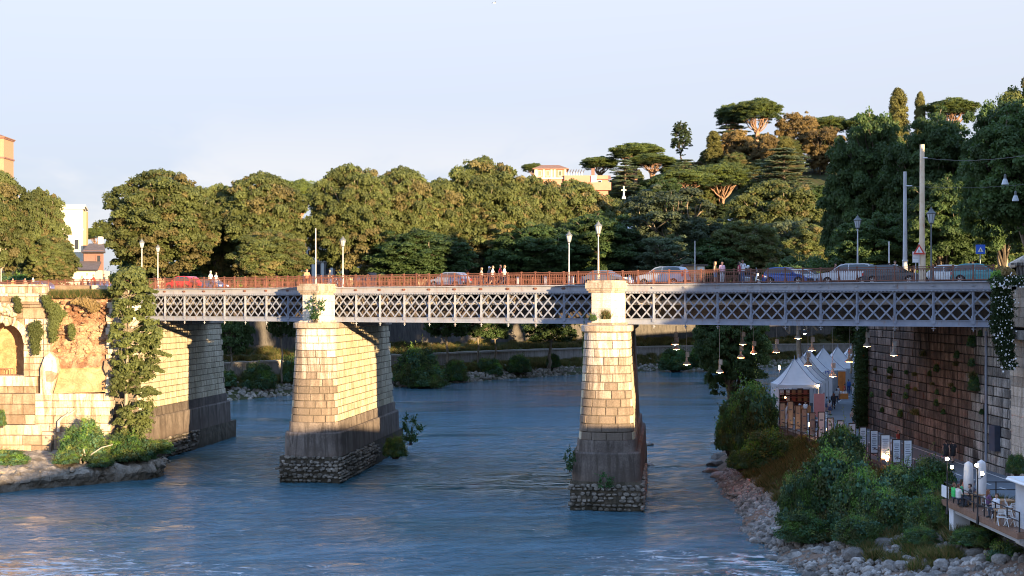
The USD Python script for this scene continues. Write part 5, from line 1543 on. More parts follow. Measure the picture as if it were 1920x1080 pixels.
# ------------------------------------------------------------------ lamps, poles and signs on the bridge
def street_lamp(px, ytop, v, label, size=1.0, post='pole_grey', group=None):
    u = bu(px, v); base = bp(u, v, DECK)
    Zd = base[1]
    top = H - (ytop - HY) / F * Zd
    h = top - DECK
    t = thing('street_lamp', label, 'street lamp', base)
    s = 1.0 * size
    lh = 1.15 * s
    obj('pole', MB().lathe([(.16, 0), (.17, .25), (.11, .34), (.10, .8), (.075, .9), (.055, h * .6), (.05, h - lh - .25), (.09, h - lh - .2), (.06, h - lh - .08)], (0, 0, 0), 10), MATS[post], t, smooth=50)
    z = h - lh
    lan = obj('lantern', MB().lathe([(.06, z - .1), (.14, z - .04), (.16, z), (.15, z + .03)], (0, 0, 0), 8).lathe([(.30 * s, z + .62 * s), (.36 * s, z + .66 * s), (.30 * s, z + .74 * s), (.16 * s, z + .86 * s), (.13 * s, z + .96 * s), (.05 * s, z + 1.0 * s), (.05 * s, z + 1.08 * s), (0, z + 1.15 * s)], (0, 0, 0), 8), MATS['lamp_iron'], t, smooth=40)
    obj('glass', MB().lathe([(.15 * s, z + .02), (.29 * s, z + .62 * s)], (0, 0, 0), 8), MATS['lamp_glass'], lan)
    bars = MB()
    for k in range(8):
        a = k / 8 * 2 * math.pi
        bars.bar((.155 * s * math.cos(a), .155 * s * math.sin(a), z), (.30 * s * math.cos(a), .30 * s * math.sin(a), z + .63 * s), .03, .03)
    obj('lantern_bars', bars, MATS['lamp_iron'], lan)
    return t
street_lamp(266, 447, 15.0, 'leftmost street lamp with lantern, before the big round plane tree')
street_lamp(296, 458, 20.0, 'smaller street lamp just right of the leftmost lantern', .85)
street_lamp(643, 442, 15.0, 'street lamp with lantern in front of the grey palace')
street_lamp(1067, 432, 15.6, 'dark street lamp just left of the tall lamp on the middle pier')
street_lamp(1122, 413, 2.3, 'tall street lamp with red banded pole above the middle pier', 1.0, 'pole_rusty')
street_lamp(1608, 402, 13.0, 'dark street lamp left of the plain grey pole')
street_lamp(1746, 387, 2.2, 'dark street lamp just right of the tall rusty pole', 1.08, 'lamp_iron')
def pole(px, ytop, v, r, m, label, name='pole', cat='pole', u=None):
    u = bu(px, v); base = bp(u, v, DECK); h = H - (ytop - HY) / F * base[1] - DECK
    t = thing(name, label, cat, base)
    obj('shaft', MB().lathe([(r * 1.35, 0), (r * 1.3, h * .2), (r * 1.1, h * .22), (r, h * .55), (r * .85, h), (0, h + .02)], (0, 0, 0), 10), MATS[m], t, smooth=50)
    obj('collar', MB().lathe([(r * 1.36, h * .205), (r * 1.5, h * .212), (r * 1.36, h * .222)], (0, 0, 0), 10), MATS[m], t)
    return t, base, h
pole(592, 428, 15.2, .06, 'pole_grey', 'plain grey pole before the grey palace, left of the lamp')
pole(2, 466, 15.2, .05, 'pole_grey', 'thin pale pole at the left picture edge')
pole(1303, 452, 15.6, .05, 'pole_grey', 'thin grey pole beside the flat roofed kiosk')
pole(1667, 453, 15.6, .08, 'pole_grey', 'short pale pole between the left dark lamp and the grey pole')
tg, bg_, hg = pole(1697, 322, 15.2, .17, 'pole_grey', 'tall plain grey pole left of the rusty one')
tr_, br_, hr = pole(1729, 271, 2.4, .20, 'pole_rusty', 'tallest pole of the bridge, peeling white with orange rust')
# span wires with hanging lamps
def wire_line(label, a, b, lamps):
    t = thing('span_wire', label, 'wire')
    n = 24
    q = np.linspace(0, 1, n)[:, None]
    p = a + (b - a) * q - A(0, 0, 1) * (np.sin(q * math.pi) * .35)
    obj('wire', MB().tube(p, .016, 5), MATS['wire'], t)
    obj('insulator', MB().tube([a + (b - a) * .012, a + (b - a) * .05], .05, 6), MATS['lamp_glass'], t)
a = br_ + A(0, 0, hr - 1.0); b = PX(1990, 281, 70)
wire_line('taut wire running right from the top of the rusty pole', a, b, [])
a2 = bg_ + A(0, 0, hg - 1.2); b2 = PX(2010, 336, 92)
wire_line('thin wire running right from the grey pole to the hanging lamps', a2, b2, [])
def wire_lamp(px, py, Z, label):
    c = PX(px, py, Z)
    t = thing('hanging_lamp', label, 'lamp', c)
    obj('body', MB().lathe([(.03, .75), (.08, .7), (.09, .45), (.12, .42)], (0, 0, 0), 10), MATS['lamp_iron'], t)
    obj('shade', MB().lathe([(.11, .42), (.17, .30), (.24, .06), (.25, 0), (.22, .02), (.10, .38)], (0, 0, 0), 14), MATS['lamp_glass'], t, smooth=50)
    obj('hanger', MB().tube([A(0, 0, .74), A(0, 0, 1.3)], .015, 4), MATS['wire'], t)
wire_lamp(1884.5, 346, 96, 'upper white bell lamp hanging from a wire before the dark trees')
wire_lamp(1904, 377, 98, 'lower white bell lamp hanging from a wire before the dark trees')
# signs
plain('sign_red', (.55, .05, .03), .5, vary=.05)
plain('sign_white', (.75, .75, .75), .5, vary=.05)
plain('sign_blue', (.03, .12, .55), .5, vary=.05)
plain('sign_black', (.02, .02, .02), .6, vary=.05)
def sign_base(px, ybot_v, label, h, cat='road sign'):
    u = bu(px, ybot_v); base = bp(u, ybot_v, DECK)
    t = thing('road_sign', label, cat, base, 0)
    obj('post', MB().tube([A(0, 0, 0), A(0, 0, h)], .035, 8), MATS['pole_grey'], t)
    return t, base
t, base = sign_base(1723, 1.9, 'triangular red bordered warning sign beside the rusty pole', 2.9)
def tri(s): return [(-s, 0), (s, 0), (0, s * 1.73)]
obj('border', MB().prism(tri(.45), (0, -.05, 2.05), (1, 0, 0), (0, 0, 1), (0, 1, 0), .02), MATS['sign_red'], t)
obj('face', MB().prism([(x, y + .12) for x, y in tri(.27)], (0, -.056, 2.05), (1, 0, 0), (0, 0, 1), (0, 1, 0), .004), MATS['sign_white'], t)
obj('symbol', MB().box((-.07, -.06, 2.30), (.035, .006, .22)).box((.05, -.06, 2.28), (.03, .006, .18)), MATS['sign_black'], t)
t, base = sign_base(1717, 2.0, 'small pale rectangular sign left of the warning triangle', 2.3)
obj('plate', MB().box((0, -.05, 1.85), (.55, .03, .85)), MATS['pole_grey'], t)
obj('face', MB().box((0, -.068, 2.02), (.45, .004, .40)).box((0, -.068, 1.62), (.45, .004, .25)), MATS['sign_white'], t)
t, base = sign_base(1838, 9.0, 'square blue pedestrian crossing sign near the right end of the bridge', 3.0)
obj('plate', MB().box((0, -.05, 2.62), (.72, .03, .72)), MATS['sign_blue'], t)
obj('face', MB().prism(tri(.22), (0, -.068, 2.42), (1, 0, 0), (0, 0, 1), (0, 1, 0), .003), MATS['sign_white'], t)
obj('symbol', MB().box((0, -.072, 2.56), (.05, .004, .16)).box((0, -.072, 2.48), (.12, .004, .03)), MATS['sign_black'], t)
# grey bollards on the near pavement seen through the railing
for px in (971, 1023, 1074, 1181):
    base = bp(bu(px, 1.0), 1.0, DECK)
    t = thing('bollard', 'pale short post on the near pavement behind the railing', 'bollard', base, group='pavement posts behind the railing')
    obj('shaft', MB().lathe([(.10, 0), (.10, .62), (.12, .66), (.10, .74), (0, .78)], (0, 0, 0), 10), MATS['pole_grey'], t)
    obj('foot', MB().lathe([(.17, 0), (.15, .06), (.10, .08)], (0, 0, 0), 10), MATS['lamp_iron'], t)
t = thing('plastic_bag', 'white plastic bag caught at the railing foot right of the middle pier', 'bag', bp(bu(1185, .3), .25, DECK))
v = rock_mesh(np.random.default_rng(3)) * A(.22, .16, .2) + A(0, 0, .2)
obj('sack', (v, ROCK_F), MATS['sign_white'], t, smooth=60)

# ------------------------------------------------------------------ cars
plain('tyre', (.018, .018, .02), .85)
plain('rim', (.42, .43, .45), .35, .8)
plain('car_glass', (.035, .05, .06), .06, spec=.8, vary=.1)
plain('car_trim', (.02, .02, .022), .6)
plain('head_lamp', (.75, .78, .8), .15, vary=.05)
plain('tail_lamp', (.50, .02, .015), .2, vary=.05)
def car(name, label, px, v, color, facing=1, kind='hatch', L=4.1, hgt=1.5, px_is_mid=True, lights=False, road=DECK - .12):
    key = 'car_paint_' + '_'.join(str(int(c * 1000)) for c in color)
    if key not in MATS:
        c = np.array(color, float)
        mat(key, {'p': ('principled_bsdf', {'base_color': tuple(c), 'roughness': .32, 'metallic': .25, 'coat_weight': .8, 'coat_roughness': .06})}, [])
    base = bp(bu(px, v), v, road)
    t = thing(name, label, 'car', base, YAW + (0 if facing > 0 else math.pi))
    W = 1.72
    # profile in (x forward, z)
    if kind == 'hatch':
        body = [(-.5, .32), (-.497, .62), (-.485, .86), (-.46, .92), (.24, .92), (.40, .80), (.47, .66), (.495, .50), (.497, .32)]
        cab = [(-.47, .90), (-.43, 1.18), (-.34, 1.44), (-.22, 1.5), (.0, 1.5), (.09, 1.42), (.26, .93)]
    elif kind == 'suv':
        body = [(-.5, .38), (-.497, .72), (-.49, .98), (-.47, 1.02), (.26, 1.02), (.42, .92), (.48, .76), (.497, .56), (.497, .38)]
        cab = [(-.485, 1.0), (-.46, 1.3), (-.41, 1.58), (-.34, 1.64), (.0, 1.64), (.10, 1.54), (.27, 1.03)]
    elif kind == 'wagon':
        body = [(-.5, .32), (-.497, .64), (-.488, .86), (-.47, .90), (.24, .90), (.42, .80), (.48, .66), (.497, .48), (.497, .32)]
        cab = [(-.48, .88), (-.44, 1.16), (-.38, 1.38), (-.30, 1.45), (-.02, 1.46), (.07, 1.38), (.23, .91)]
    else:      # sedan
        body = [(-.5, .32), (-.498, .66), (-.49, .88), (-.46, .93), (.24, .90), (.42, .80), (.48, .66), (.497, .48), (.497, .32)]
        cab = [(-.38, .92), (-.27, 1.30), (-.20, 1.40), (-.03, 1.43), (.05, 1.38), (.22, .91)]
    k = hgt / max(z for _, z in cab)
    body = [(x * L, z * k) for x, z in body]; cab = [(x * L, z * k) for x, z in cab]
    wr = .315
    wx = (-.31 * L, .315 * L)
    # wheel arches cut from the lower body
    import shapely
    shp = shapely.Polygon(body)
    for x in wx:
        shp = shp.difference(shapely.Point(x, wr).buffer(wr * 1.16, 10))
    def extr(shape, w0, w1, zlo, zhi):
        m = trimesh.creation.extrude_polygon(shape, 2.0, engine='earcut')
        vv = np.asarray(m.vertices).copy()
        s_ = (vv[:, 2] - 1)
        ww = w0 + (w1 - w0) * np.clip((vv[:, 1] - zlo) / (zhi - zlo), 0, 1)
        end = 1 - .10 * np.clip((np.abs(vv[:, 0]) / L - .36) / .14, 0, 1) ** 2
        return np.stack([vv[:, 0], s_ * ww / 2 * end, vv[:, 1]], 1), m.faces
    zb = max(z for _, z in body); zc = max(z for _, z in cab)
    vv, ff = extr(shp, W, W * .97, .3, zb)
    obj('body', (vv, ff), MATS[key], t, smooth=35)
    vv, ff = extr(shapely.Polygon(cab), W * .94, W * .74, zb, zc)
    obj('cabin', (vv, ff), MATS[key], t, smooth=35)
    obj('underbody', MB().box((0, 0, .30), (L * .9, W * .8, .2)), MATS['car_trim'], t)
    def cw(z): return W * .94 + (W * .74 - W * .94) * np.clip((z - zb) / (zc - zb), 0, 1)
    # glass set a few millimetres proud
    inner = shapely.Polygon(cab).buffer(-.075)
    if inner.geom_type != 'Polygon': inner = max(inner.geoms, key=lambda g: g.area)
    xm = -.06 * L
    for part in (inner.intersection(shapely.box(-9, zb + .02, xm - .04, 9)), inner.intersection(shapely.box(xm + .04, zb + .02, 9, 9))):
        if part.is_empty: continue
        pts = np.array(part.exterior.coords[:-1]); tri_v, tri_f = trimesh.creation.triangulate_polygon(part, engine='earcut')
        for sd in (-1, 1):
            P = np.stack([tri_v[:, 0], sd * (cw(tri_v[:, 1]) / 2 + .006), tri_v[:, 1]], 1)
            obj('side_window', (P, tri_f if sd < 0 else tri_f[:, ::-1]), MATS['car_glass'], t)
    def slope_glass(p, q, nm):
        (xa, za), (xb, zb_) = p, q
        a = .10; b = .92
        xs = [xa + (xb - xa) * a, xa + (xb - xa) * b]; zs = [za + (zb_ - za) * a, za + (zb_ - za) * b]
        n = A(zb_ - za, 0, -(xb - xa)); n /= np.linalg.norm(n)
        if n[0] * (1 if nm == 'windscreen' else -1) < 0: n = -n
        P = []
        for x, z in zip(xs, zs):
            w_ = cw(z) / 2 - .07
            P += [A(x, -w_, z) + n * .008, A(x, w_, z) + n * .008]
        obj(nm, MB().add(P, [[0, 1, 3, 2]]), MATS['car_glass'], t)
    slope_glass(cab[-1], cab[-2], 'windscreen')
    slope_glass(cab[0] if kind == 'sedan' else cab[0], cab[1] if kind == 'sedan' else cab[2], 'rear_window')
    for x in wx:
        for sd in (-1, 1):
            wh = obj('wheel', MB().tube([A(x, sd * (W / 2 - .20), wr), A(x, sd * (W / 2 - .01), wr)], wr, 18), MATS['tyre'], t, smooth=50)
            r_ = MB().tube([A(x, sd * (W / 2 - .02), wr), A(x, sd * (W / 2 + .004), wr)], wr * .30, 10)
            for q in range(5):
                a = q / 5 * 2 * math.pi
                r_.bar((x, sd * (W / 2), wr), (x + math.cos(a) * wr * .66, sd * (W / 2), wr + math.sin(a) * wr * .66), .02, .085, up=(-math.sin(a), 0, math.cos(a)))
            r_.tube([A(x, sd * (W / 2 - .03), wr), A(x, sd * (W / 2 + .002), wr)], wr * .70, 16, cap=False)
            obj('rim', r_, MATS['rim'], wh)
    for sd in (-1, 1):
        obj('headlight', MB().box((.462 * L, sd * W * .34, zb * .76), (.16, .30, .15)), MATS['head_lamp'], t)
        obj('tail_light', MB().box((-.485 * L, sd * W * .40, zb * (.84 if kind != 'suv' else 1.0)), (.10, .20, .20 if kind != 'suv' else .45)), MATS['tail_lamp'], t)
        obj('mirror', MB().box((.17 * L, sd * (W * .47 + .10), zb + .08), (.12, .16, .12)), MATS[key], t)
    obj('bumper', MB().box((.488 * L, 0, .42), (.12, W * .86, .22)).box((-.492 * L, 0, .42), (.12, W * .86, .22)), MATS['car_trim'], t)
    obj('door_seam', MB().box((xm, 0, (.4 + zb) / 2), (.012, W * .985, zb - .42)), MATS['car_trim'], t)
    return t
blue, red = (.02, .07, .28), (.55, .02, .02)
car('hatchback', 'red hatchback behind the railing at the left of the bridge', 343, 4.6, red, -1, 'hatch', 4.0, 1.55)
car('sedan', 'grey blue car behind the railing right of the sunlit pier', 843, 4.4, (.20, .23, .30), -1, 'hatch', 3.9, 1.5)
car('sedan', 'dark grey car above the middle pier', 1138, 4.3, (.10, .12, .16), 1, 'sedan', 4.5, 1.45)
car('minivan', 'silver blue people carrier with bright tail lamp just right of the middle pier', 1243, 4.6, (.28, .33, .42), -1, 'suv', 4.4, 1.68)
car('hatchback', 'deep blue small hatchback right of the motor scooter', 1477, 4.4, blue, 1, 'hatch', 3.75, 1.46)
car('sedan', 'silver car nose showing in front of the deep blue hatchback', 1513, 7.6, (.45, .48, .52), 1, 'sedan', 4.4, 1.4)
car('minivan', 'silver tall car with bright tail lamp right of the deep blue hatchback', 1590, 6.6, (.45, .48, .53), -1, 'suv', 4.5, 1.72)
car('estate_car', 'black estate car with shining wheels left of the rusty pole', 1676, 4.2, (.03, .035, .05), 1, 'wagon', 4.5, 1.5)
car('hatchback', 'white hatchback behind the foot of the dark right lamp', 1768, 6.8, (.62, .64, .66), -1, 'hatch', 4.0, 1.5)
car('sedan', 'teal car next to the stone parapet at the right end of the bridge', 1838, 4.4, (.03, .20, .24), 1, 'hatch', 4.0, 1.5)
car('sedan', 'pale blue car at the left picture edge behind the ruin top', 4, 13.5, (.16, .24, .40), 1, 'sedan', 4.5, 1.45)
car('hatchback', 'blue car roof behind the ruin, left of the three people', 82, 13.5, (.10, .2, .42), 1, 'hatch', 4.0, 1.5)
car('sedan', 'blue parked car right of the person in red by the ruin', 191, 14.0, (.06, .16, .40), 1, 'sedan', 4.4, 1.45)
car('hatchback', 'dark blue parked car behind the two pale dressed walkers', 398, 14.4, (.03, .08, .2), 1, 'hatch', 4.0, 1.5)
# ------------------------------------------------------------------ people
_ball = np.asarray(trimesh.creation.icosphere(1).vertices)
_ball0 = np.asarray(trimesh.creation.icosphere(0).vertices)
def hull(*bs, fine=True):
    """hull of balls (x, y, z, r)"""
    B = _ball if fine else _ball0
    return m3.Manifold.hull_points(np.vstack([A(*b[:3]) + B * b[3] for b in bs]))
def union(parts):
    return m3.Manifold.batch_boolean(parts, m3.OpType.Add)
def chain(js, fine=True):
    return [hull(a, b, fine=fine) for a, b in zip(js[:-1], js[1:])]

def skeleton(pose):
    """joints of a 1.75 m figure facing -y, feet at z = 0 (or seat height for sitting)"""
    J = dict(pelvis=A(0, 0, .95), chest=A(0, 0, 1.30), neck=A(0, 0, 1.48), head=A(0, -.02, 1.635))
    for s, n in ((-1, 'l'), (1, 'r')):
        J['sh' + n] = A(.185 * s, 0, 1.41); J['el' + n] = A(.24 * s, .02, 1.12); J['wr' + n] = A(.245 * s, -.06, .87)
        J['hip' + n] = A(.09 * s, 0, .92); J['kn' + n] = A(.10 * s, -.01, .50); J['an' + n] = A(.10 * s, .02, .09); J['toe' + n] = A(.12 * s, -.16, .04)
    if pose == 'walk':
        J['knl'] = A(-.10, -.16, .53); J['anl'] = A(-.10, -.26, .11); J['toel'] = A(-.11, -.44, .08)
        J['knr'] = A(.10, .06, .50); J['anr'] = A(.10, .34, .15); J['toer'] = A(.11, .22, .03)
        J['ell'] = A(-.24, .12, 1.14); J['wrl'] = A(-.23, .10, .90); J['elr'] = A(.24, -.10, 1.13); J['wrr'] = A(.22, -.26, .96)
    if pose == 'lean':
        for k in ('chest', 'neck', 'head'): J[k] = J[k] + A(0, -.10 if k == 'chest' else -.18, -.03)
        for s, n in ((-1, 'l'), (1, 'r')):
            J['sh' + n] = J['sh' + n] + A(0, -.15, -.03); J['el' + n] = A(.27 * s, -.26, 1.12); J['wr' + n] = A(.10 * s, -.42, 1.13)
    if pose == 'sit':
        for k in ('pelvis', 'chest', 'neck', 'head', 'shl', 'shr', 'ell', 'elr'): J[k] = J[k] - A(0, 0, .42)
        for s, n in ((-1, 'l'), (1, 'r')):
            J['hip' + n] = A(.09 * s, 0, .51); J['kn' + n] = A(.13 * s, -.42, .50); J['an' + n] = A(.13 * s, -.40, .09); J['toe' + n] = A(.14 * s, -.58, .04)
            J['el' + n] = A(.25 * s, -.10, .74); J['wr' + n] = A(.12 * s, -.34, .76)
    if pose == 'ride':
        for k in ('pelvis', 'chest', 'neck', 'head', 'shl', 'shr'): J[k] = J[k] - A(0, 0, .17)
        for s, n in ((-1, 'l'), (1, 'r')):
            J['hip' + n] = A(.10 * s, 0, .76); J['kn' + n] = A(.20 * s, -.40, .66); J['an' + n] = A(.20 * s, -.36, .28); J['toe' + n] = A(.20 * s, -.54, .24)
            J['el' + n] = A(.30 * s, -.28, 1.02); J['wr' + n] = A(.30 * s, -.52, .96)
    return J

POSES = {}
def figure(pose, lower, sleeves, hair):
    key = (pose, lower, sleeves, hair)
    if key in POSES:
        return POSES[key]
    J = skeleton(pose); j = lambda n, r: (*J[n], r)
    hd = J['head']
    body = [hull((*hd + A(0, .01, .02), .092), (*hd + A(0, -.012, -.06), .066), (*hd + A(0, .02, .04), .09)),
            hull((*hd + A(0, -.07, -.085), .03), (*hd + A(0, -.02, -.06), .05)),
            hull((*hd + A(0, -.088, .0), .008), (*hd + A(0, -.112, -.03), .012), fine=False),
            hull((*hd + A(0, -.082, -.062), .010), (*hd + A(.02, -.078, -.062), .008), (*hd + A(-.02, -.078, -.062), .008), fine=False),
            hull(j('neck', .052), (*hd + A(0, .015, -.07), .05)), hull(j('neck', .055), j('chest', .10))]
    for s in (-1, 1):
        body.append(hull((*hd + A(.092 * s, .015, -.0), .016), (*hd + A(.090 * s, .02, -.03), .012), fine=False))
    for n, s in (('l', -1), ('r', 1)):
        body += [hull(j('sh' + n, .052), j('el' + n, .040)), hull(j('el' + n, .040), j('wr' + n, .027))]
        w = J['wr' + n]; d = unit(J['wr' + n] - J['el' + n]); sd = unit(np.cross(d, A(0, 1, .2))); q = unit(np.cross(sd, d))
        palm = w + d * .07
        body.append(hull((*w, .024), (*(palm + q * .028), .013), (*(palm - q * .028), .013), (*(palm + d * .02), .014), fine=False))
        for f_, (o, L) in enumerate(((-.030, .062), (-.010, .074), (.010, .070), (.030, .054))):
            a = palm + q * o + d * .012; b = a + d * L * .55 + sd * .008 * s; c = b + d * L * .36 + sd * .024 * s
            body += [hull((*a, .009), (*b, .0085), fine=False), hull((*b, .0085), (*c, .007), fine=False)]
        a = w + d * .025 - q * .024; b = a + d * .035 - q * .026; c = b + d * .03 - q * .006
        body += [hull((*a, .011), (*b, .0095), fine=False), hull((*b, .0095), (*c, .008), fine=False)]
        body += [hull(j('hip' + n, .082), j('kn' + n, .056)), hull(j('kn' + n, .056), (*(J['kn' + n] * .62 + J['an' + n] * .38 + A(0, .015, 0)), .056)), hull((*(J['kn' + n] * .62 + J['an' + n] * .38 + A(0, .015, 0)), .056), j('an' + n, .036)), hull(j('an' + n, .036), j('toe' + n, .03))]
    body += [hull((*(J['pelvis'] + A(-.06, 0, 0)), .105), (*(J['pelvis'] + A(.06, 0, 0)), .105), (*(J['chest'] + A(0, 0, -.14)), .11)), hull((*(J['chest'] + A(-.08, 0, 0)), .10), (*(J['chest'] + A(.08, 0, 0)), .10), (*(J['pelvis'] + A(0, 0, .12)), .11)),
             hull(j('shl', .05), j('shr', .05), j('chest', .10))]
    out = dict(body=union(body))
    top = [hull((*(J['pelvis'] + A(-.065, 0, .0)), .118), (*(J['pelvis'] + A(.065, 0, .0)), .118), (*(J['chest'] + A(-.085, 0, -.05)), .112), (*(J['chest'] + A(.085, 0, -.05)), .112)),
           hull(j('shl', .062), j('shr', .062), (*(J['chest'] + A(-.08, 0, 0)), .112), (*(J['chest'] + A(.08, 0, 0)), .112)), hull(j('shl', .06), j('shr', .06), (*(J['neck'] + A(0, .01, -.035)), .062))]
    for n in 'lr':
        k = {'none': .0, 'short': .55, 'long': 1.0}[sleeves]
        if k:
            e = J['sh' + n] + (J['el' + n] - J['sh' + n]) * min(1, k * 1.3)
            top.append(hull(j('sh' + n, .066), (*e, .056)))
            if k == 1.0:
                top.append(hull(j('el' + n, .055), (*(J['wr' + n] * .94 + J['el' + n] * .06), .04)))
    out['top'] = union(top)
    low = [hull((*(J['pelvis'] + A(-.06, 0, 0)), .122), (*(J['pelvis'] + A(.06, 0, 0)), .122), (*(J['pelvis'] + A(0, 0, -.06)), .11))]
    if lower == 'skirt':
        c = (J['knl'] + J['knr']) / 2
        low.append(hull((*(J['pelvis'] + A(-.07, 0, 0)), .12), (*(J['pelvis'] + A(.07, 0, 0)), .12), (*(J['knl'] * .8 + J['hipl'] * .2 + A(-.04, 0, 0)), .09), (*(J['knr'] * .8 + J['hipr'] * .2 + A(.04, 0, 0)), .09)))
    else:
        for n in 'lr':
            if lower == 'shorts':
                low.append(hull(j('hip' + n, .098), (*(J['hip' + n] * .15 + J['kn' + n] * .85), .078)))
            else:
                low += [hull(j('hip' + n, .098), j('kn' + n, .074)), hull(j('kn' + n, .074), (*(J['an' + n] + A(0, 0, .01)), .056))]
    out['lower'] = union(low)
    out['shoes'] = [hull((*(J['an' + n] + A(0, .03, -.035)), .048), (*(J['toe' + n] + A(0, 0, .005)), .042), (*(J['an' + n]), .046)) for n in 'lr']
    H_ = [hull((*hd + A(0, .03, .045), .095), (*hd + A(0, .045, -.01), .082), (*hd + A(0, -.035, .085), .05))]
    if hair == 'long':
        H_.append(hull((*hd + A(0, .06, -.0), .085), (*hd + A(0, .085, -.22), .07)))
        for s in (-1, 1):
            H_.append(hull((*hd + A(.075 * s, .02, .0), .04), (*hd + A(.07 * s, .03, -.2), .04)))
    if hair == 'cap':
        H_ = [hull((*hd + A(0, .01, .055), .096), (*hd + A(0, .02, .02), .096)), hull((*hd + A(0, -.09, .06), .03), (*hd + A(0, -.15, .05), .02), (*hd + A(.05, -.08, .055), .02), (*hd + A(-.05, -.08, .055), .02))]
    if hair == 'helmet':
        H_ = [hull((*hd + A(0, .01, .035), .128), (*hd + A(0, .04, -.02), .115))]
    out['hair'] = union(H_)
    out['eyes'] = [hull((*hd + A(s * .034, -.083, .006), .013), fine=False) for s in (-1, 1)]
    POSES[key] = out
    return out

plain('skin', (.48, .28, .20), .55, vary=.08)
plain('skin_dark', (.20, .11, .075), .55, vary=.08)
plain('eye', (.02, .015, .012), .3)
def cloth(c):
    n = 'cloth_' + '_'.join(str(int(x * 100)) for x in c)
    return MATS.get(n) or plain(n, c, .85, vary=.15, scale=14)
def person(label, pos, rz, pose='stand', top=(.6, .6, .6), lower=('trousers', (.05, .05, .08)), sleeves='short', hair=('short', (.03, .02, .015)), h=1.74, shoes=(.05, .05, .05), group=None, extra=None, skin='skin'):
    t = thing('person', label, 'person', pos, rz, (h / 1.75,) * 3, group)
    f = figure(pose, lower[0], sleeves, hair[0])
    b = obj('body', f['body'], MATS[skin], t, smooth=50)
    obj('shirt', f['top'], cloth(top), t, smooth=50)
    obj('skirt' if lower[0] == 'skirt' else 'shorts' if lower[0] == 'shorts' else 'trousers', f['lower'], cloth(lower[1]), t, smooth=50)
    for s in f['shoes']:
        obj('shoe', s, cloth(shoes), t, smooth=50)
    obj('helmet' if hair[0] == 'helmet' else 'cap' if hair[0] == 'cap' else 'hair', f['hair'], cloth(hair[1]), t, smooth=50)
    for e in f['eyes']:
        obj('eye', e, MATS['eye'], b)
    if extra == 'bag':
        obj('strap', MB().tube([A(-.12, -.11, 1.44), A(.02, -.14, 1.2), A(.20, -.05, .98)], .018, 5), cloth((.03, .03, .03)), t)
    if extra == 'backpack':
        obj('backpack', hull((-.1, .17, 1.38, .07), (.1, .17, 1.38, .07), (-.11, .19, 1.02, .08), (.11, .19, 1.02, .08)), cloth((.05, .06, .09)), t, smooth=50)
        for s in (-1, 1):
            obj('strap', MB().tube([A(.11 * s, .06, 1.50), A(.12 * s, -.13, 1.36), A(.15 * s, -.06, 1.05)], .02, 5), cloth((.04, .04, .05)), t)
    return t
def on_bridge(px, v, label, rz=0.0, **k):
    u = bu(px, v)
    return person(label, bp(u, v, DECK), rz, **k)
def on_quay(px, py, label, rz=0.0, **k):
    return person(label, GP(px, py, QUAY), rz, **k)
white, black, pink, navy, jeans, beige = (.68, .68, .70), (.025, .025, .03), (.62, .36, .44), (.04, .06, .16), (.09, .13, .24), (.52, .42, .34)
brown_h, dark_h, blond = (.10, .06, .035), (.02, .015, .012), (.32, .22, .12)
# bridge, left to right
on_bridge(24, 9.5, 'person in an orange top behind the ruin at the left edge', 1.0, top=(.6, .25, .1), h=1.66)
on_bridge(47, 9.0, 'dark haired person behind the ruin left of the low house door', .4, top=(.3, .2, .15), h=1.64)
on_bridge(154, 1.0, 'small fair person leaning beside the one in white at the ruin', .2, pose='lean', top=(.45, .33, .25), hair=('long', blond), h=1.58)
on_bridge(165, 1.0, 'person in a white shirt leaning on the railing by the ruin', -.3, pose='lean', top=white, sleeves='short', h=1.82, hair=('short', brown_h))
on_bridge(178, 1.1, 'person in a bright red shirt bent over the railing by the ruin', -.9, pose='lean', top=(.62, .05, .03), h=1.66)
on_bridge(195, 1.4, 'person in dark clothes right of the one in red by the ruin', 1.5, top=(.05, .05, .06), h=1.66)
on_bridge(395, 1.3, 'person in a white shirt and dark trousers walking right of the red car', 1.4, pose='walk', top=white, lower=('trousers', (.06, .07, .09)), h=1.82, hair=('short', (.4, .38, .36)))
on_bridge(405, 1.6, 'person in a pale top behind the white shirted walker right of the red car', 1.4, pose='walk', top=(.5, .55, .6), lower=('skirt', (.4, .42, .5)), hair=('long', dark_h), h=1.68)
on_bridge(575, .7, 'person in orange leaning on the railing above the sunlit pier', .3, pose='lean', top=(.62, .22, .12), hair=('cap', (.45, .12, .06)), h=1.80, lower=('trousers', (.3, .12, .08)))
on_bridge(618, 1.5, 'person in black and pale trousers pushing a bicycle above the sunlit pier', 1.6, pose='walk', top=(.04, .035, .04), lower=('trousers', (.55, .55, .52)), h=1.74)
on_bridge(903, 1.1, 'long haired person in grey, leftmost of the five walkers in mid span', 1.5, pose='walk', top=(.3, .28, .27), hair=('long', brown_h), h=1.66)
on_bridge(917, 1.3, 'person in a white cap among the five walkers in mid span', 1.5, pose='walk', top=(.12, .12, .13), hair=('cap', white), h=1.72)
on_bridge(924, 1.0, 'person in a pale blue shirt in the middle of the five walkers in mid span', 1.5, pose='walk', top=(.5, .54, .62), h=1.8, lower=('trousers', (.4, .25, .2)))
on_bridge(938, 1.4, 'person in a red shirt among the five walkers in mid span', 1.5, pose='walk', top=(.55, .04, .05), h=1.86)
on_bridge(946, 1.0, 'person in a white top, rightmost of the five walkers in mid span', 1.5, pose='walk', top=white, hair=('long', brown_h), h=1.82)
on_bridge(1341, .7, 'long haired person in a brown top and blue shorts at the railing', 1.1, top=(.12, .085, .055), sleeves='none', lower=('shorts', (.25, .32, .45)), hair=('long', (.22, .13, .07)), h=1.76, extra='bag')
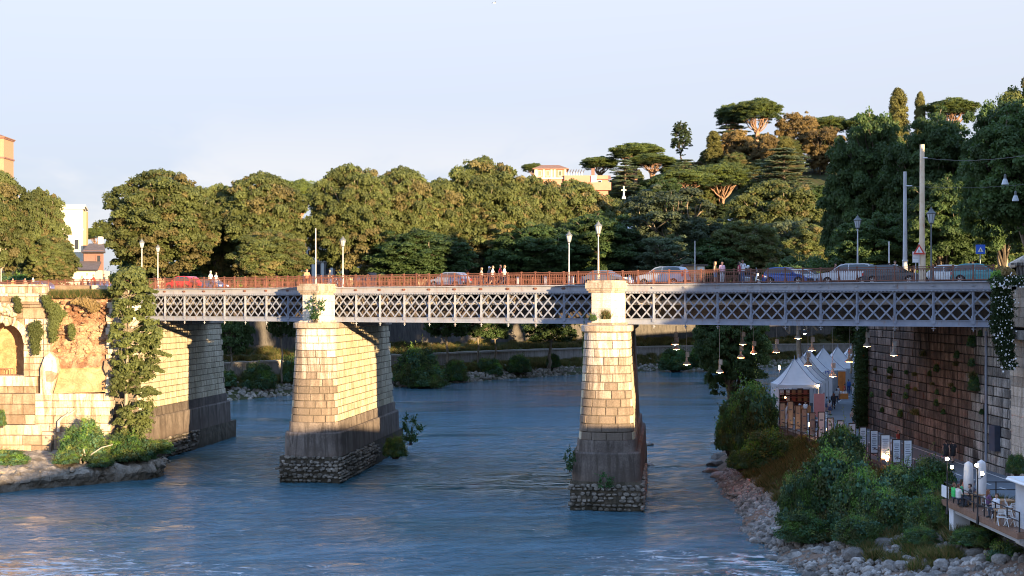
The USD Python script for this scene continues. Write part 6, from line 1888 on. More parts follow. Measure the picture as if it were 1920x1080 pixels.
on_bridge(1354, .8, 'person in a pink shirt and white trousers beside the one in the brown top', .3, top=(.66, .42, .52), lower=('trousers', (.62, .62, .64)), h=1.76)
on_bridge(1386, .7, 'long haired person in a crimson top left of the motor scooter', 1.2, top=(.45, .04, .10), sleeves='none', lower=('trousers', (.03, .03, .04)), hair=('long', dark_h), h=1.72)
on_bridge(1392.5, 1.0, 'person in a white shirt and jeans beside the one in crimson', .2, top=(.62, .62, .66), lower=('trousers', jeans), h=1.86, skin='skin_dark', extra='backpack')
on_bridge(1566, 12.6, 'person in dark clothes with sunglasses behind the tall silver car', 1.0, top=(.12, .06, .07), h=1.84)
on_bridge(1578, 12.4, 'person in a pink shirt behind the tall silver car', -1.0, top=pink, h=1.80)
on_bridge(1613, 13.0, 'dark haired person behind the roof of the tall silver car', .5, top=(.1, .1, .12), h=1.80)
on_bridge(1667, 13.0, 'person in a dark top behind the black estate car', 1.3, top=(.15, .08, .08), h=1.80)
on_bridge(1678, 12.2, 'person in a white shirt behind the black estate car', .3, top=white, h=1.95)
# bicycle and motor scooter
def bicycle(px, v, label):
    base = bp(bu(px, v), v, DECK)
    t = thing('bicycle', label, 'bicycle', base, YAW)
    m = MATS['sign_white']
    for x in (-.52, .52):
        q = MB(); a = np.linspace(0, 2 * math.pi, 21)
        q.tube(np.stack([x + .33 * np.cos(a), 0 * a, .33 + .33 * np.sin(a)], 1), .02, 5, cap=False)
        w = obj('wheel', q, MATS['tyre'], t)
        sp = MB()
        for k in range(8):
            sp.bar((x, 0, .33), (x + .32 * math.cos(k * .785), 0, .33 + .32 * math.sin(k * .785)), .006, .006, up=(0, 1, 0))
        obj('spokes', sp, MATS['rim'], w)
    obj('frame', MB().tube([A(-.52, 0, .33), A(-.12, 0, .32), A(.40, 0, .78)], .02, 6).tube([A(-.52, 0, .33), A(-.22, 0, .80), A(.40, 0, .82)], .018, 6).tube([A(-.22, 0, .86), A(-.12, 0, .32)], .018, 6).tube([A(.52, 0, .33), A(.38, 0, .95)], .018, 6), m, t)
    obj('handlebar', MB().tube([A(.40, -.28, 1.0), A(.38, 0, .97), A(.40, .28, 1.0)], .014, 6), MATS['dark_metal'], t)
    obj('saddle', hull((-.32, 0, .90, .05), (-.12, 0, .90, .025), (-.32, .05, .90, .04), (-.32, -.05, .90, .04)), MATS['dark_metal'], t)
bicycle(625, 1.2, 'bicycle pushed along the pavement above the sunlit pier')
base = bp(bu(1409, 2.9), 2.9, DECK - .12)
t = thing('motor_scooter', 'pale motor scooter with lit headlamp and windscreen behind the railing', 'scooter', base, YAW + .15)
for x in (-.62, .62):
    w = obj('wheel', MB().tube([A(x, -.06, .24), A(x, .06, .24)], .24, 16), MATS['tyre'], t, smooth=50)
    obj('rim', MB().tube([A(x, -.065, .24), A(x, .065, .24)], .13, 12), MATS['rim'], w)
obj('rear_body', hull((-.75, -.1, .62, .1), (-.75, .1, .62, .1), (-.1, .1, .6, .1), (-.1, -.1, .6, .1), (-.55, 0, .36, .12), (-.15, 0, .36, .12)), MATS['rim'], t, smooth=50)
obj('footboard', hull((-.1, -.14, .28, .05), (-.1, .14, .28, .05), (.35, .14, .28, .05), (.35, -.14, .28, .05)), MATS['car_trim'], t)
obj('leg_shield', hull((.36, -.2, .35, .04), (.36, .2, .35, .04), (.50, .17, .92, .05), (.50, -.17, .92, .05)), MATS['head_lamp'], t, smooth=50)
obj('front_mudguard', hull((.48, -.06, .46, .05), (.48, .06, .46, .05), (.80, 0, .36, .05)), MATS['head_lamp'], t, smooth=50)
obj('seat', hull((-.78, 0, .76, .07), (-.5, .09, .76, .07), (-.5, -.09, .76, .07), (-.08, 0, .72, .07)), MATS['car_trim'], t, smooth=50)
obj('handlebar', MB().tube([A(.42, -.36, 1.02), A(.48, 0, .98), A(.42, .36, 1.02)], .02, 6), MATS['car_trim'], t)
obj('windscreen', MB().add([[.50, -.2, 1.0], [.50, .2, 1.0], [.38, .17, 1.42], [.38, -.17, 1.42]], [[0, 1, 2, 3]]), MATS['lamp_glass'], t)
plain('lit_headlamp', (.8, .7, .5), .3, emit=(1.0, .72, .38), strength=9.0)
obj('headlight', hull((.545, -.05, .86, .05), (.545, .05, .86, .05)), MATS['lit_headlamp'], t)
person('scooter rider in dark clothes with a pale helmet', base + BU * -.30 + A(0, 0, .02), YAW + math.pi / 2 + .15, pose='ride', top=(.05, .05, .06), hair=('helmet', (.55, .62, .66)), sleeves='long', h=1.74)

# ------------------------------------------------------------------ quay: people walking
on_quay(1600, 800, 'sturdy person in a beige shirt and dark shorts walking up the quay path', .25, pose='walk', top=(.60, .48, .40), lower=('shorts', (.05, .05, .06)), h=1.80, extra='backpack', hair=('short', (.12, .05, .03)))
on_quay(1563, 768, 'tall person all in black walking away beside the pink banner', 2.9, pose='walk', top=black, sleeves='long', lower=('trousers', black), h=1.90, hair=('long', (.14, .05, .03)), extra='bag')
on_quay(1550, 772, 'person in a patterned pale top next to the pink banner', 2.2, top=(.20, .28, .36), lower=('skirt', (.06, .10, .2)), hair=('short', dark_h), h=1.7)
on_quay(1569, 757, 'person in a white shirt behind the tall one in black', 3.1, top=white, lower=('trousers', (.05, .06, .09)), h=1.80)
on_quay(1577, 741, 'person in a white shirt standing by the orange stall cloth', 1.0, top=white, lower=('trousers', (.2, .22, .3)), h=1.80, hair=('short', dark_h))
on_quay(1591, 738, 'person in bright blue standing before the second row of tents', 3.0, top=(.05, .16, .50), sleeves='long', lower=('trousers', (.04, .08, .24)), h=1.95, hair=('short', (.3, .25, .2)))
on_quay(1600, 743, 'person in white trousers nearest to the ivy at the wall', 2.7, top=(.6, .6, .62), lower=('trousers', (.62, .62, .64)), h=1.75, hair=('long', (.2, .1, .06)))
on_quay(1606, 737, 'person with white hair right of the one in bright blue', .6, top=(.55, .6, .66), lower=('trousers', (.1, .12, .16)), h=1.85, hair=('short', (.4, .3, .28)))
on_quay(1774, 868, 'left one of two people in black dresses walking along the wall', 3.0, pose='walk', top=black, sleeves='none', lower=('skirt', black), h=1.72, hair=('short', (.05, .03, .025)))
on_quay(1787, 868, 'right one of two people in black dresses walking along the wall', 3.0, pose='walk', top=black, sleeves='short', lower=('skirt', black), h=1.70, hair=('short', (.06, .035, .03)))
on_quay(1670, 868, 'person in a white cap and pale top walking among the notice boards', 2.9, pose='walk', top=(.60, .50, .50), hair=('cap', white), lower=('skirt', (.18, .16, .16)), h=1.72)

on_quay(1545, 764, 'person in a dark blue top just right of the pink banner', .6, top=(.05, .08, .2), h=1.72)
on_quay(1556, 778, 'person in a navy skirt standing in front of the tall one in black', 2.4, top=(.24, .28, .34), lower=('skirt', (.04, .06, .16)), hair=('long', dark_h), h=1.68)
on_quay(1584, 744, 'person in red behind the orange crate', 1.2, top=(.5, .06, .04), h=1.7)
on_quay(1572, 750, 'person in grey by the white boxes of the crate', 2.0, top=(.3, .3, .32), h=1.76)
on_quay(1510, 783, 'person in a white shirt at the counter under the nearest tent', .2, top=white, h=1.72)
on_quay(1493, 797, 'person in black at the table before the nearest tent', 2.8, top=black, h=1.75)
on_quay(1478, 779, 'person in pale blue at the left side of the nearest tent', 1.0, top=(.35, .42, .55), h=1.72)
on_quay(1684, 846, 'person in a red top behind the last notice boards', .8, top=(.4, .07, .05), h=1.7)
# ------------------------------------------------------------------ market tents on the quay
def cloth_mat(name, c):
    nodes = {'g': ('geometry', {}), 'n': ('noise_texture', {'scale': 1.2, 'detail': 4.0}), 'r': ('rgb_ramp', {'ramp': [(.3, tuple(np.array(c) * .88)), (.7, c)]}),
             'd': ('principled_bsdf', {'roughness': .75, 'specular_ior_level': .2}), 't': ('translucent_bsdf', {}), 'p': ('mix_closure', {'fac': .25})}
    return mat(name, nodes, [('g.position', 'n.vector'), ('n.fac', 'r.fac'), ('r.color', 'd.base_color'), ('r.color', 't.color'), ('d.BSDF', 'p.closure1'), ('t.BSDF', 'p.closure2')], surface='p.closure')
cloth_mat('tent_cloth', (.80, .80, .82))
plain('stall_dark', (.07, .03, .025), .8, vary=.5, scale=1.5)
plain('stall_red', (.34, .10, .07), .8)
plain('banner_pink', (.56, .22, .20), .8, vary=.1)
plain('orange_cloth', (.62, .22, .05), .8, vary=.2)
plain('crate_wood', (.35, .20, .10), .8)
plain('blue_sign', (.05, .09, .42), .6)
plain('warm_bulb', (.9, .7, .4), .4, emit=(1.0, .66, .30), strength=14.0)
plain('white_bulb', (.9, .9, .8), .4, emit=(1.0, .90, .70), strength=70.0)
plain('red_glow', (.9, .2, .1), .4, emit=(1.0, .22, .08), strength=9.0)
def tent(c, w, d, eave, apex, label, group=None, rz=0.0, sides=(), valance=True):
    t = thing('market_tent', label, 'tent', c, rz, None, group)
    n = 9
    rows = []
    for i in range(n):
        s = i / (n - 1)
        k = (1 - s)
        z = eave + (apex - eave) * (s ** 1.35)
        e = []
        for a, b in ((-1, -1), (0, -1), (1, -1), (1, 0), (1, 1), (0, 1), (-1, 1), (-1, 0), (-1, -1)):
            dip = .10 * math.sin(math.pi * s) * (1 if a * b == 0 else 0)
            e.append(A(a * w / 2 * k, b * d / 2 * k, z - dip))
        rows.append(e)
    obj('roof', MB().grid(np.array(rows)), MATS['tent_cloth'], t)
    seams = MB()
    for a, b in ((-1, -1), (1, -1), (1, 1), (-1, 1)):
        seams.tube([A(a * w / 2 * (1 - s), b * d / 2 * (1 - s), eave + (apex - eave) * s ** 1.35 + .02) for s in np.linspace(0, 1, 7)], .035, 5)
    seams.tube([A(0, 0, apex - .1), A(0, 0, apex + .35)], .05, 6)
    obj('roof_seams', seams, MATS['girder_paint'], t)
    if valance:
        v = MB(); m = 9
        for (ax_, ay_), (bx_, by_) in (((-1, -1), (1, -1)), ((1, -1), (1, 1)), ((1, 1), (-1, 1)), ((-1, 1), (-1, -1))):
            p, q = A(ax_ * w / 2, ay_ * d / 2, 0), A(bx_ * w / 2, by_ * d / 2, 0)
            for k in range(m):
                x, y = p + (q - p) * (k / m), p + (q - p) * ((k + 1) / m)
                g = (y - x) * .06
                zz = A(0, 0, eave + .01)
                v.add([x + zz, y + zz, y + zz - A(0, 0, .22), y - g + zz - A(0, 0, .36), x + g + zz - A(0, 0, .36), x + zz - A(0, 0, .22)], [[0, 1, 2, 5], [5, 2, 3, 4]])
        obj('valance', v, MATS['tent_cloth'], t)
    for a in (-1, 1):
        for b in (-1, 1):
            obj('leg', MB().box((a * (w / 2 - .05), b * (d / 2 - .05), eave / 2), (.08, .08, eave)), MATS['pole_grey'], t)
    for sd in sides:
        if sd == 'back': P = [(-w / 2, d / 2 - .03, 0), (w / 2, d / 2 - .03, 0), (w / 2, d / 2 - .03, eave), (-w / 2, d / 2 - .03, eave)]
        if sd == 'left': P = [(-w / 2 + .03, -d / 2, 0), (-w / 2 + .03, d / 2, 0), (-w / 2 + .03, d / 2, eave), (-w / 2 + .03, -d / 2, eave)]
        if sd == 'right': P = [(w / 2 - .03, -d / 2, 0), (w / 2 - .03, d / 2, 0), (w / 2 - .03, d / 2, eave), (w / 2 - .03, -d / 2, eave)]
        if sd == 'front': P = [(-w / 2, -d / 2 + .03, 0), (w / 2, -d / 2 + .03, 0), (w / 2, -d / 2 + .03, eave), (-w / 2, -d / 2 + .03, eave)]
        obj('side_wall', MB().add(P, [[0, 1, 2, 3]]), MATS['tent_cloth'], t)
    return t
T0 = GP(1498, 778, QUAY)        # front tent
W0 = 76 / F * T0[1]
ea, ap = (T0[1] * (778 - 722) / F), (T0[1] * (778 - 674) / F)
tent(T0 + A(0, 2.3, 0), W0, W0, ea, ap, 'nearest white peaked tent with a scalloped edge and open front', sides=('left',))
for k in range(1, 4):
    tent(T0 + A(1.6 * k * .9, 2.3 + W0 * k * 1.02, 0), W0, W0, ea, ap, ('second', 'third', 'fourth')[k - 1] + ' white peaked tent of the front row, counted from the nearest', sides=('left', 'back') if k == 3 else ('left',))
B0 = GP(1548, 752, QUAY)
W1 = 4.6
for k in range(6):
    c = A(39.6 + k * 3.2, 178 + k * 5.2, QUAY)
    s = H - (np.array([700, 652 - k * 4.5]) - HY) / F * c[1] - QUAY
    tent(c, 5.2, 5.2, 3.2, 6.2, ('grey shaded first', 'second', 'third', 'fourth', 'fifth', 'last')[k] + ' peaked tent of the long rear row by the path bend', sides=('left', 'front') if k == 0 else ('left', 'back'), valance=False)
# goods under the tents
t = thing('stall_shelf', 'dark wooden stall shelves with pictures under the nearest tent', 'shelf', T0 + A(0, 3.6, 0))
obj('back_board', MB().box((0, .4, 1.3), (W0 - .4, .06, 2.5)), MATS['stall_dark'], t)
rg = np.random.default_rng(31)
for k in range(12):
    obj('picture', MB().box((-W0 / 2 + .5 + (k % 6) * .66, .33, 1.5 + .7 * (k // 6)), (.42, .04, .5)), MATS[('stall_red', 'sign_white', 'crate_wood', 'stall_dark')[rg.integers(4)]], t)
obj('counter', MB().box((0, -1.3, .8), (W0 - .8, .7, .08)).box((0, -1.3, .4), (W0 - .9, .6, .76)), MATS['crate_wood'], t)
for k in range(5):
    obj('shelf_board', MB().box((0, .15, .3 + k * .45), (W0 - .6, .4, .04)), MATS['stall_red'], t)
t = thing('pink_banner', 'tall plain pink banner standing right of the nearest tent', 'banner', GP(1536, 784, QUAY))
obj('cloth', MB().box((0, 0, 1.35), (1.15, .05, 2.5)), MATS['banner_pink'], t)
obj('frame', MB().box((-.6, 0, 1.35), (.05, .07, 2.7)).box((.6, 0, 1.35), (.05, .07, 2.7)), MATS['pole_grey'], t)
t = thing('display_table', 'white table of goods in front of the nearest tent', 'table', GP(1511, 790, QUAY))
obj('table_top', MB().box((0, 0, .75), (1.9, .8, .05)), MATS['sign_white'], t)
for a in (-.85, .85):
    for b in (-.3, .3):
        obj('leg', MB().box((a, b, .37), (.05, .05, .72)), MATS['pole_grey'], t)
t = thing('white_bench', 'white slatted bench in front of the pink banner', 'bench', GP(1540, 797, QUAY))
for k in range(4):
    obj('slat', MB().box((0, -.15 + k * .1, .45 + (k > 2) * .12), (1.5, .08, .03)), MATS['sign_white'], t)
for a in (-.65, .65):
    obj('leg', MB().box((a, 0, .21), (.06, .4, .42)), MATS['pole_grey'], t)
t = thing('orange_curtain', 'orange slatted cloth hanging at the corner of the rear tents', 'curtain', GP(1577, 745, QUAY) + A(.4, 1.2, 0))
for k in range(9):
    obj('fold', MB().tube([A(-.45 + k * .11, .03 * (k % 2), .2), A(-.45 + k * .11, 0, 3.3)], .06, 6), MATS['orange_cloth'], t)
t = thing('goods_crate', 'orange crate with white boxes beside the path at the rear tents', 'crate', GP(1579, 748, QUAY))
obj('crate', MB().box((0, 0, .35), (1.4, .8, .7)), MATS['orange_cloth'], t)
obj('white_box', MB().box((-.35, 0, .86), (.5, .5, .3)), MATS['sign_white'], t)
obj('white_box', MB().box((.35, 0, .82), (.5, .5, .22)), MATS['sign_white'], t)
t = thing('blue_sign', 'small blue and white sign on the grey end of the first rear tent', 'sign', PX(1551, 698, 174))
obj('board', MB().box((0, 0, 0), (.75, .05, .55)), MATS['sign_white'], t)
obj('lettering', MB().box((-.2, -.03, 0), (.12, .01, .4)).box((0, -.03, .1), (.14, .01, .2)).box((.2, -.03, 0), (.12, .01, .4)), MATS['blue_sign'], t)
t = thing('dark_stall', 'dark open stall front below the small blue sign', 'stall', A(37.3, 173.5, QUAY))
obj('back_wall', MB().box((0, .5, 1.3), (2.0, .1, 2.6)), MATS['stall_dark'], t)
obj('counter', MB().box((0, 0, .5), (1.9, .6, 1.0)), MATS['stall_dark'], t)
# folded white parasol lying against the fence, and people by the nearest tent
t = thing('folded_parasol', 'folded white parasols leaning on the fence below the nearest tent', 'parasol', GP(1472, 796, QUAY) + A(-.9, -1.5, -.6))
for k in range(2):
    obj('canopy', MB().tube([A(.1 + .3 * k, 0, 0), A(.25 + .4 * k, 0, .7), A(.75 + .35 * k, .2, 2.2), A(.9 + .35 * k, .2, 2.6)], [.16, .20, .12, .04], 8), MATS['tent_cloth'], t, smooth=50)
on_quay(1463, 795, 'person in bright blue stooping at the left of the nearest tent', 2.2, pose='lean', top=(.04, .14, .48), lower=('trousers', navy), h=1.6)
on_quay(1486, 782, 'person in dark clothes inside the nearest tent', .4, top=black, h=1.75)
on_quay(1499, 790, 'person in a pale blue hooded top before the nearest tent', 1.2, top=(.5, .54, .66), hair=('cap', (.5, .56, .66)), lower=('trousers', (.3, .34, .44)), h=1.8)
on_quay(1526, 801, 'dark haired person in teal seated by the white bench', .5, pose='sit', top=(.05, .18, .24), hair=('long', dark_h), h=1.8)
# ------------------------------------------------------------------ notice boards and fence along the quay edge
plain('board_paper', (.62, .65, .70), .7, vary=.1, scale=6)
plain('board_frame', (.05, .035, .028), .6)
plain('board_print', (.12, .14, .2), .7)
boards = [(1467, 800, 755, .5), (1482, 803, 752, .5), (1496, 806, 760, .5), (1508, 811, 766, .5), (1523, 816, 773, .5), (1540, 820, 772, .55), (1557, 824, 783, .55), (1576, 829, 788, .55), (1598, 835, 793, .55), (1618, 843, 800, .55), (1639, 850, 806, .6), (1660, 861, 814, .7), (1681, 868, 823, .6), (1702, 876, 824, .6)]
prev = None
ords = 'first second third fourth fifth sixth seventh eighth ninth tenth eleventh twelfth thirteenth fourteenth'.split()
fence = thing('quay_fence', 'low dark fence with a slack rope carrying the notice boards', 'fence')
for i, (px, pb, pt, w) in enumerate(boards):
    Zb = (H - QUAY - .55) * F / (pb - HY)
    c = PX(px, pb, Zb); top = c[2] + (pb - pt) / F * Zb
    base = A(c[0], c[1], QUAY)
    t = thing('notice_board', f'{ords[i]} tall narrow notice board of the fence row, counted from the tents', 'notice board', base, .12)
    h = top - QUAY
    obj('frame', MB().box((-w / 2, 0, h / 2), (.06, .07, h)).box((w / 2, 0, h / 2), (.06, .07, h)).box((0, 0, h - .04), (w, .06, .08)).box((0, 0, .55), (w, .06, .06)), MATS['board_frame'], t)
    obj('panel', MB().box((0, 0, (h + .55) / 2), (w - .06, .04, h - .68)), MATS['board_paper'] if i > 4 else MATS['stall_paper'] if 'stall_paper' in MATS else plain('stall_paper', (.30, .26, .24), .8), t)
    pr = MB()
    for k in range(9 if i > 8 else 2):
        pr.box((0, -.026, .8 + (h - 1.1) * (k + .5) / (9 if i > 8 else 2)), ((w - .2) * (.9 if k % 3 else .6), .006, .05 if i > 8 else .12))
    obj('print', pr, MATS['board_print'], t)
    obj('fence_post', MB().box(base + A(w / 2 + .2, 0, .5), (.07, .07, 1.1)), MATS['board_frame'], fence)
    if prev is not None:
        for z in (.45, .95):
            obj('rail', MB().bar(prev + A(0, .05, z), base + A(0, .05, z), .05, .06), MATS['board_frame'], fence)
    prev = base
rp = [GP(1472, 808, 3.6), GP(1482, 822, 3.2), GP(1497, 822, 3.1), GP(1512, 835, 2.9), GP(1526, 836, 2.8), GP(1540, 843, 2.8)]
tag(obj('white_rope', MB().tube(polyline(rp, 20), .05, 6), MATS['sign_white'], None), 'white rope hanging along the brown wall under the fence', 'rope')
for px, py, z, lab in ((1518, 799, 5.3, 'glowing red torch lamp on the fence, the left one'), (1552, 806, 5.2, 'glowing red torch lamp on the fence above the bush'), (1663, 863, 4.9, 'glowing red torch lamp low among the notice boards'), (1461, 692, 9.0, 'small glowing red lamp in the tree left of the nearest tent')):
    c = PX(px, py, (H - z) * F / (py - HY))
    t = thing('torch_lamp', lab, 'lamp', c)
    obj('tube', MB().tube([A(.05, 0, -.45), A(.0, 0, -.02)], .05, 8), MATS['pole_grey'], t)
    obj('glow', hull((0, 0, 0, .09), (.02, 0, .3, .10)), MATS['warm_bulb'], t, smooth=60)
    obj('rim', MB().lathe([(.10, -.03), (.13, 0), (.10, .03)], (0, 0, 0), 10), MATS['red_glow'], t)
# ------------------------------------------------------------------ lamps hung under the bridge and in the tree
plain('enamel', (.46, .45, .45), .3)
plain('enamel_red', (.40, .05, .03), .4)
def quay_lamp(px, py, Z, top_py, label, box=True):
    c = PX(px, py, Z)
    t = thing('pendant_lamp', label, 'lamp', c)
    R = 14.0 / 2 / F * Z
    obj('shade', MB().lathe([(R, 0), (R * .95, .10), (R * .55, .22), (R * .34, .30), (R * .30, .55), (R * .2, .62), (0, .63)], (0, 0, 0), 18), MATS['enamel'], t, smooth=40)
    obj('shade_lining', MB().lathe([(R * 1.01, -.015), (R * .9, .07), (R * .5, .19), (0, .20)], (0, 0, 0), 18), MATS['enamel_red'], t)
    obj('bulb', hull((0, 0, .02, R * .42), (0, 0, .10, R * .3)), MATS['warm_bulb'], t, smooth=60)
    obj('lit_rim', MB().lathe([(R * .55, -.03), (R * .92, -.035), (R * .92, -.02), (R * .55, -.02)], (0, 0, 0), 18), MATS['red_glow'], t)
    if box:
        obj('gear_box', MB().box((.06, 0, .86), (R * .9, R * .8, .42)), MATS['enamel'], t)
    topz = c[2] + (py - top_py) / F * Z
    obj('cord', MB().tube([A(0, 0, .6), A(0, 0, topz - c[2])], .022, 5), MATS['pole_grey'], t)
for px, py, Z, tp, lab in [
    (1266, 645, 122, 611, 'upper one of the two pendant lamps just right of the middle pier'),
    (1268.5, 654, 126, 611, 'lower one of the two pendant lamps just right of the middle pier'),
    (1287.5, 683, 118, 611, 'low pendant lamp in front of the bush at the bend'),
    (1349.5, 698, 112, 612, 'lowest pendant lamp on the longest cord over the water'),
    (1392.5, 645, 118, 612, 'dark topped pendant lamp before the tree, the highest of three'),
    (1389, 670.5, 122, 612, 'pendant lamp before the tree, lowest of three'),
    (1413, 662.5, 118, 612, 'pendant lamp before the tree, rightmost of three'),
    (1455.5, 659.5, 112, 613, 'pendant lamp with a grey box above the left of the nearest tent'),
    (1496.5, 634, 108, 613, 'pendant lamp beside the bright white light'),
    (1522.5, 656, 110, 613, 'pendant lamp over the front row of tents'),
    (1515, 684, 116, 613, 'small dark pendant lamp before the front row of tents'),
    (1592.5, 678, 112, 613, 'pendant lamp before the rear row of tents'),
    (1561.5, 705, 110, 613, 'large low pendant lamp before the dark stall'),
    (1625.5, 648.5, 106, 614, 'pendant lamp at the left end of the abutment wall'),
    (1675.5, 665.5, 104, 614, 'pendant lamp in front of the abutment wall'),
    ]:
    quay_lamp(px, py, Z, tp, lab)
t = thing('flood_light', 'bright white flood light in the tree above the tents', 'lamp', PX(1509, 624.5, 138))
obj('housing', MB().lathe([(.12, .35), (.2, .25), (.22, .05), (.18, .0)], (0, 0, 0), 12), MATS['dark_metal'], t)
obj('bulb', hull((0, 0, 0, .15)), MATS['white_bulb'], t, smooth=60)
t = thing('tent_light', 'small white light at the corner of the nearest tent', 'lamp', T0 + A(W0 / 2 - .1, -.1, ea - .05))
obj('bulb', hull((0, 0, 0, .10)), MATS['warm_bulb'], t, smooth=60)
obj('holder', MB().lathe([(.05, .08), (.08, .12), (.05, .25)], (0, 0, 0), 8), MATS['dark_metal'], t)
for k, (ox, oz) in enumerate(((-W0 / 2 + .75, 1.9), (W0 / 2 - .2, 2.1))):
    t = thing('stall_lamp', ('orange lamp hanging at the left front of the nearest tent', 'orange lamp on the right front leg of the nearest tent')[k], 'lamp', T0 + A(ox, .1, oz))
    obj('bulb', hull((0, 0, 0, .10)), MATS['red_glow' if k == 0 else 'warm_bulb'], t, smooth=60)
    obj('cord', MB().tube([A(0, 0, .08), A(0, 0, ea - oz)], .015, 4), MATS['wire'], t)
# ------------------------------------------------------------------ terrace on stilts at the lower right
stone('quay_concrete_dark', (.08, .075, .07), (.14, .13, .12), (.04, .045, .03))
plain('terrace_wood', (.20, .11, .07), .7, vary=.3)
plain('chair_white', (.70, .70, .70), .5, vary=.06)
plain('post_white', (.66, .66, .68), .7, vary=.06)
FX0, FY0, FX1, FY1 = 26.4, 69.5, 31.2, 81.6
tt = thing('terrace', 'timber terrace on white stilts with dark railings at the lower right', 'terrace')
zf = QUAY + .12
n = 46
for k in range(n):
    y = FY0 + (k + .5) * (FY1 - FY0) / n
    obj('plank', MB().box(((FX0 + FX1) / 2, y, zf - .03), (FX1 - FX0, (FY1 - FY0) / n - .02, .06)), MATS['terrace_wood'], tt)
obj('edge_beam', MB().box((FX0 - .04, (FY0 + FY1) / 2, zf - .20), (.12, FY1 - FY0 + .2, .32)), MATS['terrace_wood'], tt)
obj('edge_beam', MB().box((FX0 + .25, (FY0 + FY1) / 2, zf - .50), (.22, FY1 - FY0 - .4, .26)), MATS['pole_grey'], tt)
obj('edge_beam', MB().box(((FX0 + FX1) / 2, FY0, zf - .2), (FX1 - FX0, .12, .3)), MATS['terrace_wood'], tt)
for y in (80.3,):
    obj('stilt', MB().box((FX0 + .55, y, zf - 1.5), (1.0, .8, 2.4)), MATS['post_white'], tt)
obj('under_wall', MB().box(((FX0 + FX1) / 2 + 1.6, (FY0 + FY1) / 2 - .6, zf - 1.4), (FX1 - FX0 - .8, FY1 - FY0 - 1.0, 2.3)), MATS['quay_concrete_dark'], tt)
def rail_run(a, b, n, part):
    a, b = np.asarray(a, float), np.asarray(b, float)
    q = MB()
    for z in (.55, 1.02):
        q.bar(a + A(0, 0, z), b + A(0, 0, z), .05, .05)
    obj('rail', q, MATS['dark_metal'], part)
    for k in range(n + 1):
        p = a + (b - a) * k / n
        obj('rail_post', MB().box(p + A(0, 0, .53), (.06, .06, 1.06)), MATS['dark_metal'], part)
rail_run((FX0 + .05, FY0, zf), (FX0 + .05, FY1, zf), 7, tt)
rail_run((FX0 + .05, FY1, zf), (FX1, FY1, zf), 3, tt)
obj('kick_board', MB().box((FX0 - .06, FY1 - .5, zf + .5), (.05, 1.2, .7)), MATS['sign_white'], tt)
def chair(x, y, rz, label, m='chair_white'):
    t = thing('chair', label, 'chair', (x, y, zf), rz)
    obj('seat', MB().box((0, 0, .45), (.44, .44, .04)), MATS[m], t)
    for a in (-.19, .19):
        obj('leg', MB().bar((a, -.22, 0), (a, .14, .86), .035, .03), MATS[m], t)
        obj('leg', MB().bar((a, .24, 0), (a, -.16, .46), .035, .03), MATS[m], t)
    for z in (.64, .74, .84):
        obj('back_slat', MB().box((0, .12 + (z - .64) * .1, z), (.42, .025, .06)), MATS[m], t)
def table(x, y, label, m='crate_wood'):
    t = thing('table', label, 'table', (x, y, zf))
    obj('table_top', MB().box((0, 0, .74), (.85, .85, .04)), MATS[m], t)
    for a in (-.34, .34):
        for b in (-.34, .34):
            obj('leg', MB().box((a, b, .36), (.05, .05, .72)), MATS[m], t)
def fxy(px, py): g = GP(px, py, zf); return g[0], g[1]
for px, py, rz, lab in [(1853, 958, .4, 'white folding chair left of the boy in the white top'), (1868, 972, 2.6, 'white folding chair behind the one with the white top'), (1889, 965, 1.2, 'white folding chair with slatted back at the orange table'), (1897, 972, -2.6, 'white folding chair nearest to the cabin'), (1893, 987, .2, 'white folding chair at the front corner of the terrace'), (1878, 985, 3.0, 'white folding chair at the terrace front, left of the corner one')]:
    chair(*fxy(px, py), rz, lab)
for px, py, lab in [(1884, 962, 'small orange brown table among the white chairs'), (1830, 950, 'dark wooden table in front of the seated group'), (1882, 982, 'small wooden table at the terrace front')]:
    table(*fxy(px, py), lab)
for px, py, rz, top, lab, hr in [(1824, 945, 1.4, (.10, .10, .16), 'seated person in navy behind the dark wooden table', (.04, .03, .02)), (1803, 940, 2.0, (.5, .3, .2), 'seated person in tan between the one in green and the red haired one', (.06, .04, .03)), (1789, 948, 1.9, (.05, .50, .12), 'seated person in bright green at the far end of the terrace', (.2, .1, .06)), (1797, 950, 1.9, (.60, .58, .56), 'seated person in a white top next to the one in bright green', (.12, .05, .04)), (1808, 945, 2.6, (.03, .30, .16), 'seated person in dark green with red hair on the terrace', (.35, .10, .05)), (1819, 950, -1.9, (.04, .04, .05), 'seated person in black right of the group on the terrace', (.03, .02, .02)), (1853, 962, 1.6, (.12, .06, .14), 'seated person with long hair and purple top behind the globe lamp post', (.16, .07, .04)), (1869, 970, -1.2, (.62, .64, .68), 'seated person in a white top at the small wooden table', (.07, .04, .03))]:
    x, y = fxy(px, py)
    person(lab, (x, y, zf), rz, pose='sit', top=top, hair=('long' if 'long hair' in lab or 'red hair' in lab else 'short', hr), lower=('trousers', (.06, .07, .1)), h=1.75)
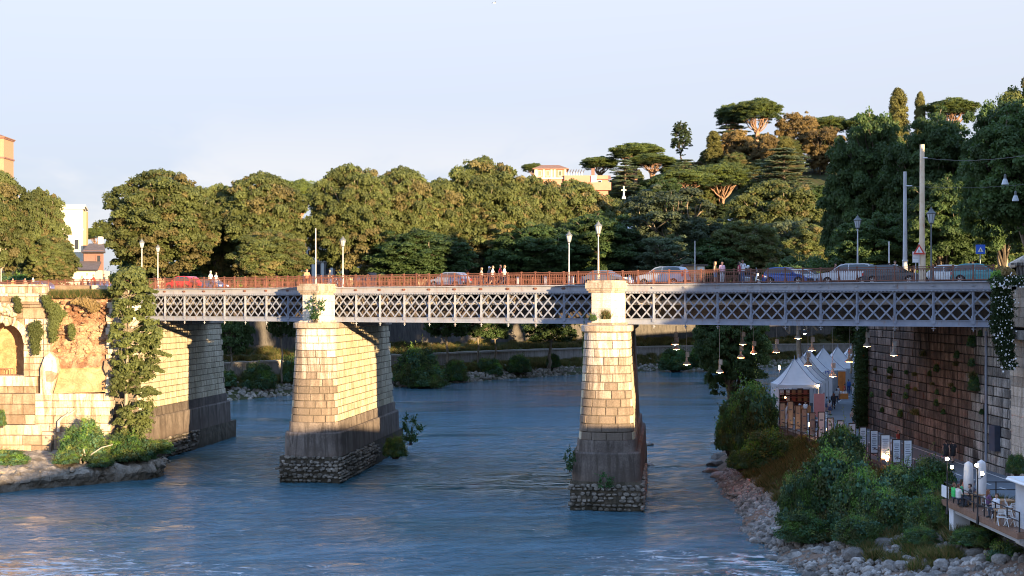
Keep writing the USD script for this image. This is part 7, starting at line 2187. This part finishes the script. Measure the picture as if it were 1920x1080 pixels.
def closed_parasol(px, pyb, pyt, label):
    x, y = fxy(px, pyb); Z = y; top = H - (pyt - HY) / F * Z
    t = thing('closed_parasol', label, 'parasol', (x, y, zf))
    h = top - zf
    mb = MB(); a = np.arange(16) / 16 * 2 * math.pi
    rows = []
    for s, r in ((.22, .20), (.3, .24), (.5, .26), (.75, .24), (.9, .22), (.95, .20), (1.0, .03)):
        rr = r * (1 + .16 * np.cos(a * 4 + s * 2))
        p = np.stack([rr * np.cos(a), rr * np.sin(a), np.full(16, s * h)], 1)
        rows.append(np.vstack([p, p[:1]]))
    obj('canopy', mb.grid(np.array(rows)), MATS['tent_cloth'], t, smooth=60)
    obj('pole', MB().tube([A(0, 0, 0), A(0, 0, h * .3)], .03, 8), MATS['pole_grey'], t)
    obj('base', MB().lathe([(.3, 0), (.3, .06), (.08, .12)], (0, 0, 0), 14), MATS['dark_metal'], t)
closed_parasol(1816, 946, 865, 'closed white parasol, the left one of two at the terrace')
closed_parasol(1840, 950, 862, 'closed white parasol, the right one of two at the terrace')
plain('globe_light', (.9, .85, .7), .3, emit=(1.0, .80, .48), strength=7.0)
def globe_post(px, pyb, pyt, globes, label):
    x, y = fxy(px, pyb); Z = y; top = H - (pyt - HY) / F * Z
    t = thing('globe_lamp_post', label, 'lamp post', (x, y, zf - .5))
    h = top - zf + .5
    obj('pole', MB().lathe([(.09, 0), (.08, .3), (.045, .5), (.04, h - .12)], (0, 0, 0), 8), MATS['dark_metal'], t)
    for gx, gy in globes:
        c = A((gx - px) / F * Z, 0, H - (gy - HY) / F * Z - zf + .5)
        g = obj('globe', hull((*c, .115)), MATS['globe_light'], t, smooth=60)
        obj('holder', MB().lathe([(.03, -.22), (.07, -.16), (.075, -.10)], c, 10), MATS['dark_metal'], g)
        if abs(gx - px) > 2:
            obj('arm', MB().tube([A(0, 0, c[2] - .28), A(c[0] * .6, 0, c[2] - .30), A(c[0], 0, c[2] - .18)], .02, 6), MATS['dark_metal'], t)
globe_post(1776, 948, 861, [(1776, 860.5), (1785, 876)], 'dark post with two lit globes at the far corner of the terrace')
globe_post(1833, 966, 875, [(1831.5, 872.5), (1841.5, 888)], 'dark post with two lit globes in front of the right parasol')
# white cabin cut by the right picture edge
t = thing('white_cabin', 'white cabin with a lit edge at the right picture edge beside the terrace', 'cabin', (0, 0, 0))
cx0 = 27.0; cy = 70.4
obj('wall', MB().box((cx0 + 2.5, cy, QUAY + .9), (5.0, 2.2, 3.4)), MATS['pole_grey'], t)
obj('roof', MB().box((cx0 + 2.4, cy, QUAY + 2.68), (5.5, 2.7, .16)), MATS['sign_white'], t)
obj('window', MB().box((cx0 + 1.2, cy - 1.12, QUAY + 1.2), (1.5, .03, 1.3)), MATS['car_glass'], t)
obj('panel', MB().box((cx0 + 1.2, cy - 1.125, QUAY - .1), (1.5, .03, 1.0)), MATS['sign_white'], t)
obj('corner_post', MB().box((cx0 - .06, cy - 1.1, QUAY + .9), (.12, .12, 3.4)), MATS['sign_white'], t)
obj('gutter', MB().tube([A(cx0 - .35, cy - 1.4, QUAY + 2.6), A(cx0 - .35, cy + 1.4, QUAY + 2.6)], .07, 8), MATS['sign_white'], t)
# cables drooping from the terrace to the bank
for i, (a, b, sag, m, lab) in enumerate([((1793, 988), (1890, 1010), .5, 'sign_white', 'white cable sagging under the terrace, the lower one'), ((1795, 984), (1900, 1006), .35, 'sign_white', 'white cable sagging under the terrace, the upper one'), ((1770, 978), (1870, 985), .5, 'wire', 'black cable sagging under the terrace')]):
    p, q = GP(*a, 2.4), GP(*b, 2.6)
    s = np.linspace(0, 1, 16)[:, None]
    tag(obj('cable', MB().tube(p + (q - p) * s - A(0, 0, 1) * np.sin(s * math.pi) * sag, .035, 6), MATS[m]), lab, 'cable')
# ------------------------------------------------------------------ plants near the viewer
# slender tree before the shaded pier, beside the ruin
def slender_tree():
    rng = np.random.default_rng(61)
    t = thing('slender_tree', 'tall slender tree between the ruined arch and the shaded left pier', 'tree')
    Z0 = 127.5
    base = PX(232, 850, Z0); 
    spine = np.array([PX(x, y, Z0) for x, y in ((232, 850), (236, 780), (238, 700), (240, 620), (243, 560), (247, 508))])
    # left and right outline of the crown by row
    out = [(505, 236, 262), (525, 205, 276), (550, 204, 286), (580, 210, 292), (610, 212, 300), (640, 212, 300), (665, 213, 308), (690, 215, 296), (715, 212, 282), (745, 208, 290), (775, 210, 284), (800, 215, 282), (830, 222, 270)]
    ys, l, r = np.array(out, float).T
    C, R = [], []
    while len(C) < 330:
        y = 508 + 324 * rng.random() ** 1.25; a, b = np.interp(y, ys, l), np.interp(y, ys, r)
        x = rng.uniform(a + 4, b - 4)
        half = (b - a) / 2 / F * Z0
        q = PX(x, y, Z0 + rng.uniform(-1, 1) * half * .7)
        if meshkit.fbm(q * A(.55, .3, .7), 3, 5) < .395:
            continue
        C.append(q); R.append(rng.uniform(.3, .85))
    for (x0, y0, x1, y1) in ((290, 660, 318, 668), (285, 690, 304, 697), (280, 735, 298, 738), (262, 540, 292, 548), (215, 610, 206, 640)):
        for s in np.linspace(0, 1, 7):
            C.append(PX(x0 + (x1 - x0) * s, y0 + (y1 - y0) * s, Z0 - .5)); R.append(.42 - .2 * s)
    v, f = clump_leaves(rng, np.array(C), np.array(R), 105, .30, flat=.8, up=.3, shell=.25)
    mb = MB().tube(polyline(spine, 14), np.linspace(.24, .05, 14), 7, cap=False)
    mb.tube(polyline([base + A(.3, .2, 0), spine[1] + A(.5, .2, 0), spine[2] + A(.9, .3, 0), spine[3] + A(1.2, .3, 0)], 10), np.linspace(.16, .04, 10), 6, cap=False)
    for k in range(0, len(C), 4):
        e = spine[int(np.argmin(np.abs(spine[:, 2] - (C[k][2] - 1.0))))]
        limb(mb, e, C[k], .05, .015, rng, n=5, sides=4)
    obj('trunk', mb, MATS['bark'], t, smooth=60)
    obj('crown', (v, f), MATS['plane_leaf'], t)
slender_tree()

for k, x0, x1, yt, Z, yb, nm, lab in [
    ('bush5', 108, 205, 790, 124.5, 866, 'bush', 'olive green scrub at the foot of the ruin'),
    ('bush5', 190, 290, 805, 126.5, 866, 'bush', 'tangled scrub at the end of the rocky shelf'),
    ('bush4', 146, 186, 778, 125.5, 840, 'bush', 'pale leafed shrub against the white masonry of the ruin'),
    ('bush1', -20, 56, 840, 121.5, 874, 'bush', 'dark green bush at the left picture edge on the rocky shelf'),
    ('bush1', 98, 150, 842, 122.0, 870, 'bush', 'low dark green weeds beside the dead branch on the shelf'),
    ('bush6', 165, 215, 848, 122.5, 876, 'bush', 'low dark green weeds right of the dead branch on the shelf'),
    ('bush5', 255, 330, 822, 133.0, 850, 'bush', 'weeds at the foot of the shaded left pier'),
    ('bush6', 258, 300, 848, 127.5, 880, 'bush', 'mossy weeds on the tip of the rocky shelf'),
    ('bush2', -6, 12, 765, 127.0, 800, 'bush', 'small green plant on the ruin at the left edge'),
    ('sprig', 560, 622, 560, 123.6, 602, 'bush', 'leafy bush on the ledge of the sunlit pier'),
    ('tuft2', 1126, 1146, 576, 106.5, 598, 'grass_tuft', 'dry grass on the ledge of the middle pier'),
    ('bush5', 1103, 1120, 588, 106.3, 602, 'bush', 'small yellow green weed on the left of the middle pier ledge'),
    ('sprig', 1086, 1108, 606, 110.5, 700, 'bush', 'dark creeper at the left edge of the middle pier'),
    ('sprig', 1048, 1090, 842, 107.0, 884, 'bush', 'small plant at the left foot of the middle pier'),
    ('sprig', 1112, 1160, 888, 104.9, 916, 'bush', 'bright weed growing on the footing of the middle pier'),
    ('sprig', 738, 800, 780, 147.0, 832, 'bush', 'plant on the far end of the sunlit pier footing'),
    ('bush6', 715, 765, 815, 137.0, 858, 'bush', 'dark weeds on the side of the sunlit pier footing'),
    ]:
    plant(k, nm, lab, 'plant' if nm != 'bush' else 'bush', x0, x1, yt, Z, ybase=yb)
# hanging weeds on the ruin face
def hanging(name, pts, m, label, size=.16, per=46, Zd=RY - .7, rad=.45, flowers=0):
    rng = np.random.default_rng(abs(hash(label)) % 1000 if False else sum(map(ord, label)))
    C, R = [], []
    for (x0, y0, w0), (x1, y1, w1) in zip(pts[:-1], pts[1:]):
        n = max(6, int(math.hypot(x1 - x0, y1 - y0) * .9))
        for s in np.linspace(0, 1, n):
            w = w0 + (w1 - w0) * s
            for _ in range(3):
                C.append(PX(x0 + (x1 - x0) * s + rng.uniform(-w, w), y0 + (y1 - y0) * s + rng.uniform(-3, 3), Zd - rng.uniform(0, .3))); R.append(rad * rng.uniform(.5, 1))
    t = thing(name, label, 'plant')
    v, f = clump_leaves(rng, np.array(C), np.array(R), per, size, flat=1.0, up=.1, shell=.2)
    obj('foliage', (v, f), MATS[m], t)
    mb = MB()
    mb.tube(polyline([PX(x, y, Zd + .05) for x, y, _ in pts], 10), np.linspace(.05, .02, 10), 5)
    obj('stem', mb, MATS['dark_bark'], t)
    if flowers:
        c = np.array(C)[rng.integers(0, len(C), flowers)] + rng.normal(size=(flowers, 3)) * A(.2, .15, .2) - A(0, .25, 0)
        v, f = leaf_quads(rng, c, unit(rng.normal(size=c.shape) * .5 + A(-.2, -1, .3)), .13, 1.0)
        tag(obj('flowers', (v, f), MATS['flower_white'], t), kind='stuff')
    return t
hanging('hanging_weed', [(84, 560, 3), (96, 575, 11), (110, 590, 14), (105, 602, 9), (99, 620, 4), (100, 640, 2)], 'plane_leaf', 'weed trailing down the ruin left of the brick core')
hanging('hanging_weed', [(66, 608, 6), (67, 622, 11), (66, 640, 6), (67, 662, 2)], 'plane_leaf', 'weed trailing down the pilaster right of the niche')
hanging('hanging_weed', [(134, 612, 3), (135, 622, 5), (134, 634, 2)], 'plane_leaf', 'small weed in the middle of the brick core', rad=.3)
hanging('hanging_weed', [(142, 566, 12), (172, 572, 10), (178, 584, 4)], 'dry_grass', 'dry grass hanging over the broken top of the ruin', size=.22)
hanging('hanging_weed', [(30, 560, 4), (34, 574, 4), (33, 584, 2)], 'plane_leaf', 'small weed on the frieze right of the carved beast', rad=.3)
hanging('flowering_creeper', [(1868, 528, 8), (1885, 530, 24), (1905, 528, 26), (1922, 530, 20)], 'ivy_leaf', 'white flowered creeper over the ledge at the right end of the bridge', Zd=90.2, size=.15, rad=.5, flowers=150)
hanging('flowering_creeper', [(1878, 545, 14), (1882, 580, 15), (1878, 610, 16), (1880, 640, 14), (1886, 665, 10), (1893, 690, 6)], 'ivy_leaf', 'white flowered creeper hanging down the right pillar', Zd=90.6, size=.15, rad=.5, flowers=240)
hanging('wall_weed', [(1870, 515, 5), (1872, 540, 6)], 'bush_leaf_bright', 'bright green weed at the end of the railing beside the parapet', Zd=90.8, rad=.4)
hanging('wall_weed', [(1886, 508, 5), (1895, 517, 8)], 'dry_grass', 'dry brown weed under the parapet of the abutment', Zd=90.2, rad=.35)
hanging('ivy', [(1618, 616, 5), (1616, 660, 7), (1617, 720, 8), (1613, 770, 6), (1616, 800, 6)], 'ivy_leaf', 'ivy covering the far corner of the abutment wall', Zd=130.0, size=.22, rad=.7)
# weeds in the joints of the abutment wall
rng = np.random.default_rng(70)
wall_spots = [(1642, 690), (1636, 740), (1671, 694), (1670, 706), (1669, 737), (1700, 698), (1717, 700), (1703, 725), (1758, 690), (1750, 718), (1758, 735), (1757, 755), (1718, 728), (1790, 730), (1796, 665), (1795, 680), (1825, 640), (1824, 680), (1826, 700), (1831, 720), (1842, 772), (1786, 720), (1655, 768), (1700, 742), (1735, 660), (1840, 625), (1770, 772), (1720, 770), (1745, 700), (1690, 775)]
for i, (px, py) in enumerate(wall_spots):
    Zw = 34.55 * F / (px - 960)
    p = PX(px, py, Zw)
    pr, h, w = K['bush6' if i % 3 else 'tuft1']
    s = rng.uniform(.5, 1.1) * (1.6 if px in (1824, 1826, 1831, 1825) else 1)
    o = copy('wall_weed', pr, 'small dark weed tuft rooted in a joint of the abutment wall', 'plant', p - A(.05, 0, s * .35), rng.uniform(0, 6), (.13 * s if i % 3 else .8 * s, .11 * s if i % 3 else .5 * s, .20 * s if i % 3 else .8 * s), group='weeds in the joints of the abutment wall')
# ---- right bank vegetation
for k, x0, x1, yt, Z, yb, nm, lab in [
    ('dark2', 1300, 1445, 545, 142, 790, 'tree', 'dense dark tree behind the hanging lamps under the bridge'),
    ('tall', 1400, 1600, 480, 158, 765, 'tree', 'dark tree above the nearest tent under the bridge'),
    ('young', 1560, 1630, 585, 160, 700, 'tree', 'leafy tree above the rear tents at the end of the wall'),
    ('bush6', 1348, 1470, 705, 133, 852, 'bush', 'dark green bushy tree at the water left of the nearest tent'),
    ('bush1', 1338, 1400, 745, 130, 850, 'bush', 'dark leafy shrub overhanging the water under the bridge'),
    ('bush6', 1385, 1490, 800, 121, 880, 'bush', 'brownish dark shrub below the fence on the bank'),
    ('bush2', 1360, 1410, 840, 120, 880, 'bush', 'small bright green plant by the dark rocks at the water'),
    ('bush5', 1525, 1625, 788, 101, 900, 'bush', 'round green bush in front of the notice boards'),
    ('bush3', 1490, 1650, 830, 95, 960, 'bush', 'large blue green broad leaved bush in the middle of the bank'),
    ('bush3', 1545, 1680, 865, 88, 1010, 'bush', 'broad leaved bush with pale tips at the foot of the bank'),
    ('bush4', 1455, 1535, 880, 89.5, 990, 'bush', 'pale yellow green shrub at the left of the bank vegetation'),
    ('bush5', 1452, 1560, 955, 87.5, 1016, 'bush', 'olive shrub below the pale yellow one'),
    ('bush2', 1640, 1760, 862, 89, 960, 'bush', 'feathery green bush below the last notice boards'),
    ('bush2', 1700, 1800, 850, 90, 950, 'bush', 'tall feathery plant left of the two women in black'),
    ('bush2', 1690, 1790, 920, 83, 1010, 'bush', 'bright green young tree left of the terrace stilt'),
    ('bush6', 1600, 1720, 905, 86, 1000, 'bush', 'dark bush in the shade below the feathery one'),
    ('bush6', 1740, 1800, 930, 82, 985, 'bush', 'dark bush beside the first white stilt'),
    ('bush2', 1840, 1940, 1010, 74.5, 1095, 'bush', 'olive green shrub in the lower right corner'),
    ('bush2', 1780, 1870, 985, 77, 1022, 'bush', 'low green plants under the terrace'),
    ('bush1', 1690, 1760, 985, 80, 1020, 'bush', 'low weeds among the rocks below the young tree'),
    ('bush2', 1885, 1925, 848, 79, 890, 'bush', 'green planter shrub beside the wall at the right edge'),
    ('bush3', 1560, 1660, 960, 84, 1020, 'bush', 'low blue green bush above the pale rocks'),
    ]:
    plant(k, nm, lab, 'tree' if nm == 'tree' else 'bush', x0, x1, yt, Z, ybase=yb)
# ------------------------------------------------------------------ rocks
def rocks():
    rng = np.random.default_rng(52)
    kinds = []
    for k in range(7):
        P = kind_prim(f'rock_kind_{k}')
        v = rock_mesh(np.random.default_rng(100 + k))
        tm = trimesh.Trimesh(v, ROCK_F, process=False).subdivide()
        q = np.asarray(tm.vertices); q = q + .05 * (fb(q * 2.5 + k * 9, 3, k))[:, None] * q
        obj('stone', (q, np.asarray(tm.faces)), MATS['bank_rock'], P)
        kinds.append(P)
    def ground(x, y):
        t = (x - rb_edge(y)) / (rb_path(y) - rb_edge(y))
        return float(np.interp(t, [-.6, 0, .12, .28, .6, .9, 1.0], [-2.2, -.1, .45, .95, 2.0, 3.3, QUAY - .05]))
    n = 0
    big = []
    while n < 230:
        y = rng.uniform(72, 98) if rng.random() < .85 else rng.uniform(98, 124)
        t = rng.uniform(-.04, .52 if y > 84 else .9)
        x = float(rb_edge(y) + (rb_path(y) - rb_edge(y)) * t)
        s = rng.uniform(.22, .55) * (1.5 if rng.random() < .1 else 1)
        if any((x - a) ** 2 + (y - b) ** 2 < (.55 * (s + c)) ** 2 for a, b, c in big):
            continue
        big.append((x, y, s))
        copy('boulder', kinds[n % 7], 'grey boulder among the loose stones of the right bank', 'rock', (x, y, ground(x, y) + s * .18), rng.uniform(0, 6), (s, s * rng.uniform(.6, 1), s * rng.uniform(.4, .7)), group='boulders on the right bank')
        n += 1
    # the big split block near the waterline
    for px, py, s in ((1668, 1032, 1.25), (1640, 1018, .7), (1628, 1024, .6), (1690, 1002, .8), (1735, 1028, .75)):
        g = GP(px, py, 1.2)
        copy('boulder', kinds[2], {1668: 'largest pale boulder with a dark split face at the lower right', 1640: 'round boulder left of the largest pale one', 1628: 'small upright boulder farther left of the largest pale one', 1690: 'brown boulder under the bushes above the largest pale one', 1735: 'flat topped boulder right of the largest pale one'}[px], 'rock', g, px, (s, s * .7, s * .6))
    def scatter(name, pts, sc, m):
        pi = UsdGeom.PointInstancer.Define(stage, numbered('/World', name))
        pr = []
        for i in range(4):
            q = rock_mesh(np.random.default_rng(200 + i))
            pr.append(usdkit.mesh(stage, str(pi.GetPath()) + f'/stone_{i}', (q, ROCK_F), MATS[m]).GetPath())
        k = len(pts)
        pi.CreatePrototypesRel().SetTargets(pr)
        pi.CreateProtoIndicesAttr(Vt.IntArray.FromNumpy(rng.integers(0, 4, k).astype(np.int32)))
        pi.CreatePositionsAttr(Vt.Vec3fArray.FromNumpy(np.array(pts, np.float32)))
        qs = unit(rng.normal(size=(k, 4)))
        pi.CreateOrientationsAttr(Vt.QuathArray([Gf.Quath(*map(float, q)) for q in qs]))
        pi.CreateScalesAttr(Vt.Vec3fArray.FromNumpy(np.asarray(sc, np.float32)))
        tag(pi.GetPrim(), kind='stuff')
    pts, sc = [], []
    for _ in range(7600):
        y = rng.uniform(70, 128)
        t = rng.uniform(-.08, .62 if y > 90 else .95)
        x = float(rb_edge(y) + (rb_path(y) - rb_edge(y)) * t)
        s = rng.uniform(.07, .24)
        pts.append((x, y, ground(x, y) + s * .2)); sc.append((s, s * rng.uniform(.6, 1), s * rng.uniform(.5, .9)))
    scatter('loose_stones', pts, sc, 'bank_rock')
    pts, sc = [], []
    for _ in range(4200):
        k = rng.integers(40, 150)
        p = FE[k] + (FE[min(k + 1, 159)] - FE[k]) * rng.random()
        d = rng.uniform(-1.2, 4.2) if rng.random() < .85 else rng.uniform(3, 9)
        tg = unit(FE[min(k + 1, 159)] - FE[k - 1]); nn = A(-tg[1], tg[0], 0)
        q = p + nn * d
        z = float(np.interp(d, [-5, -1, 1.2, 4, 7.5, 11], [-1.6, -.2, .7, 1.4, 2.0, 2.6]))
        s = rng.uniform(.18, .55)
        pts.append((q[0], q[1], z + s * .15)); sc.append((s, s, s * .75))
    scatter('far_shore_stones', pts, sc, 'far_rock')
    pts, sc = [], []
    e_ = polyline([A(-58, 111, 0), A(-44.6, 116.8, 0), A(-38.5, 121.8, 0), A(-34.4, 125.8, 0), A(-33.8, 128.6, 0)], 200)
    for _ in range(420):
        p = e_[rng.integers(200)]
        s = rng.uniform(.12, .42) if rng.random() < .7 else rng.uniform(.06, .15)
        pts.append((p[0] + rng.normal() * .4, p[1] + rng.uniform(.1, 2.6), rng.uniform(.1, 1.5))); sc.append((s * 1.3, s, s * .7))
    scatter('shelf_stones', pts, sc, 'apron_rock')
    # dark rocks at the water below the shrub under the bridge
    for i, (px, py, s) in enumerate(((1330, 884, .9), (1342, 872, 1.1), (1350, 860, 1.2), (1352, 894, 1.0), (1368, 900, .8), (1345, 832, .9), (1220, 872, .45), (1218, 834, .5))):
        g = GP(px, py, .05)
        copy('boulder', kinds[i % 7], 'dark wet rock at the waterline under the bridge' if i < 6 else 'small dark rock in the water right of the middle pier', 'rock', g, i, (s, s * .8, s * .5), group='dark rocks at the waterline' if i < 6 else 'rocks in the water')
rocks()
# grass on the banks
def grass(name, pts, kinds, smin, smax, seed):
    mass(name, pts, kinds, lambda r, n: np.repeat(r.uniform(smin, smax, (n, 1)), 3, 1), seed)
rng = np.random.default_rng(57)
pts = []
for _ in range(700):
    y = rng.uniform(76, 128); t = rng.uniform(.3, .98)
    x = float(rb_edge(y) + (rb_path(y) - rb_edge(y)) * t)
    pts.append((x, y, float(np.interp(t, [0, .12, .28, .6, .9, 1.0], [-.1, .45, .95, 2.0, 3.3, 4.3])) - .05))
grass('bank_grass', pts, ['tuft1', 'tuft1', 'tuft2'], .5, 1.2, 58)
pts = []
for _ in range(2600):
    k = rng.integers(35, 150); d = rng.choice([rng.uniform(3, 13.5), rng.uniform(15.5, 26)])
    tg = unit(FE[k + 1] - FE[k - 1]); q = FE[k] + (FE[k + 1] - FE[k]) * rng.random() + A(-tg[1], tg[0], 0) * d
    z = float(np.interp(d, [1.2, 4, 7.5, 11, 14.6, 15.0, 18, 20.5, 26.2], [.7, 1.4, 2.0, 2.6, 3.0, 5.68, 5.72, 6.0, 7.2]))
    pts.append((q[0], q[1], z - .05))
grass('far_bank_grass', pts, ['tuft1', 'tuft2', 'tuft1'], .8, 2.0, 59)
pts = []
for _ in range(160):
    px = rng.uniform(88, 208); pts.append((rx(px), RY + rng.uniform(.3, 2.2), rzz(560) + .1))
grass('ruin_top_grass', pts, ['tuft2', 'tuft2', 'tuft1'], .5, 1.2, 60)
# gulls
def gull(px, py, Z, label, s=1.0):
    t = thing('gull', label, 'bird', PX(px, py, Z), .6, (s,) * 3)
    obj('body', hull((-.2, 0, 0, .03), (0, 0, 0, .075), (.2, 0, .02, .05), (.27, 0, .02, .03)), MATS['sign_white'], t, smooth=60)
    for sd in (-1, 1):
        obj('wing', MB().add([[.1, sd * .05, .03], [-.1, sd * .05, .03], [-.06, sd * .36, .18], [.1, sd * .34, .19], [-.12, sd * .72, .10], [-.05, sd * .70, .11]], [[0, 1, 2], [0, 2, 3], [3, 2, 4], [3, 4, 5]]), MATS['pole_grey'], t)
    obj('tail', MB().add([[-.2, -.03, 0], [-.2, .03, 0], [-.36, .06, 0], [-.36, -.06, 0]], [[0, 1, 2, 3]]), MATS['sign_white'], t)
gull(927, 6, 210, 'tiny dark bird high in the sky at the top edge')
gull(1180, 428, 240, 'white gull flying before the dark trees right of the middle pier', 1.6)
gull(1368, 413, 240, 'white gull flying before the dark gap below the sunlit pine', 1.4)
